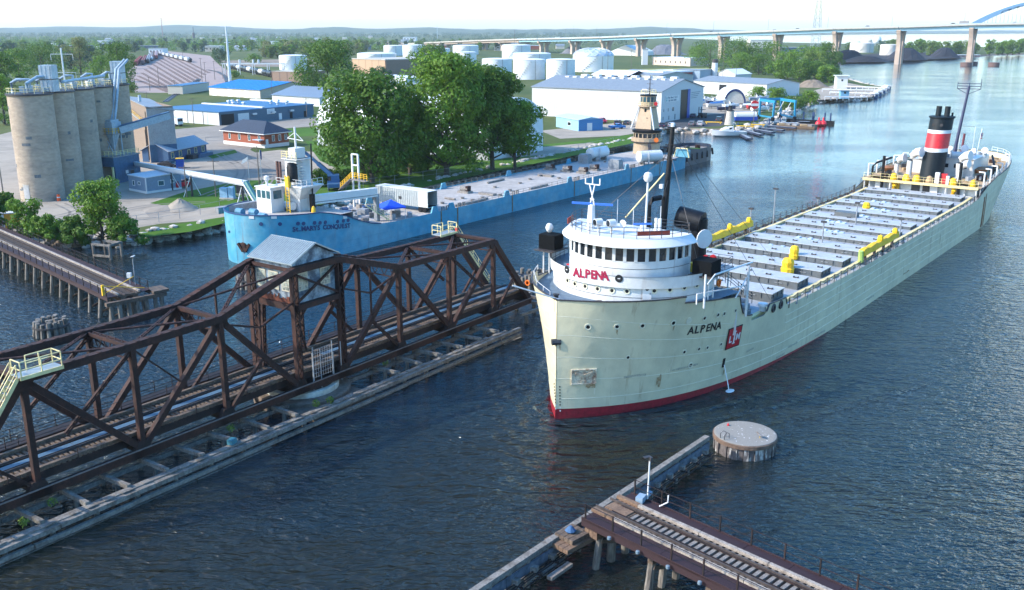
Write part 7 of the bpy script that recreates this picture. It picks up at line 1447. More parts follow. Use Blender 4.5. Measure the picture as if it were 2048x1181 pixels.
for k in range(6): b.opening('roller_door', 'f', b.w * (.1 + .16 * k), b.h * .4, b.w * .085, b.h * .8, M_CLEAN)
for k in range(13): MB().bar((b.w * k / 12, -.5, b.h + .12), (b.w * k / 12, b.d / 2, b.h + 3.12), .12, .08).build('roof_seam', M_BROOF2, b.t)
b = Bld('low_wall_building', 'long low beige building with a blue edged roof left of the blue shed', 'building', (366, 189), (419, 181), depth=8, h=4.2); b.walls(M_BEIGE).flat(M_BROOF, .3)
b = Bld('grey_warehouse', 'grey roofed white warehouse half hidden right of the slate wall', 'warehouse', (545, 207), (640, 214), depth=26, h=4.0); b.walls(M_SIDE).gable(mat('slate_roof', (.13, .18, .24), .6, var=.1), 3.4, 'x', .5, M_SIDE)
b = Bld('brown_shed', 'small brown brick shed at the end of the tank car line', 'shed', (545, 166), (606, 168), depth=22, h=7); b.walls(mat('brown_brick', (.22, .15, .11), .85, var=.15)).flat(M_CONC, .2); b.ribs(mat('brown_pier', (.15, .1, .08), .85), b.w / 4, 'f', w_=.5)
b = Bld('brick_warehouse', 'tall brick warehouse, tan in front and darker at the right end, between the dark trees', 'warehouse', (706, 152), (772, 156), (823, 149), htop=(772, 121)); b.walls(mat('tan_brick', (.40, .27, .17), .85, var=.15)); MB().bb(b.w, b.w + .2, 0, b.d, 0, b.h).build('side_wall', mat('brown_brick', (.22, .15, .11), .85, var=.15), b.t); b.flat(M_CONC, .3, .6); b.ribs(mat('tan_pier', (.33, .22, .14), .85), b.w / 5, 'f', w_=.8); b.ribs(mat('brown_pier', (.15, .1, .08), .85), b.d / 5, 'r', w_=.8)  # right end overlaid in a darker brown than the front
b = Bld('white_depot', 'low white depot building in front of the brick warehouse', 'building', (716, 165), (812, 172), depth=18, h=4.5); b.walls(M_SIDE).flat(M_TANK, .3)
b = Bld('low_block', 'low white block under the crown of the round tree', 'building', (724, 176), (812, 184), depth=14, h=3.5); b.walls(M_BEIGE).flat(M_GREY, .3)
# white barrel roofed hall behind the riverside trees
b = Bld('barrel_hall', 'large white barrel roofed hall behind the big riverside trees', 'hall', (636, 291), (978, 322), depth=26, h=8); n = 18; d = b.d; rows = []
for i in range(n + 1):
 t = pi * i / n; rows.append([(x, d / 2 - cos(t) * d / 2, 7 + sin(t) * 8.2) for x in (0, b.w * .25, b.w * .5, b.w * .75, b.w)])
MB().loft(rows, flip=True).build('roof', M_TANK, b.t, smooth=True); b.h = 7.0; b.walls(M_TANK); b.h = 8
for x in (0, b.w): MB().add([(x, d / 2 - cos(pi * i / n) * d / 2, 7 + sin(pi * i / n) * 8.2) for i in range(n + 1)], [tuple(range(n + 1))]).build('gable', M_TANK, b.t)
for k in range(16): MB().bb(b.w * k / 15 - .1, b.w * k / 15 + .1, -.15, .02, 0, 7).build('panel_rib', M_SIDE, b.t)
MB().bb(b.w * .78, b.w, -.2, -.16, 0, 6.8).build('grey_siding', M_EGREY, b.t)
for k in range(3): MB().bb(b.w * (.2 + .3 * k), b.w * (.2 + .3 * k) + 1.2, d / 2 - .6, d / 2 + .6, 15.1, 16).build('ridge_vent', M_ALU, b.t)
# tanks
def tank(px0, px1, ytop, ybot, label, dome=False, ysh=None, flat=False, group='white storage tanks of the tank farm', name='storage_tank', m=None):
 c0, c1_ = G(px0, ybot - 1, LZ), G(px1, ybot - 1, LZ); mid = G((px0 + px1) / 2, ybot, LZ); r = (c1_ - c0).length / 2; dv = Vector((mid.x, mid.y, 0)).normalized(); c = mid + dv * r
 t = thing(name, label, 'tank', None, group, c); h = HZ((px0 + px1) / 2, ysh or ytop, c - dv * r * (0 if dome else .6)) - LZ; m = m or M_TANK
 MB().lathe([(r, 0), (r, h)], 32).build('shell', m, t, smooth=True)
 rise = (HZ((px0 + px1) / 2, ytop, c) - LZ - h) if dome else (r * .02 if flat else r * .07)
 MB().lathe([(r + .15, -.02)] + [(r * cos(a), rise * sin(a)) for a in [pi / 2 * i / 6 for i in range(6)]] + [(0, rise)], 32, (0, 0, h)).build('dome_roof' if dome else 'roof', mat('lattice_grey', (.42, .5, .58), .4, .2) if dome else m, t, smooth=True)
 if dome:
  g_ = MB()
  for k in range(16):
   a = 2 * pi * k / 16
   for s_ in (-1, 1): g_.tube([(r * 1.01 * cos(q) * cos(a + s_ * q * .5), r * 1.01 * cos(q) * sin(a + s_ * q * .5), h + rise * 1.01 * sin(q) + .1) for q in [pi / 2 * i / 6 for i in range(6)]], .16, 4, caps=False)
  tag(g_.build('dome_lattice', M_CLEAN, t), kind='stuff')
 for f in (.33, .66, .985): MB().lathe([(r + .01, h * f - .06), (r + .09, h * f), (r + .01, h * f + .06)], 32).build('weld_ring', m, t)
 b_ = MB(); a0 = -2.2
 for k in range(9): a = a0 + k * .09; b_.box((cos(a) * (r + .5), sin(a) * (r + .5), h * (.1 + .1 * k)), (.9, r * .09, .2), a)
 b_.build('spiral_stair', M_GREY, t); MB().bar((cos(-1.2) * (r + .25), sin(-1.2) * (r + .25), 0), (cos(-1.2) * (r + .25), sin(-1.2) * (r + .25), h), .35).build('ladder', M_GREY, t); return t
for a in [(560, 615, 112, 141, 'white tank left of the dark round tree near the tank cars'), (715, 793, 108, 122, 'flat wide white tank behind the tan brick warehouse'), (806, 850, 91, 121, 'white tank with low roof left of the round dark tree'), (912, 953, 105, 137, 'square looking white tank right of the round dark tree'),
          (906, 957, 92, 110, 'far white tank under the low end of the highway bridge'), (1004, 1061, 91, 119, 'large white tank right under the first bridge piers'), (964, 1024, 119, 151, 'left white tank of the front three with a slanted stair'), (1026, 1102, 108, 126, 'broad white tank behind the front three tanks'),
          (1026, 1090, 120, 160, 'middle white tank of the front three'), (1092, 1150, 120, 163, 'right white tank of the front three nearest the boatyard hall'), (768, 806, 92, 112, 'pale old tank left of the tall trees at the horizon'), (843, 900, 98, 116, 'white tank half hidden behind the round dark tree')]: tank(*a)
tank(1145, 1227, 96, 145, 'white tank with a lattice dome in the middle of the tank farm', True, 112)
for a in [(1700, 1745, 87, 106, 'pale tank left of the second bridge pier over the water'), (1760, 1794, 90, 111, 'pale wide tank touching the second bridge pier'), (1722, 1748, 80, 90, 'small pale tank behind the coal dock')]: tank(*a, group='pale tanks behind the coal dock', m=mat('cream_tank', (.62, .57, .5), .6, var=.06))
c = G(1753, 92, LZ); t = thing('round_tank', 'white ball shaped tank behind the coal dock', 'tank', None, None, c); r = 9; MB().lathe([(r * cos(a), r + 2 + r * sin(a)) for a in [-1.5 + 3 * i / 10 for i in range(11)]], 20).build('ball', M_TANK, t, smooth=True)
for k in range(6): MB().bar((8 * cos(k), 8 * sin(k), 0), (8 * cos(k), 8 * sin(k), 9), .6).build('leg', M_TANK, t)
# boatyard hall with writing on its gable
b = Bld('boatyard_hall', 'very long white boatyard hall with a tall dark doorway and lettering on its gable end', 'hall', (1064, 231), (1321, 246), (1393, 230.5), htop=(1322, 183)); b.walls(M_SIDE).gable(M_GROOF, 3.6, 'x', .4, M_SIDE, th=.25)
for k in range(60): MB().bb(b.w * k / 59 - .04, b.w * k / 59 + .04, -.06, .01, 0, b.h - .05).build('panel_rib', M_SIDE, b.t)
for k in range(14): MB().bb(b.w * (.1 + .063 * k), b.w * (.1 + .063 * k) + 1.6, b.d * .42, b.d * .49, b.h + 3.0, b.h + 3.45).build('roof_light', M_TANK, b.t)
for k in range(8): MB().bb(b.w * (.2 + .1 * k), b.w * (.2 + .1 * k) + 2.6, b.d * .495, b.d * .56, b.h + 3.4, b.h + 4.2).build('ridge_vent', M_CLEAN, b.t)
MB().bb(b.w + .02, b.w + .08, b.d * .44, b.d * .60, 0, b.h * .97).build('doorway', M_BLACK, b.t); MB().bb(b.w + .09, b.w + .2, b.d * .60, b.d * .66, 0, b.h * .97).build('blue_door', mat('door_blue', (.02, .07, .32), .5), b.t)
def words(par, txt, x, y, z, size, m, rz=pi / 2):
 for i, ch in enumerate(txt):
  if ch == ' ': continue
  o = child('letter', text_mesh(ch, size, .02, m, .02), par); o.matrix_local = orient((x, y + i * size * .62, z), (0, 1, 0), (0, 0, 1), .02)
M_SIGNI = mat('sign_ink', (.03, .10, .15), .5)
sb_ = MB().bb(b.w + .02, b.w + .1, b.d * .09, b.d * .40, b.h * .62, b.h * .82).build('sign_board', M_CLEAN, b.t)
words(sb_, 'The Boat Yard', b.w + .1, b.d * .145, b.h * .765, 1.0, M_SIGNI); words(sb_, '920 884-2628', b.w + .1, b.d * .16, b.h * .67, .9, M_SIGNI); MB().lathe([(.0, -.9), (.5, -.3), (.1, .1), (.4, .4), (0, 1.0)], 6, (b.w + .12, b.d * .115, b.h * .72), sx=.1).build('tree_mark', mat('teal_mark', (.02, .3, .3), .5), sb_)
for k in range(4): MB().bb(b.w + .03, b.w + .06, b.d * .69, b.d * (.92 - .03 * k), b.h * (.83 - .06 * k), b.h * (.845 - .06 * k)).build('sign_line', M_SIGNI, b.t)
for y, z, w_, h_ in ((.06, .38, .5, 1.2), (.16, .38, .5, 1.2), (.27, .38, 1.6, 1.4), (.05, .12, .5, 1.2), (.18, .12, .6, 1.4), (.32, .12, .8, 2.0)): b.opening('window', 'r', b.d * y, b.h * z, w_, h_, M_GLASSB, M_ALU, .06)
b = Bld('blue_shed', 'small light blue shed with a white door in front of the boatyard hall', 'shed', (1112, 254), (1157, 263), (1180, 256), htop=(1157, 240)); b.walls(mat('light_blue_siding', (.22, .38, .50), .6, var=.06)); MB().bb(b.w, b.w + .12, 0, b.d, 0, b.h).build('side_wall', mat('shaded_blue_siding', (.04, .17, .36), .6, var=.06), b.t); b.gable(mat('pale_blue_roof', (.4, .5, .56), .5), .7, 'x', .3, mat('light_blue_siding', (.22, .38, .50), .6)); b.opening('window', 'f', b.w * .6, b.h * .5, 2.2, 1.0, M_GLASS, M_CLEAN); b.opening('door', 'r', b.d * .45, 1.3, 1.9, 2.5, M_CLEAN, out=.15)  # right wall's deeper blue paints the shaded side of the same siding
b = Bld('open_pavilion', 'white roofed open sided pavilion behind the hall ridge', 'pavilion', (1186, 165), (1256, 168), depth=20, h=5.2); b.gable(M_CLEAN, 2.4, 'x', 1.2); b.walls(M_BLACK)  # black walls paint in the shade under the open sides
b = Bld('grey_shed', 'grey roofed industrial shed behind the hall', 'shed', (1232, 163), (1318, 170), depth=26, h=5.5); b.walls(M_EGREY).gable(M_GROOF, 2.0, 'x', .4, M_EGREY)
b = Bld('red_building', 'long red walled building with a pale roof behind the boatyard hall', 'building', (1325, 168), (1398, 165), depth=22, h=6.5); b.walls(mat('dark_red_siding', (.30, .035, .035), .6, var=.1)).flat(M_TANK, .5, .8); b.opening('window', 'f', b.w * .3, 3.6, 1.6, 1.2, M_CLEAN); b.opening('window', 'f', b.w * .68, 3.6, 1.6, 1.2, M_CLEAN)
b = Bld('blue_grey_annex', 'blue grey annex at the right end of the red building', 'building', (1399, 166), (1422, 163), depth=18, h=7.5); b.walls(mat('annex_blue', (.25, .33, .40), .6)).flat(M_GROOF, .3)
c = G(1428, 163, LZ); t = thing('chimney', 'tall white round chimney with a dark top behind the boatyard', 'chimney', None, None, c); h = HZ(1428, 119, c) - LZ; MB().lathe([(2.0, 0), (1.9, h)], 16).build('stack', M_CLEAN, t, smooth=True); MB().lathe([(1.95, h - 2.2), (1.97, h)], 16).lathe([(1.95, h), (0, h + .1)], 16).build('dark_cap', M_DARK, t)
b = Bld('white_gable_house', 'white gabled building right of the chimney', 'building', (1432, 163), (1470, 165), depth=16, h=5); b.walls(M_SIDE).gable(M_TANK, 3.0, 'y', .4, M_SIDE)
b = Bld('marina_shed', 'long grey roofed marina shed behind the stored boats', 'shed', (1386, 186), (1532, 196), (1570, 190), h=6.5); b.walls(M_SIDE).gable(M_GROOF, 2.0, 'x', .4, M_SIDE); b.opening('roller_door', 'f', b.w * .42, 2.6, b.w * .1, 5.0, M_BLACK); b.opening('roller_door', 'f', b.w * .7, 2.4, b.w * .1, 4.6, M_CLEAN); b.opening('roller_door', 'f', b.w * .86, 2.4, b.w * .1, 4.6, M_CLEAN)
b = Bld('fabric_shelter', 'white rounded fabric boat shelter with a dark arched end', 'shelter', (1447, 209), (1492, 209), depth=17, h=2); n = 12; rows = []
for i in range(n + 1): t = pi * i / n; rows.append([(b.w / 2 - cos(t) * b.w / 2, y, .3 + sin(t) * 6.5) for y in (0, b.d)])
MB().loft(rows).build('cover', M_TANK, b.t, smooth=True); MB().add([(b.w / 2 - cos(pi * i / n) * b.w / 2, .5, .3 + sin(pi * i / n) * 6.4) for i in range(n + 1)], [tuple(range(n + 1))[::-1]]).build('end_wall', mat('tan_fabric', (.5, .46, .4), .8), b.t); MB().loft([[(b.w / 2 - cos(pi * i / n) * b.w * k, .2, .3 + sin(pi * i / n) * z_) for i in range(n + 1)] for k, z_ in ((.5, 6.5), (.42, 5.4))]).build('dark_arch', mat('arch_navy', (.02, .04, .12), .7), b.t)
# small beige lighthouse
c = G(1459, 250, LZ); t = thing('ornamental_lighthouse', 'stone ornamental lighthouse with a dark lantern beside the marina docks', 'lighthouse', None, None, c); h = HZ(1459, 222, c) - LZ
MB().lathe([(1.9, 0), (1.2, h)], 12).build('tower', mat('lighthouse_stone', (.42, .38, .33), .85, var=.2), t, smooth=True); MB().lathe([(1.4, h), (1.4, h + .25), (.0, h + .3)], 12).build('gallery', M_DARK, t); MB().lathe([(.75, 0), (.75, 1.6)], 10, (0, 0, h + .3)).build('lantern', M_DARK, t); MB().lathe([(1.9, 0), (1.9, .35), (.5, .6), (0, .7)], 12, (0, 0, h + 1.9)).build('cap', mat('cap_grey', (.3, .33, .36), .5), t)
# blue travel lift
c = G(1553, 240, LZ); t = thing('travel_lift', 'bright blue boat travel lift frame on wheels at the marina', 'boat lift', None, None, c, R(15)); M_LIFT = mat('lift_blue', (.02, .22, .36), .5)
for x in (-4.5, 4.5):
 for y in (-5, 5): MB().bar((x, y, .8), (x * .94, y, 7.0), .6).build('leg', M_LIFT, t); MB().tube([(x - .35, y, .8), (x + .35, y, .8)], .8, 12).build('wheel', M_BLACK, t)
 MB().bar((x * .94, -5.6, 7), (x * .94, 5.6, 7), .7, .9).build('top_beam', M_LIFT, t); MB().bar((x, -5, 1.3), (x, 5, 1.3), .5).build('lower_beam', M_LIFT, t)
MB().bar((-4.4, 5.4, 7.2), (5.6, 5.4, 7.2), .6, .8).build('cross_beam', M_LIFT, t)
for y in (-2.5, 2.5): MB().tube([(-4.1, y, 6.8), (-2, y, 3), (2, y, 3), (4.1, y, 6.8)], .12, 5).build('sling', M_CLEAN, t)
c = G(1490, 243, LZ); t = thing('fuel_tank', 'white over blue horizontal fuel tank beside the lighthouse', 'tank', None, None, c, R(5)); MB().bb(-4.2, 4.2, -1.5, 1.5, .4, 1.7).build('bund', mat('bund_blue', (.02, .06, .35), .5), t); MB().tube([(-4.1, 0, 2.0), (-3.9, 0, 2.0), (3.9, 0, 2.0), (4.1, 0, 2.0)], [1.1, 1.45, 1.45, 1.1], 16).build('tank', M_CLEAN, t, smooth=True)
for x in (-3, 3): MB().bb(x - .2, x + .2, -1.4, 1.4, 0, .4).build('saddle', M_DARK, t)
# boats
def boat(name, label, px, py, heading, L=7.0, z=LZ + .9, hull=M_CLEAN, cabin=True, afloat=False, group=None, stripe=None, canvas=None):
 c = G(px, py, 0 if afloat else z); t = thing(name, label, 'boat', None, group, c, -heading); B = L * .16; D = L * .14; rows = []
 for i in range(9):
  s = i / 8; w_ = B * (1 - max(0, (s - .45) / .55) ** 2.2) * (.9 + .1 * min(1, s * 3)); zz = D * (1 + .35 * s * s); rows.append([(-w_, (s - .5) * L, zz), (-w_ * .8, (s - .5) * L + .0, D * .25), (0, (s - .5) * L - (.0 if s < .9 else .3), -D * .35 + D * 1.0 * max(0, (s - .7) / .3) ** 2), (w_ * .8, (s - .5) * L, D * .25), (w_, (s - .5) * L, zz)])
 MB().loft(rows).add(rows[0], [(4, 3, 2, 1, 0)]).build('hull', hull, t, smooth=True); MB().loft([[(r[0][0] * .95, r[0][1], r[0][2] - .08), (r[4][0] * .95, r[4][1], r[4][2] - .08)] for r in rows], flip=True).build('deck', M_SIDE, t)
 if stripe: MB().loft([[(r[4][0] * 1.01, r[4][1], r[4][2] - .25), (r[4][0] * 1.01, r[4][1], r[4][2] - .5)] for r in rows[:-1]]).build('stripe', stripe, t)
 if canvas: MB().loft([[(r[0][0] * .9, r[0][1], r[0][2] + .05), (0, r[0][1], r[0][2] + D * .6), (r[4][0] * .9, r[4][1], r[4][2] + .05)] for r in rows[1:8]]).build('canvas_cover', canvas, t)
 elif cabin:
  MB().add([(-B * .7, -L * .1, D), (B * .7, -L * .1, D), (B * .5, L * .28, D * 1.1), (-B * .5, L * .28, D * 1.1), (-B * .6, -L * .1, D * 2.0), (B * .6, -L * .1, D * 2.0), (B * .4, L * .12, D * 1.75), (-B * .4, L * .12, D * 1.75)], [(4, 5, 6, 7), (0, 1, 5, 4), (1, 2, 6, 5), (2, 3, 7, 6), (3, 0, 4, 7)]).build('cabin', M_CLEAN, t); MB().bb(-B * .62, B * .62, -L * .06, L * .02, D * 1.45, D * 1.85).build('window', M_GLASS, t)
  MB().tube([(-B * .8, -L * .2, D), (-B * .7, -L * .15, D * 2.7), (B * .7, -L * .15, D * 2.7), (B * .8, -L * .2, D)], .06, 5).build('radar_arch', M_CLEAN, t)
 if not afloat:
  for y in (-L * .3, L * .2):
   for x in (-B * .6, B * .6): MB().bar((x, y, -.95), (x * .8, y, .1), .12).build('stand', M_DARK, t)
 return t
bc = boat('cabin_cruiser', 'large white cabin cruiser moored at the docks right of the tug', 1457, 273, R(262), 11.5, afloat=True)
yb = [(1388, 200, 40, M_CLEAN, None, 'white motorboat stored left of the yard'), (1398, 208, 60, M_CLEAN, mat('boat_blue_cover', (.03, .12, .3), .8), 'blue covered boat on stands near the hall corner'), (1412, 202, 90, M_CLEAN, None, 'white boat on stands in front of the marina shed'), (1428, 206, 70, mat('boat_navy', (.02, .03, .08), .4), None, 'navy hulled boat on stands in the yard'), (1440, 206, 75, M_CLEAN, mat('boat_white_cover', (.6, .62, .66), .8), 'white shrouded boat left of the fabric shelter'),
      (1432, 213, 75, M_CLEAN, mat('boat_blue_cover', (.03, .12, .3), .8), 'blue covered boat behind the shelter mouth'), (1462, 214, 80, M_CLEAN, None, 'white boat in front of the fabric shelter'), (1497, 215, 80, M_CLEAN, mat('boat_white_cover', (.6, .62, .66), .8), 'white covered boat right of the fabric shelter'), (1512, 216, 75, mat('boat_red', (.35, .03, .03), .4), None, 'red striped boat beside the travel lift'), (1522, 208, 85, M_CLEAN, None, 'white boat in front of the green bushes'), (1536, 214, 80, mat('boat_grey', (.35, .4, .45), .4), None, 'grey boat behind the travel lift'), (1521, 221, 70, M_CLEAN, None, 'white open boat left of the travel lift legs'), (1516, 200, 85, mat('boat_ltblue', (.2, .3, .42), .5), None, 'pale blue work boat at the shrubs'), (1453, 219, 85, mat('boat_navy', (.02, .03, .08), .4), None, 'dark inflatable behind the lighthouse')]
for px, py, hd, hm, cv_, lb in yb: boat('stored_boat', lb, px, py, R(hd), random.uniform(6.5, 8.5), hull=hm, canvas=cv_, group='boats stored in the boatyard')
for px, py, hd, lb in ((1577, 252, 260, 'white speedboat at the outer finger dock'), (1550, 249, 262, 'open boat with red trim between the finger docks'), (1600, 249, 265, 'low dark boat at the end of the docks')): boat('moored_boat', lb, px, py, R(hd), 7.5, afloat=True, cabin=False, hull=M_CLEAN if px != 1600 else M_DARK, group='small boats at the finger docks', stripe=M_RED if px == 1550 else None)
# finger docks, breakwater, barge and buoys
dk = thing('marina_dock', 'dark floating finger docks with pale edges in front of the lighthouse', 'dock', None, None, (0, 0, 0))
for x0, y0, x1, y1 in ((1468, 262, 1500, 278.5), (1480, 259, 1523, 270.5), (1492, 257, 1546, 266), (1505, 255, 1567, 261.5), (1530, 252, 1592, 256.5)):
 a, c = G(x0, y0, .5), G(x1, y1, .5); MB().bar(a, c, 1.8, .5).build('finger', mat('dock_navy', (.02, .03, .06), .7), dk); MB().bar(a + Vector((0, 0, .27)), c + Vector((0, 0, .27)), 1.0, .06).build('dock_top', M_GREY, dk)
for px, py in ((1475, 263), (1500, 258), (1518, 256), (1538, 254), (1560, 250)): p = G(px, py, 0); MB().tube([(p.x, p.y, -1), (p.x, p.y, 3)], .22, 7).build('dock_pile', mat('dock_pile_blue', (.03, .06, .14), .6), dk)
bk = thing('breakwater_wall', 'black timber breakwater wall with posts reaching out beyond the travel lift', 'breakwater', None, None, (0, 0, 0)); a, c = G(1574, 241, .7), G(1668, 246.5, .7); MB().bar(a, c, 1.2, 1.4).build('wall', M_BLACK, bk)
for f in (.35, .55, .57, .8, .92): p = a.lerp(c, f); MB().tube([(p.x, p.y, -1), (p.x, p.y, 4.2)], .3, 7).build('pile', mat('dock_pile_blue', (.03, .06, .14), .6), bk)
wb_ = thing('work_float', 'brown timber work float beside the breakwater', 'float', None, None, (0, 0, 0)); MB().bar(G(1556, 250, .6), G(1632, 253.5, .6), 5, 1.2).build('hull', mat('brown_float', (.16, .11, .07), .8, var=.3), wb_)
for k in range(5): p = G(1562 + k * 15, 249.5 + k * .8, 1.3); MB().box((p.x, p.y, 1.5), (2.2, 1.5, .6), k).build('deck_crate', (M_TAN, M_DUST, M_GREY)[k % 3], wb_)
for px in (1637, 1646): c = G(px, 252, .0); t = thing('red_buoy', 'bright red buoy float %s of the pair at the end of the breakwater' % ('left' if px == 1637 else 'right'), 'buoy', None, 'red buoys at the breakwater', c); MB().lathe([(.9, 0), (1.3, .7), (1.0, 1.5), (.3, 1.9), (.25, 3.0), (0, 3.1)], 12).build('float', mat('buoy_red', (.7, .02, .03), .5), t); MB().lathe([(1.32, .3), (1.36, .3), (1.36, .5), (1.32, .5)], 12).build('band', M_DARK, t)
# parked vehicles at the boatyard
vehicle('blue_pickup', 'bright blue old pickup truck parked in front of the long hall', 1234, 258, R(75), 'pickup', (.02, .16, .42)); vehicle('red_pickup', 'red pickup parked against the white hall wall', 1203, 246, R(160), 'pickup', (.5, .02, .06))
for px, py, k, col, lb in ((1236, 250, 'suv', (.02, .03, .05), 'black SUV behind the blue pickup by the hall'), (1254, 249, 'car', (.03, .05, .06), 'dark green car beside the tug tower'), (1326, 255, 'suv', (.02, .03, .06), 'navy SUV below the hall corner'), (1344, 255, 'suv', (.25, .3, .34), 'grey SUV in front of the hall windows'), (1384, 252, 'suv', (.12, .14, .16), 'dark grey SUV left of the pair above the stone bank'), (1401, 252, 'suv', (.4, .42, .44), 'silver SUV right of the pair above the stone bank'), (1386, 235, 'car', (.03, .05, .09), 'dark blue car at the hall gable'), (1438, 243, 'suv', (.05, .07, .09), 'small dark utility cart near the lighthouse')): vehicle('parked_' + ('suv' if k == 'suv' else 'car'), lb, px, py, R(20), k, col, group='cars parked at the boatyard')
c = G(1404, 236, LZ); t = thing('forklift', 'dark forklift parked by the hall gable', 'forklift', None, None, c, R(30)); MB().bb(-1, 1, -1.6, 1.2, .5, 1.8).build('body', M_DARK, t); MB().bar((-.6, 1.3, .2), (-.6, 1.3, 4), .2).bar((.6, 1.3, .2), (.6, 1.3, 4), .2).build('mast', M_RUST, t); MB().bb(-.8, .8, -1, .6, 3, 3.15).build('roof', M_DARK, t)
for x in (-.9, .9):
 for y in (-1, .9): MB().tube([(x - .2, y, .5), (x + .2, y, .5)], .5, 10).build('wheel', M_BLACK, t)
for px, py, lb in ((1427, 248, 'yellow rack lying on the asphalt above the stone bank'), (1490, 256, 'yellow rack by the finger docks'), (1512, 253, 'long yellow rack left of the timber float')):
 c = G(px, py, LZ); t = thing('yellow_rack', lb, 'rack', None, 'yellow racks at the marina', c, R(-15)); MB().bar((-3, 0, .6), (3, 0, .6), .5, .3).build('beam', M_YEL, t)
 for x in (-2.4, 2.4): MB().bar((x, -.8, 0), (x, .8, .6), .25).build('leg', M_YEL, t)
for px, py, ty, lb in ((1449, 250, 200, 'light pole left of the lighthouse'), (1507, 246, 196, 'light pole with a red and white round sign'), (1471, 170, 128, 'pole behind the marina shed'), (1444, 172, 120, 'pole beside the chimney')): pole(px, py, ty, lb, .14, 'light_pole', 0)
c = G(1507, 246, LZ); c.z = 8; t = thing('round_sign', 'red white and blue round sign on the pole beside the travel lift', 'sign', None, None, c); MB().lathe([(1.5, -.1), (1.5, .1), (0, .11)], 16).build('sign_disc', M_RED, t).matrix_local = orient((0, -.3, 0), (1, 0, 0), (0, 0, 1)); MB().box((0, -.48, 0), (2.9, .06, .9)).build('sign_band', M_CLEAN, t)
# stone point with loading piers
for px, py, w_, d_, h_, col, lb, nm in ((1683, 178, 6, 7, 7, M_CLEAN, 'white two storey pump house on the stone point', 'pump_house'), (1689, 198, 4, 4, 4, mat('pier_blue', (.15, .33, .48), .6), 'blue and white control hut on the stone point', 'control_hut')):
 c = G(px, py, LZ); t = thing(nm, lb, 'hut', None, None, c, R(-8)); MB().bb(-w_ / 2, w_ / 2, 0, d_, 0, h_).build('wall', M_CLEAN if nm == 'pump_house' else col, t); MB().bb(-w_ / 2 - .8, w_ / 2 + .8, -.8, d_ + .5, h_, h_ + .3).build('roof', M_CLEAN, t); MB().bb(-.5, .5, -.06, .02, h_ * .6, h_ * .6 + 1).build('window', M_GLASS, t)
for k, (x0, y0, x1, y1) in enumerate(((1660, 190, 1750, 193), (1645, 184, 1765, 186), (1650, 200, 1735, 200.5), (1690, 178, 1774, 181))):
 t = thing('pipe_rack', ('white pipe rack along the water end of the stone point', 'long white pipe rack across the stone point', 'low white pipe rack near the bushes', 'white pipe rack at the far pier edge')[k], 'pipe rack', None, 'white pipe racks on the stone point', G(x0, y0, LZ)); a = Vector((0, 0, 1.4)); c = G(x1, y1, LZ) - G(x0, y0, LZ) + Vector((0, 0, 1.4)); MB().bar(a, c, .5, .4).bar(a + Vector((0, .9, 0)), c + Vector((0, .9, 0)), .4, .4).build('pipe', M_CLEAN, t)
 for j in range(8): p = a.lerp(c, j / 7); MB().bar(p + Vector((0, .4, -1.6)), p + Vector((0, .4, 0)), .35).build('post', M_CLEAN, t)
for k, (px, py) in enumerate(((1748, 197), (1756, 193), (1763, 189), (1770, 185), (1775, 181))):
 c = G(px, py, 0); t = thing('mooring_pier', 'white capped pier block number %s counted from the camera along the stone point' % ('one', 'two', 'three', 'four', 'five')[k], 'pier', None, 'white pier blocks', c); MB().bb(-.9, .9, -2.5, 2.5, -1, 2.2).build('wall', mat('pier_navy', (.03, .07, .15), .7), t); MB().bb(-1.3, 1.3, -3, 3, 2.2, 2.9).build('cap', M_CLEAN, t)
def mound(name, label, px0, px1, ytop, ybot, m, cat='pile', seed=1):
 a, c = G(px0, ybot, LZ), G(px1, ybot, LZ); mid = (a + c) / 2; r = (c - a).length / 2; h = HZ((px0 + px1) / 2, ytop, mid) - LZ; rnd = random.Random(seed); rows = []
 for i, (q, z) in enumerate(((1, 0), (.85, .12), (.62, .48), (.4, .85), (.22, .98), (.06, 1))):
  rows.append([(cos(2 * pi * k / 26) * r * q * rnd.uniform(.94, 1.06), sin(2 * pi * k / 26) * r * .6 * q * rnd.uniform(.94, 1.06), h * z * rnd.uniform(.95, 1.03) if i else -.1) for k in range(26)])
 b_ = MB().loft(rows, closed=True); b_.add(rows[-1], [tuple(range(26))]); o = b_.build(name, m, None); o.location = mid + Vector((0, r * .55, 0)); return tag(o, label, cat, 'bulk piles' if cat == 'pile' else None)
mound('gravel_mound', 'brown gravel mound behind the pipe racks of the stone point', 1592, 1668, 161, 176, GM_DIRT)
M_COAL = mat('coal', (.018, .02, .028), .8, var=.4, bump=.4, bscale=.4)
mound('coal_pile', 'long flat topped coal pile left of the second bridge pier', 1660, 1750, 101, 122, M_COAL, seed=2); mound('coal_pile', 'low dark coal heap at the water edge left of the second pier', 1690, 1790, 113, 124, M_COAL, seed=3); mound('coal_pile', 'coal pile just right of the second bridge pier', 1775, 1866, 97, 121, M_COAL, seed=4); mound('coal_pile', 'sharp peaked coal pile before the arch pier', 1862, 1930, 96, 116, M_COAL, seed=5)
mound('grey_stockpile', 'grey stockpile under the third highway bridge pier from the left arch', 1120, 1180, 92, 108, mat('slag', (.13, .14, .16), .9, var=.3), seed=6); mound('grey_stockpile', 'dark grey stockpile behind the bridge piers right of the white tent hall', 1290, 1378, 90, 110, mat('slag', (.13, .14, .16), .9, var=.3), seed=7)
b = Bld('tent_hall', 'long white tent roofed hall under the highway bridge', 'hall', (1222, 111), (1276, 112), depth=40, h=5); b.walls(M_CLEAN).gable(M_CLEAN, 8, 'y', 0, M_CLEAN)
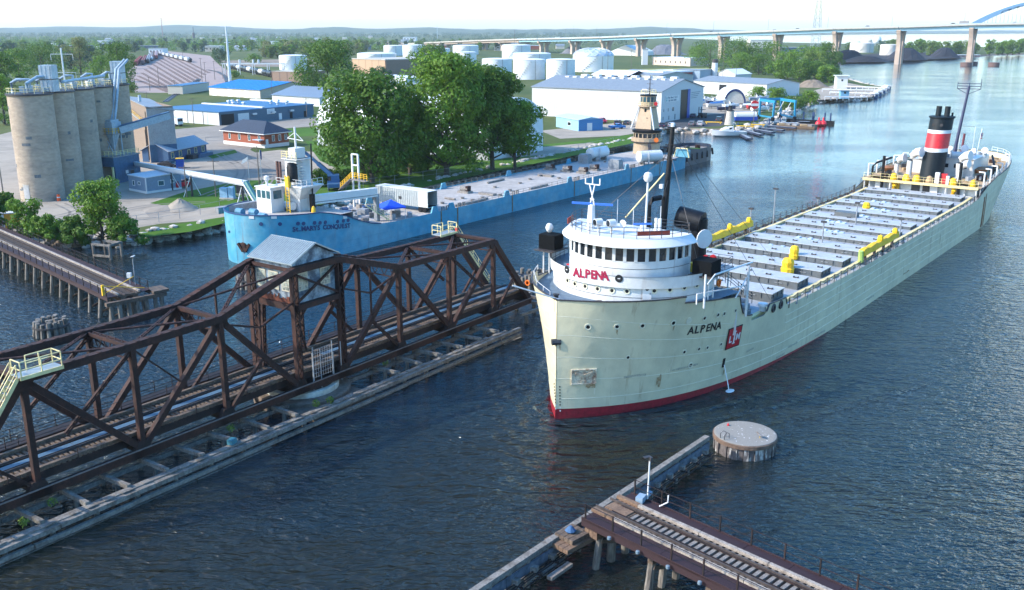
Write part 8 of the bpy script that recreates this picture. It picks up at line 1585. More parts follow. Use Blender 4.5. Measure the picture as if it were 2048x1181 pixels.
b = Bld('beige_plant', 'beige flat roofed plant building beside a white tower under the bridge', 'building', (1304, 130), (1380, 133), depth=25, h=7); b.walls(mat('peach_wall', (.55, .43, .33), .7)).flat(M_TANK, .4);
for k in range(7): b.opening('window', 'f', b.w * (.1 + .13 * k), 3.2, 1.4, 2.0, M_DARK)
c = G(1289, 130, LZ); t = thing('white_tower', 'slim white square tower beside the beige plant building', 'tower', None, None, c); h = HZ(1289, 99, c) - LZ; MB().bb(-2.6, 2.6, -2.6, 2.6, 0, h).build('shaft', M_CLEAN, t); MB().bb(-2.8, 2.8, -2.8, 2.8, h, h + .5).build('cap', M_GREY, t)
# ------------------------------------------------------------------ trees and bushes
def leaf_mat(name, c1, c2):
 m = bpy.data.materials.new(name); m.use_nodes = True; nt = m.node_tree; N = nt.nodes; Lk = nt.links; b = N['Principled BSDF']
 b.inputs['Roughness'].default_value = .55; b.inputs['Specular IOR Level'].default_value = .25
 g = N.new('ShaderNodeNewGeometry'); tc = N.new('ShaderNodeTexCoord'); n = N.new('ShaderNodeTexNoise'); n.inputs['Scale'].default_value = .35; n.inputs['Detail'].default_value = 3; Lk.new(tc.outputs['Object'], n.inputs['Vector'])
 ad = N.new('ShaderNodeMath'); ad.operation = 'MULTIPLY_ADD'; ad.inputs[1].default_value = .45; Lk.new(g.outputs['Random Per Island'], ad.inputs[0]); Lk.new(n.outputs[0], ad.inputs[2])
 mr = N.new('ShaderNodeMapRange'); mr.inputs[1].default_value = .35; mr.inputs[2].default_value = 1.05; Lk.new(ad.outputs[0], mr.inputs[0])
 mx = N.new('ShaderNodeMix'); mx.data_type = 'RGBA'; mx.inputs[6].default_value = (*c1, 1); mx.inputs[7].default_value = (*c2, 1); Lk.new(mr.outputs[0], mx.inputs[0]); Lk.new(mx.outputs[2], b.inputs['Base Color'])
 tr = N.new('ShaderNodeBsdfTranslucent'); Lk.new(mx.outputs[2], tr.inputs['Color']); ms = N.new('ShaderNodeMixShader'); ms.inputs[0].default_value = .32
 Lk.new(b.outputs[0], ms.inputs[1]); Lk.new(tr.outputs[0], ms.inputs[2]); Lk.new(ms.outputs[0], N['Material Output'].inputs['Surface']); return m
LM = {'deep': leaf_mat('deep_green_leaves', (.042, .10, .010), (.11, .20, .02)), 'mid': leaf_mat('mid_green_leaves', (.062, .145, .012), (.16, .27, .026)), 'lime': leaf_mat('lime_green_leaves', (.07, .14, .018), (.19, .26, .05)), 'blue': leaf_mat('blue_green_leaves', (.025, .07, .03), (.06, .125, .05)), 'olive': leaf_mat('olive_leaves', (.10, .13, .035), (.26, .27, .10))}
M_BARK = mat('bark', (.075, .06, .045), .9, var=.3, bump=.2, bscale=3)
def leaves(rnd, blobs, n, size):
 vs = []; fs = []; tot = sum(b[3] ** 2 for b in blobs)
 for cx, cy_, cz, r, fl in blobs:
  k = int(n * r * r / tot)
  for _ in range(k):
   while True:
    p = Vector((rnd.uniform(-1, 1), rnd.uniform(-1, 1), rnd.uniform(-1, 1)))
    if .12 < p.length < 1: break
   p = p.normalized() * (p.length ** .45) * r * rnd.uniform(.8, 1.12); c = Vector((cx + p.x, cy_ + p.y, cz + p.z * fl))
   s = size * rnd.uniform(.6, 1.35); nrm = (p.normalized() + Vector((rnd.uniform(-1, 1), rnd.uniform(-1, 1), rnd.uniform(-.4, 1.2))) * .8).normalized()
   u = nrm.cross(Vector((rnd.uniform(-1, 1), rnd.uniform(-1, 1), rnd.uniform(-1, 1)))).normalized(); v = nrm.cross(u); b = len(vs)
   vs += [c - u * s * .5, c + v * s * .32 + nrm * s * .1, c + u * s * .6, c - v * s * .32 + nrm * s * .1]; fs.append((b, b + 1, b + 2, b + 3))
 return vs, fs
def tree_meshes(seed, H, wid, base, nb, nleaf, lsize, shape='round', mname='mid'):
 """crown and trunk of one tree: H high, wid wide, crown starting at base"""
 rnd = random.Random(seed); blobs = []; tk = MB(); r0 = H * .022 + .08
 top = H * .8; lean = (rnd.uniform(-.06, .06) * H, rnd.uniform(-.06, .06) * H)
 tk.tube([(0, 0, -.3), (lean[0] * .2, lean[1] * .2, H * .25), (lean[0] * .6, lean[1] * .6, H * .5), (lean[0], lean[1], top)], r0, 8, r0 * .25)
 for i in range(nb):
  t = (i + .5) / nb; z = base + (H - base) * (t ** .85)
  prof = {'round': sin(pi * min(.97, .16 + .78 * t)) ** .7, 'cone': (1 - t) * .95 + .1, 'vase': .35 + .65 * t if t < .75 else 1.9 - 1.5 * t, 'bush': 1 - .55 * t}[shape]
  a = i * 2.4 + rnd.uniform(-.5, .5); rad = wid * .5 * prof * rnd.uniform(.3, .95); x, y = cos(a) * rad + lean[0] * t, sin(a) * rad + lean[1] * t
  rb_ = wid * rnd.uniform(.09, .2) * (1.0 if nb > 12 else 1.25) ; z = min(z, H - rb_ * .5)
  blobs.append((x, y, z, rb_, rnd.uniform(.6, .9)))
  zs = max(base * .55, z - rad * .9 - 1); zs = min(zs, top * .95); f = zs / top
  if i % 2 == 0 or nb < 14: tk.tube([(lean[0] * f, lean[1] * f, zs), ((lean[0] * f + x) / 2, (lean[1] * f + y) / 2, (zs + z) / 2 - .2), (x, y, z)], r0 * .42, 5, r0 * .1)
 blobs.append((lean[0], lean[1], base + (H - base) * .55, wid * .2, 1.3))
 vs, fs = leaves(rnd, blobs, nleaf, lsize); cr = MB(); cr.v = vs; cr.f = fs
 return cr.mesh('crown', LM[mname]), tk.mesh('trunk', M_BARK, True)
_tm = {}
def tree(label, px, py, ytop, wpx, kind='round', leafm='mid', base=.22, seed=0, n=5200, ls=None, group=None, name='tree', z=LZ, cat='tree', nb=20):
 c = G(px, py, z); H = HZ(px, ytop, c) - z; dist = c.length; wd = wpx * dist / FPX
 cr, tk = tree_meshes(seed or int(px * 7 + py), H, wd, H * base, nb, n, ls or max(.3, min(1.6, wd * .05)), kind, leafm)
 t = thing(name, label, cat, None, group, c); child('crown', cr, t); child('trunk', tk, t); return t
# the big riverside trees
tree('tall dense riverside tree left of the middle, standing in front of the white hall', 745, 366, 150, 205, 'round', 'deep', .16, 3, 17000, .72, nb=58)
tree('tallest bright green riverside tree in the middle of the bank group', 893, 352, 112, 200, 'round', 'mid', .14, 5, 19000, .72, nb=64)
tree('dark riverside tree behind the tallest one with a full rounded crown', 985, 340, 138, 150, 'round', 'deep', .2, 8, 13000, .7, nb=46)
tree('leaning riverside tree at the right end of the bank group', 1030, 338, 200, 150, 'vase', 'mid', .25, 13, 7500, .68, nb=30)
tree('smaller green tree filling the gap left of the tallest riverside tree', 820, 350, 205, 120, 'round', 'mid', .12, 17, 8000, .7)
tree('low leafy tree under the tall dense riverside tree', 690, 330, 225, 95, 'round', 'deep', .2, 19, 4200, .6)
tree('young tree with airy crown in front of the silos at the water edge', 205, 482, 362, 120, 'bush', 'mid', .1, 23, 6500, .42, nb=26)
for i, (px, py, ty, w_) in enumerate(((60, 474, 400, 80), (20, 450, 385, 60), (98, 480, 430, 75), (150, 486, 432, 70), (250, 486, 430, 70), (-10, 470, 395, 60), (130, 478, 444, 60))): tree('rounded bank bush by the left trestle, %s' % ('tall one behind the orange hut', 'one at the orange hut', 'one right of the hut', 'one left of the young tree', 'one right of the young tree', 'one cut by the left edge', 'low one between its neighbours')[i], px, py, ty, w_, 'bush', 'deep' if i % 2 else 'mid', .02, 30 + i, 2600, .4, 'bushes on the left bank', 'bush', cat='bush', nb=14)
for i in range(16):
 px = 640 + i * 27; tree('low shrub in the row at the foot of the riverside trees', px, 372 - i * 4.6 + (i % 3) * 3, 338 - i * 4.2 + (i % 4) * 5, 46, 'bush', 'deep', .02, 50 + i, 1100, .45, 'shrubs under the riverside trees', 'shrub', cat='shrub', nb=9)
# trees round the yard and the warehouses
tree('large dark spreading tree behind the grey warehouse', 655, 200, 84, 140, 'round', 'deep', .15, 70, 8500, 1.0, nb=30); tree('round dark tree in front of the white tanks', 868, 165, 92, 98, 'round', 'deep', .12, 71, 5000, 1.1); tree('low rounded tree right of the large dark tree', 763, 205, 136, 62, 'round', 'blue', .1, 72, 3200, .8)
tree('dark tree right of the far silo collector', 243, 175, 86, 72, 'round', 'deep', .12, 73, 4500, .8); tree('pale tall tree beyond the silos', 162, 148, 76, 54, 'round', 'olive', .2, 74, 3200, .9); tree('dark broad tree behind the silo dust box', 85, 150, 88, 90, 'round', 'deep', .1, 75, 4500, .9); tree('green tree behind the nearest silo', 40, 165, 98, 62, 'round', 'mid', .1, 76, 3200, .9)
tree('dark tree at the left edge behind the silos', 4, 210, 108, 76, 'round', 'deep', .08, 77, 4500, .8); tree('low tree between the silos and the rail yard', 205, 165, 112, 60, 'round', 'mid', .1, 78, 2600, .8); tree('shrub beside the rail yard road', 262, 185, 166, 34, 'bush', 'lime', .02, 79, 900, .7, None, 'shrub', cat='shrub'); tree('lone dark tree right of the rail yard', 441, 127, 97, 38, 'round', 'blue', .1, 80, 1800, 1.0); tree('small spreading tree by the bare field', 509, 126, 109, 34, 'round', 'mid', .1, 81, 1400, 1.0); tree('low shrub at the tank car siding', 470, 155, 143, 26, 'bush', 'mid', .02, 82, 700, .8, None, 'shrub', cat='shrub'); tree('tree in front of the left edge undergrowth', 10, 250, 150, 60, 'bush', 'mid', .02, 83, 3000, .6, None, 'shrub', cat='shrub')
tree('bushy tree right of the fabric shelter', 1513, 202, 174, 46, 'bush', 'mid', .05, 84, 2200, .6); tree('large green bush at the marina bank', 1552, 212, 176, 54, 'bush', 'mid', .02, 85, 2600, .6, None, 'bush', cat='bush'); tree('low dark bush on the bank right of the travel lift', 1590, 218, 194, 60, 'bush', 'deep', .02, 86, 2200, .6, None, 'bush', cat='bush'); tree('pointed green bush at the tip of the marina bank', 1620, 208, 182, 46, 'bush', 'mid', .02, 87, 2000, .6, None, 'bush', cat='bush')
rt = [(1420, 140, 82, 84, 'deep'), (1466, 142, 78, 80, 'deep'), (1505, 142, 86, 70, 'deep'), (1540, 140, 84, 60, 'mid'), (1575, 158, 102, 66, 'mid'), (1610, 150, 92, 70, 'mid'), (1650, 150, 86, 60, 'deep'), (1628, 158, 104, 50, 'lime'), (1600, 164, 122, 60, 'deep'), (1655, 166, 132, 44, 'mid'), (1560, 160, 120, 50, 'mid'), (1480, 146, 106, 60, 'mid'), (1517, 150, 110, 56, 'deep'), (1632, 162, 124, 46, 'deep'), (1396, 132, 92, 60, 'mid'), (1668, 140, 104, 36, 'deep')]
pos_w = ['leftmost', 'tall dark', 'third from the left', 'one beside the bridge pier', 'bright one at the front', 'broad one at the back', 'dark one nearest the river', 'yellowish one', 'dark one at the lawn', 'small one on the point', 'front left', 'low middle', 'low dark middle', 'dark front', 'far left', 'last one at the river']
for i, (px, py, ty, w_, lm) in enumerate(rt): tree('tree of the park grove below the bridge, %s' % pos_w[i], px, py, ty, w_, 'round', lm, .12, 100 + i, 2400, 1.0, 'park trees below the bridge')
# woods: single trees sharing a few crowns
KIN = []
for i, (lm, sh) in enumerate((('mid', 'round'), ('deep', 'round'), ('blue', 'round'), ('lime', 'round'), ('mid', 'vase'), ('olive', 'round'))): KIN.append(tree_meshes(200 + i, 14, 12, 1.5, 16, 900, 1.25, sh, lm))
rnd = random.Random(5); cnt = 0
def wood(x0, x1, y0, y1, n, h0, h1, label, group, kinds=(0, 1, 2, 3, 4)):
 for _ in range(n):
  px = rnd.uniform(x0, x1); py = y0 + (y1 - y0) * rnd.random() ** .8; c = G(px, py, LZ); k = rnd.choice(kinds); s = rnd.uniform(h0, h1) / 14
  t = thing('tree', label, 'tree', None, group, c, rnd.uniform(0, 6.28), s); child('crown', KIN[k][0], t); child('trunk', KIN[k][1], t); t.scale = (s * rnd.uniform(.9, 1.3), s * rnd.uniform(.9, 1.3), s)
wood(500, 730, 98, 118, 60, 13, 19, 'tree of the sunlit wood on the left beyond the bare field', 'wood beyond the bare field', (0, 3, 3, 5))
wood(-40, 250, 96, 140, 62, 11, 16, 'tree of the mixed wood behind the silos', 'wood behind the silos', (0, 1, 2, 2, 3))
wood(250, 520, 84, 106, 48, 10, 15, 'tree of the hazy wood behind the rail yard', 'wood behind the rail yard', (2, 2, 0, 3))
wood(700, 1000, 86, 104, 34, 9, 14, 'tree of the scattered wood behind the tanks', 'trees behind the tanks', (0, 2, 2, 4))
wood(1780, 2060, 106, 112, 34, 12, 20, 'tree of the green strip along the far right shore', 'trees along the far right shore', (0, 3, 4))
wood(1690, 1800, 96, 106, 9, 11, 17, 'tree among the pale tanks behind the coal dock', 'trees behind the coal dock', (2, 1))
# far woods that read as one mass
bl = []
for i in range(1500):
 px = rnd.uniform(-80, 1250); py = rnd.choice((rnd.uniform(65.5, 70), rnd.uniform(67, 76), rnd.uniform(70, 80), rnd.uniform(72, 93))); c = G(px, py, LZ); r = rnd.uniform(6, 10) * (1.6 if py < 76 else 1); bl.append((c.x, c.y, LZ + r * .5, r, .75))
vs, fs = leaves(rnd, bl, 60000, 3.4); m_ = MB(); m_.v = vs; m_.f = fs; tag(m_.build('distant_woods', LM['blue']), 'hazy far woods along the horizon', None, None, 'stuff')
bl = []
for i in range(260):
 px = rnd.uniform(-60, 480); py = rnd.uniform(88, 150) if px < 200 else rnd.uniform(84, 104); c = G(px, py, LZ); r = rnd.uniform(2.5, 4.5); bl.append((c.x, c.y, LZ + r * .4, r, .8))
vs, fs = leaves(rnd, bl, 14000, 1.5); m_ = MB(); m_.v = vs; m_.f = fs; tag(m_.build('undergrowth', LM['mid']), 'low undergrowth between the trees behind the silos', None, None, 'stuff')
bl = []
for i in range(620):
 px = rnd.uniform(-80, 770); py = 77 + 26 * rnd.random() ** 1.3
 if 285 < px < 440 and py > 96: continue
 c = G(px, py, LZ); r = rnd.uniform(4.5, 8); bl.append((c.x, c.y, LZ + r * .55, r, .8))
vs, fs = leaves(rnd, bl, 48000, 2.3); m_ = MB(); m_.v = vs; m_.f = fs; tag(m_.build('tree_belt_woods', LM['mid']), 'dense green tree belts between the yard and the horizon', None, None, 'stuff')
# weeds on the fender
for i, (px, py) in enumerate(((462, 862), (660, 805), (48, 1050), (105, 1010), (632, 812), (770, 730))):
 c = G(px, py, 1.3); v_, f_2 = leaves(random.Random(i), [(0, 0, .25, .35, 1.0)], 70, .2); m_ = MB(); m_.v = v_; m_.f = f_2; o = m_.build('weed_clump', LM['lime']); o.location = c; tag(o, 'small weed clump growing on the timber fender, %s' % ('below the third post', 'left of the pivot pier edge', 'at the lower left edge', 'right of the lower left edge', 'beside the pivot pier', 'right of the pivot pier')[i], 'weed', 'weeds on the fender')
# ------------------------------------------------------------------ the highway bridge, rail yard and far structures
M_BCONC = mat('warm_bridge_concrete', (.42, .33, .26), .85, var=.1, col2=(.3, .23, .19), amt=.5, scale=.05); M_GIRD = mat('pale_blue_girder', (.25, .45, .56), .5, var=.06)
hw = thing('highway_bridge', 'long high highway bridge with flared concrete piers, blue girder and arch at the right', 'bridge', None, None, (0, 0, 0))
# pier foot pixels, deck height pixel (top edge), from right to left
prs = [(1938, 131, 49, 1), (1796, 131, 54, 1), (1671, 118, 57, 0), (1553, 122, 62, 0), (1445, 118, 66, 0), (1352, 120, 69, 0), (1281, 114, 72, 0), (1212, 111, 75, 0), (1150, 108, 76.5, 0), (1088, 105, 78, 0), (1048, 103, 79, 0), (1010, 101, 80.2, 0), (968, 99.5, 81.4, 0), (931, 98, 83, 0), (893, 96.8, 84.5, 0), (862, 96, 86, 0)]
P0 = [G(px, py, 0 if wet else LZ) for px, py, ty, wet in prs]; deck_pts = []
# put the piers on one smooth line: fit y as a quadratic of x
import numpy as np
xs_ = np.array([p.x for p in P0]); ys_ = np.array([p.y for p in P0]); ratio = np.array([(px - 1024) for px, *_ in prs])
t_ = np.arange(len(prs)); cy2 = np.polyfit(t_, 1 / ys_, 2); ysm = 1 / np.polyval(cy2, t_)
PI_ = []
for i, (px, py, ty, wet) in enumerate(prs):
 d = ray(px, py); k = ysm[i] / d.y; PI_.append(Vector((d.x * k, ysm[i], 0)))
for i, (px, py, ty, wet) in enumerate(prs):
 c = PI_[i]; zt = HZ(px, ty, c); deck_pts.append(Vector((c.x, c.y, zt)))
dirs = []
for i in range(len(PI_)):
 a, c = deck_pts[max(0, i - 1)], deck_pts[min(len(PI_) - 1, i + 1)]; d = (a - c); d.z = 0; dirs.append(d.normalized())
for i, c in enumerate(PI_):
 zt = deck_pts[i].z - 4.2; d = dirs[i]; n = Vector((d.y, -d.x, 0)); ang = atan2(n.y, n.x); z0 = -1 if prs[i][3] else LZ
 pr_ = MB(); rows = []
 for sg in (-1, 1):                                           # two legs flaring towards the cap
  rows = []
  for f in (0, .55, .75, .88, 1):
   off = 3.9 + 1.2 * (1 - f) * .5 + 3.6 * max(0, (f - .5) / .5) ** 2; w_ = 2.2 + 1.0 * max(0, (f - .6) / .4); th = 1.9 + .4 * (1 - f)
   z = z0 + (zt - z0) * f; rows.append([c + n * (sg * off + a * w_) + d * (b * th) + Vector((0, 0, z)) for a, b in ((-1, -1), (1, -1), (1, 1), (-1, 1))])
  b_ = MB().loft(rows, closed=True); b_.build('pier_leg', M_BCONC, hw)
 MB().bar(c + n * -10.2 + Vector((0, 0, zt - .3)), c + n * 10.2 + Vector((0, 0, zt - .3)), 4.0, 2.6).build('pier_cap', M_BCONC, hw)
 if prs[i][3] and i == 0:
  for k in (-14, 14, -24): MB().lathe([(5, -1), (5, 3.5), (0, 3.6)], 14, c + n * (k if k > -20 else 0) + d * (0 if k > -20 else 22)).build('pier_fender', mat('fender_brown', (.13, .08, .07), .8), hw)
ext = [deck_pts[0] + (deck_pts[0] - deck_pts[1]) * 1.35 + Vector((0, 0, -1.5))] + deck_pts + [deck_pts[-1] + (deck_pts[-1] - deck_pts[-2]) * 2.0]
for i in range(len(ext) - 1):
 a, c = ext[i], ext[i + 1]; blue = i < 11
 d = (a - c).normalized(); n = Vector((d.y, -d.x, 0)).normalized()
 MB().bar(a + Vector((0, 0, -.6)), c + Vector((0, 0, -.6)), 23, 1.0).build('road_slab', M_CONC, hw)
 for k in (-8.5, 8.5): MB().bar(a + n * k + Vector((0, 0, -2.6)), c + n * k + Vector((0, 0, -2.6)), .6, 3.0).build('girder', M_GIRD if blue else M_BCONC, hw)
 for k in (-11.3, 11.3): MB().bar(a + n * k + Vector((0, 0, .35)), c + n * k + Vector((0, 0, .35)), .4, 1.1).build('parapet', M_CONC if not blue else mat('pale_parapet', (.36, .42, .46), .7), hw)
 L = (a - c).length
 for f in (.1,):
  p = a.lerp(c, f) + n * 11.2; MB().bar(p, p + Vector((0, 0, 12)), .22).bar(p + Vector((0, 0, 12)), p - n * 2.5 + Vector((0, 0, 12.6)), .18).build('road_lamp', M_GREY, hw)
# the arch springs at the first pier and leaves the picture
A0 = deck_pts[0]; d = (deck_pts[0] - deck_pts[1]); d.z = 0; d.normalize(); n = Vector((d.y, -d.x, 0)); SP = 137.0; RISE = HZ(2048, 4, A0 + d * 52) - A0.z; M_ARCH = mat('arch_blue', (.09, .20, .33), .45, var=.08)
rise = RISE / (1 - ((52 - SP / 2) / (SP / 2)) ** 2)
for k in (-10.4, 10.4):
 pts = [A0 + d * (SP * j / 20) + n * k + Vector((0, 0, rise * (1 - (2 * j / 20 - 1) ** 2))) for j in range(21)]
 for a, c in zip(pts, pts[1:]): MB().bar(a, c, 1.6, 2.2).build('arch_rib', M_ARCH, hw)
 for j in range(1, 20): b_ = pts[j]; MB().bar(b_, Vector((b_.x, b_.y, A0.z)), .22).build('hanger', M_ARCH, hw)
for j in range(3, 18):
 a = A0 + d * (SP * j / 20) + Vector((0, 0, rise * (1 - (2 * j / 20 - 1) ** 2))); j2 = j + 1; c = A0 + d * (SP * j2 / 20) + Vector((0, 0, rise * (1 - (2 * j2 / 20 - 1) ** 2))); MB().bar(a - n * 10.4, c + n * 10.4, .9).bar(a + n * 10.4, c - n * 10.4, .9).build('arch_brace', M_ARCH, hw)
rnd = random.Random(9)
pj = (A0, A0 + d * SP * .0); k = 0; wds = ['dark van on the bridge left of the arch', 'dark truck on the bridge just before the arch', 'dark car under the arch start', 'dark truck under the arch', 'car above the third tall pier', 'car above the park trees', 'small truck above the park grove', 'car on the low part over the tank farm', 'car left of the lattice tower', 'car above the white tent hall']
for px, ii, f in ((1900, 0, .3), (1920, 0, .15), (1990, -1, .25), (2020, -1, .42), (1725, 1, .55), (1600, 2, .7), (1560, 3, .1), (1180, 8, .5), (1420, 4, .3), (1250, 6, .6)):
 a, c = (deck_pts[ii], deck_pts[ii + 1]) if ii >= 0 else (A0, A0 + d * SP); p = a.lerp(c, f) + n * -4; t = thing('bridge_vehicle', wds[k], 'car', None, 'traffic on the highway bridge', p, atan2(d.y, d.x)); big = k in (1, 3); m_ = rnd.choice((M_DARK, M_BLACK, mat('truck_grey', (.2, .2, .2), .5)))
 MB().bb(-4 if big else -2.4, 4 if big else 2.4, -1.2, 1.2, .4, 3.4 if big else 1.3).bb(-1.2, 1.5, -1.1, 1.1, 1.3, 3.5 if big else 2.0).build('body', m_, t); MB().bb(-2, 2, -1.25, 1.25, 0, .5).build('wheels', M_BLACK, t); k += 1
# lattice power tower, masts and poles
def lattice(px, py, ytop, label, w0, w1, m=M_ALU, name='lattice_tower', arms=0, r=.25):
 c = G(px, py, LZ); H = HZ(px, ytop, c) - LZ; t = thing(name, label, 'tower', None, None, c); lg = []; n = 10
 for x, y in ((-1, -1), (1, -1), (1, 1), (-1, 1)): MB().bar((x * w0, y * w0, 0), (x * w1, y * w1, H), r).build('leg', m, t)
 b_ = MB()
 for k in range(n):
  f0, f1 = k / n, (k + 1) / n; a, c2 = lerp(w0, w1, f0), lerp(w0, w1, f1)
  for q in range(4):
   p = [(-1, -1), (1, -1), (1, 1), (-1, 1)][q]; s_ = [(1, -1), (1, 1), (-1, 1), (-1, -1)][q]; b_.bar((p[0] * a, p[1] * a, H * f0), (s_[0] * c2, s_[1] * c2, H * f1), r * .6); b_.bar((p[0] * c2, p[1] * c2, H * f1), (s_[0] * c2, s_[1] * c2, H * f1), r * .6)
 tag(b_.build('lattice', m, t), kind='stuff')
 for k in range(arms): MB().bar((-w0 * 1.6, 0, H * (.72 + .1 * k)), (w0 * 1.6, 0, H * (.72 + .1 * k)), r * 1.4).build('crossarm', m, t)
lattice(1630, 104, -30, 'tall tapering lattice tower rising past the highway bridge', 6.0, 2.0, r=.55, m=mat('tower_grey', (.3, .34, .36), .6))
lattice(326, 78, 36, 'thin red lattice mast on the left horizon', 1.3, .9, mat('mast_red', (.35, .18, .16), .6), r=.35); lattice(875, 82, 52, 'thin mast on the horizon above the round tree', 1.2, .6, r=.35)
c = G(388, 80, LZ); t = thing('smokestack', 'dark stubby smokestack on the left horizon', 'chimney', None, None, c); h = HZ(388, 54, c) - LZ; MB().lathe([(5, 0), (3.6, h * .55)], 10).build('stack', M_DARK, t); MB().bar((0, 0, h * .55), (0, 0, h), 1.2).build('mast', M_DARK, t)
c = G(462, 186, LZ); t = thing('power_pole', 'tall pale steel power pole with arms behind the blue roofed shed', 'power pole', None, None, c); h = HZ(457, 53, c) - LZ; MB().tube([(0, 0, 0), (0, 0, h)], 1.0, 12, .35).build('pole', M_ALU, t)
for f, w_ in ((.995, 2.8), (.87, 2.4), (.76, 1.6)): MB().bar((-w_, 0, h * f), (w_, 0, h * f), .3).build('arm', M_ALU, t)
for i, (px, py, ty, lb) in enumerate(((1029, 118, 60, 'thin pole above the front tanks'), (1147, 88, 50, 'thin lamp mast at the bridge'), (318, 170, 134, 'pole in the rail yard ballast'), (300, 182, 154, 'dark post at the yard road'), (405, 170, 116, 'left pole of the row at the yard curve'), (412, 170, 124, 'second pole of the row at the yard curve'), (430, 160, 122, 'third pole of the row at the yard curve'), (446, 158, 118, 'fourth pole of the row at the yard curve'), (453, 156, 124, 'last pole of the row at the yard curve'), (350, 186, 160, 'pole beside the white wall of the yard'), (366, 116, 98, 'pole among the far freight cars'), (1010, 100, 76, 'pole under the low bridge end'), (1215, 150, 104, 'pole behind the dome tank'), (1262, 142, 100, 'pole in the dry field'), (1310, 118, 92, 'pole beside the third pier'), (700, 100, 62, 'thin radio mast above the brick warehouse'))): pole(px, py, ty, lb, .2, 'pole', 1 if i > 2 else 0, arm=1.0)
# rail yard: tracks, strings of cars and the tank car line
M_TRK = mat('track_brown', (.12, .08, .065), .8, var=.2)
trk = [((284, 146), (352, 184)), ((290, 139), (362, 181)), ((296, 133), (371, 178)), ((304, 128), (379, 173)), ((312, 124), (387, 168)), ((318, 120), (393, 164)), ((324, 117), (399, 159)), ((332, 114), (405, 155)), ((340, 112), (410, 150)), ((276, 152), (345, 184)), ((270, 158), (336, 184)), ((350, 111), (418, 146))]
for a, c in trk:
 p, q = G(*a, LZ + .12), G(*c, LZ + .12); dd = (q - p).normalized(); n_ = Vector((dd.y, -dd.x, 0)) * .75; tag(MB().bar(p + n_, q + n_, .25, .3).bar(p - n_, q - n_, .25, .3).bar(p - Vector((0, 0, .1)), q - Vector((0, 0, .1)), 2.4, .12).build('railway_track', M_TRK), 'straight track of the rail yard', None, None, 'structure')
curve = [(352, 190), (375, 178), (398, 160)], [(455, 164), (450, 152), (436, 144), (415, 140)], [(330, 204), (352, 188), (398, 158)]
for cv2 in curve:
 P = [G(x, y, LZ + .15) for x, y in cv2]; m_ = MB()
 for a, c in zip(P, P[1:]):
  dd = (c - a).normalized(); n_ = Vector((dd.y, -dd.x, 0)) * .75; m_.bar(a + n_, c + n_, .35, .3).bar(a - n_, c - n_, .35, .3).bar(a - Vector((0, 0, .1)), c - Vector((0, 0, .1)), 2.8, .12)
 tag(m_.build('railway_track', M_DARK), 'dark curved lead track of the rail yard', None, None, 'structure')
def railcar(kind, m):
 b_ = MB()
 if kind == 'tank': b_.tube([(0, -7.0, 2.5), (0, -6.6, 2.5), (0, 6.6, 2.5), (0, 7.0, 2.5)], [1.1, 1.6, 1.6, 1.1], 12)
 else: b_.bb(-1.5, 1.5, -7, 7, 1.1, 4.2)
 body = b_.mesh('body', m, kind == 'tank'); fr = MB().bb(-1.2, 1.2, -7.4, 7.4, .7, 1.0).mesh('frame', M_BLACK); tk = MB().bb(-1.1, 1.1, -1.3, 1.3, 0, .8).mesh('truck', M_BLACK); dm = MB().lathe([(.6, 0), (.6, .6), (0, .7)], 8, (0, 0, 4.0)).mesh('hatch_dome', m); return body, fr, tk, dm
RC = {'blacktank': railcar('tank', mat('black_tank_car', (.02, .023, .03), .4, var=.2)), 'whitetank': railcar('tank', mat('pale_tank_car', (.5, .52, .53), .5, var=.1)), 'red': railcar('box', mat('red_box_car', (.25, .05, .04), .7, var=.15)), 'brown': railcar('box', mat('brown_box_car', (.13, .09, .09), .7, var=.15)), 'grey': railcar('box', mat('grey_hopper', (.4, .42, .45), .6, var=.1))}
def string(a, c, kinds, label, group):
 words_ = {'blacktank': 'black tank', 'whitetank': 'pale tank', 'red': 'red box', 'brown': 'brown box', 'grey': 'grey hopper'}
 p, q = G(*a, LZ + .3), G(*c, LZ + .3); dd = (q - p); L = dd.length; dd.normalize(); n_ = max(1, int(L / 15.4))
 for k in range(n_):
  kd = kinds[k % len(kinds)]; b_, f2, t2, d2 = RC[kd]; o = thing('freight_car', '%s car, %s' % (words_[kd], label), 'freight car', None, group, p + dd * (7.7 + 15.4 * k), atan2(dd.y, dd.x) - pi / 2); child('body', b_, o); child('frame', f2, o); child('truck', t2, o, loc=(0, -4.8, 0)); child('truck', t2, o, loc=(0, 4.8, 0)); child('hatch_dome', d2, o)
string((545, 155), (455, 136), ('blacktank', 'blacktank', 'whitetank'), 'in the line beside the white loading rack', 'tank cars at the loading rack')
string((382, 125), (310, 108), ('blacktank', 'grey', 'grey'), 'in the long string on the right side of the yard', 'string of cars on the right of the yard')
for a, c, kk, lb in (((272, 132), (283, 120), ('red',), 'at the front left of the yard strings'), ((286, 130), (292, 118), ('brown', 'red'), 'in the second short string from the left'), ((296, 127), (300, 114), ('blacktank', 'grey'), 'in the third short string from the left'), ((304, 122), (306, 108), ('whitetank', 'brown'), 'in the fourth short string from the left'), ((313, 119), (313, 106), ('red', 'grey'), 'in the rightmost short string')): string(a, c, kk, lb, 'short strings of freight cars')
lr = thing('loading_rack', 'white pipe loading rack over the tank cars', 'loading rack', None, None, G(508, 150, LZ))
for x in range(-22, 23, 11):
 for y in (-3, 3): MB().bar((x, y, 0), (x, y, 8), .5).build('post', M_CLEAN, lr)
for y in (-3, 3): MB().bar((-23, y, 8), (23, y, 8), .7).build('beam', M_CLEAN, lr)
for x in (-10, 0, 4): MB().tube([(x, 0, 7.8), (x, 0, 11)], .8, 8).build('riser', M_ALU, lr)
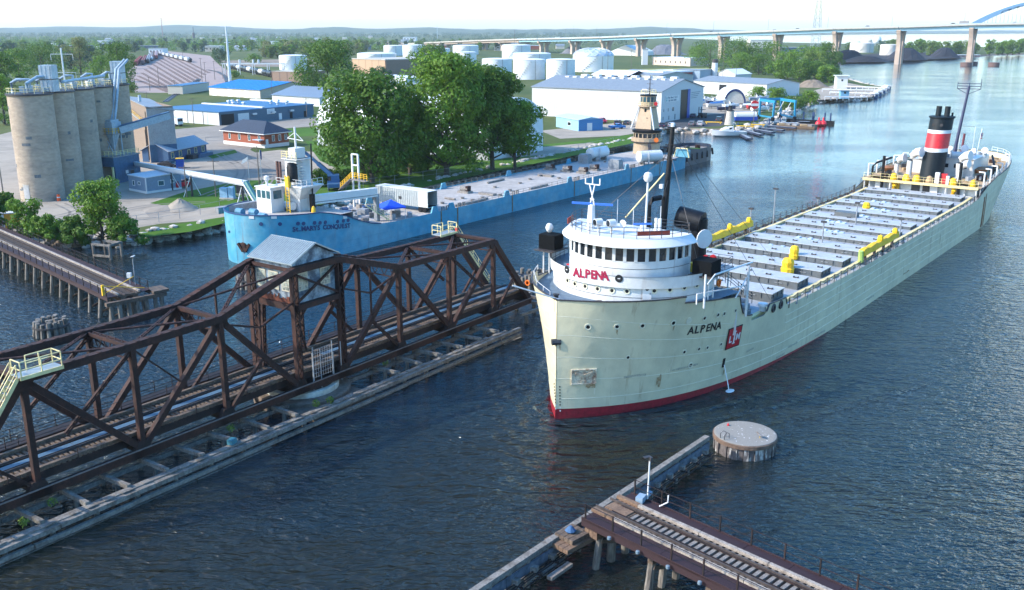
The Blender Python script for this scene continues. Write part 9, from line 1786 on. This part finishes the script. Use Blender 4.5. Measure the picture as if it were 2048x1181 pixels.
for i, (x0, y0, x1, d_, h_, m2, lb) in enumerate(((298, 110, 326, 20, 8, M_TANK, 'white yard building behind the freight cars'), (410, 104, 440, 25, 8, M_BEIGE, 'pale sunlit building beyond the rail yard'), (250, 98, 320, 18, 5, M_SLATE, 'long dark canopy at the far end of the yard'), (20, 108, 44, 15, 6, M_BEIGE, 'pale house roof among the trees at the left edge'), (806, 83, 832, 40, 12, M_TANK, 'far white block near the low end of the bridge'), (185, 100, 205, 14, 5, M_BEIGE, 'small pale building in the wood behind the silos'), (1560, 104, 1610, 25, 6, M_SLATE, 'dark blue low building under the lattice tower'), (1500, 96, 1545, 30, 14, mat('cream_tank', (.62, .57, .5), .6), 'cream plant block behind the park trees'), (1880, 112, 1906, 12, 5, M_TANK, 'white shed at the coal dock'), (1905, 115, 1960, 10, 2.5, mat('rust_hull', (.3, .2, .17), .7), 'low moored barge shape along the far right shore'), (770, 92, 806, 20, 8, mat('peach_wall', (.55, .43, .33), .7), 'peach coloured block behind the tall trees'), (716, 100, 740, 15, 7, M_SLATE, 'dark blue shed beyond the large dark tree'))):
 b = Bld('far_building', lb, 'building', (x0, y0), (x1, y0), depth=d_, h=h_); b.walls(m2).flat(M_TANK if i % 2 else M_GREY, .5, .4)
 for k in range(4): b.opening('window', 'f', b.w * (.15 + .23 * k), h_ * .55, b.w * .08, h_ * .3, M_DARK)
rnd = random.Random(21)
for i in range(34):
 px = rnd.choice((rnd.uniform(330, 760), rnd.uniform(720, 1200), rnd.uniform(0, 300))); py = rnd.uniform(76, 104); w_ = rnd.uniform(10, 26) * (py - 58) / 40
 b = Bld('distant_building', 'low pale building far off among the trees towards the horizon', 'building', (px, py), (px + w_, py), depth=18, h=rnd.uniform(4, 9), group='buildings towards the horizon'); b.walls(rnd.choice((M_TANK, M_BEIGE, M_SIDE, M_EGREY, M_BRICK))); (b.gable(rnd.choice((M_GROOF, M_GREY)), 2.5, 'x', .5) if i % 2 else b.flat(M_TANK, .3, .4))
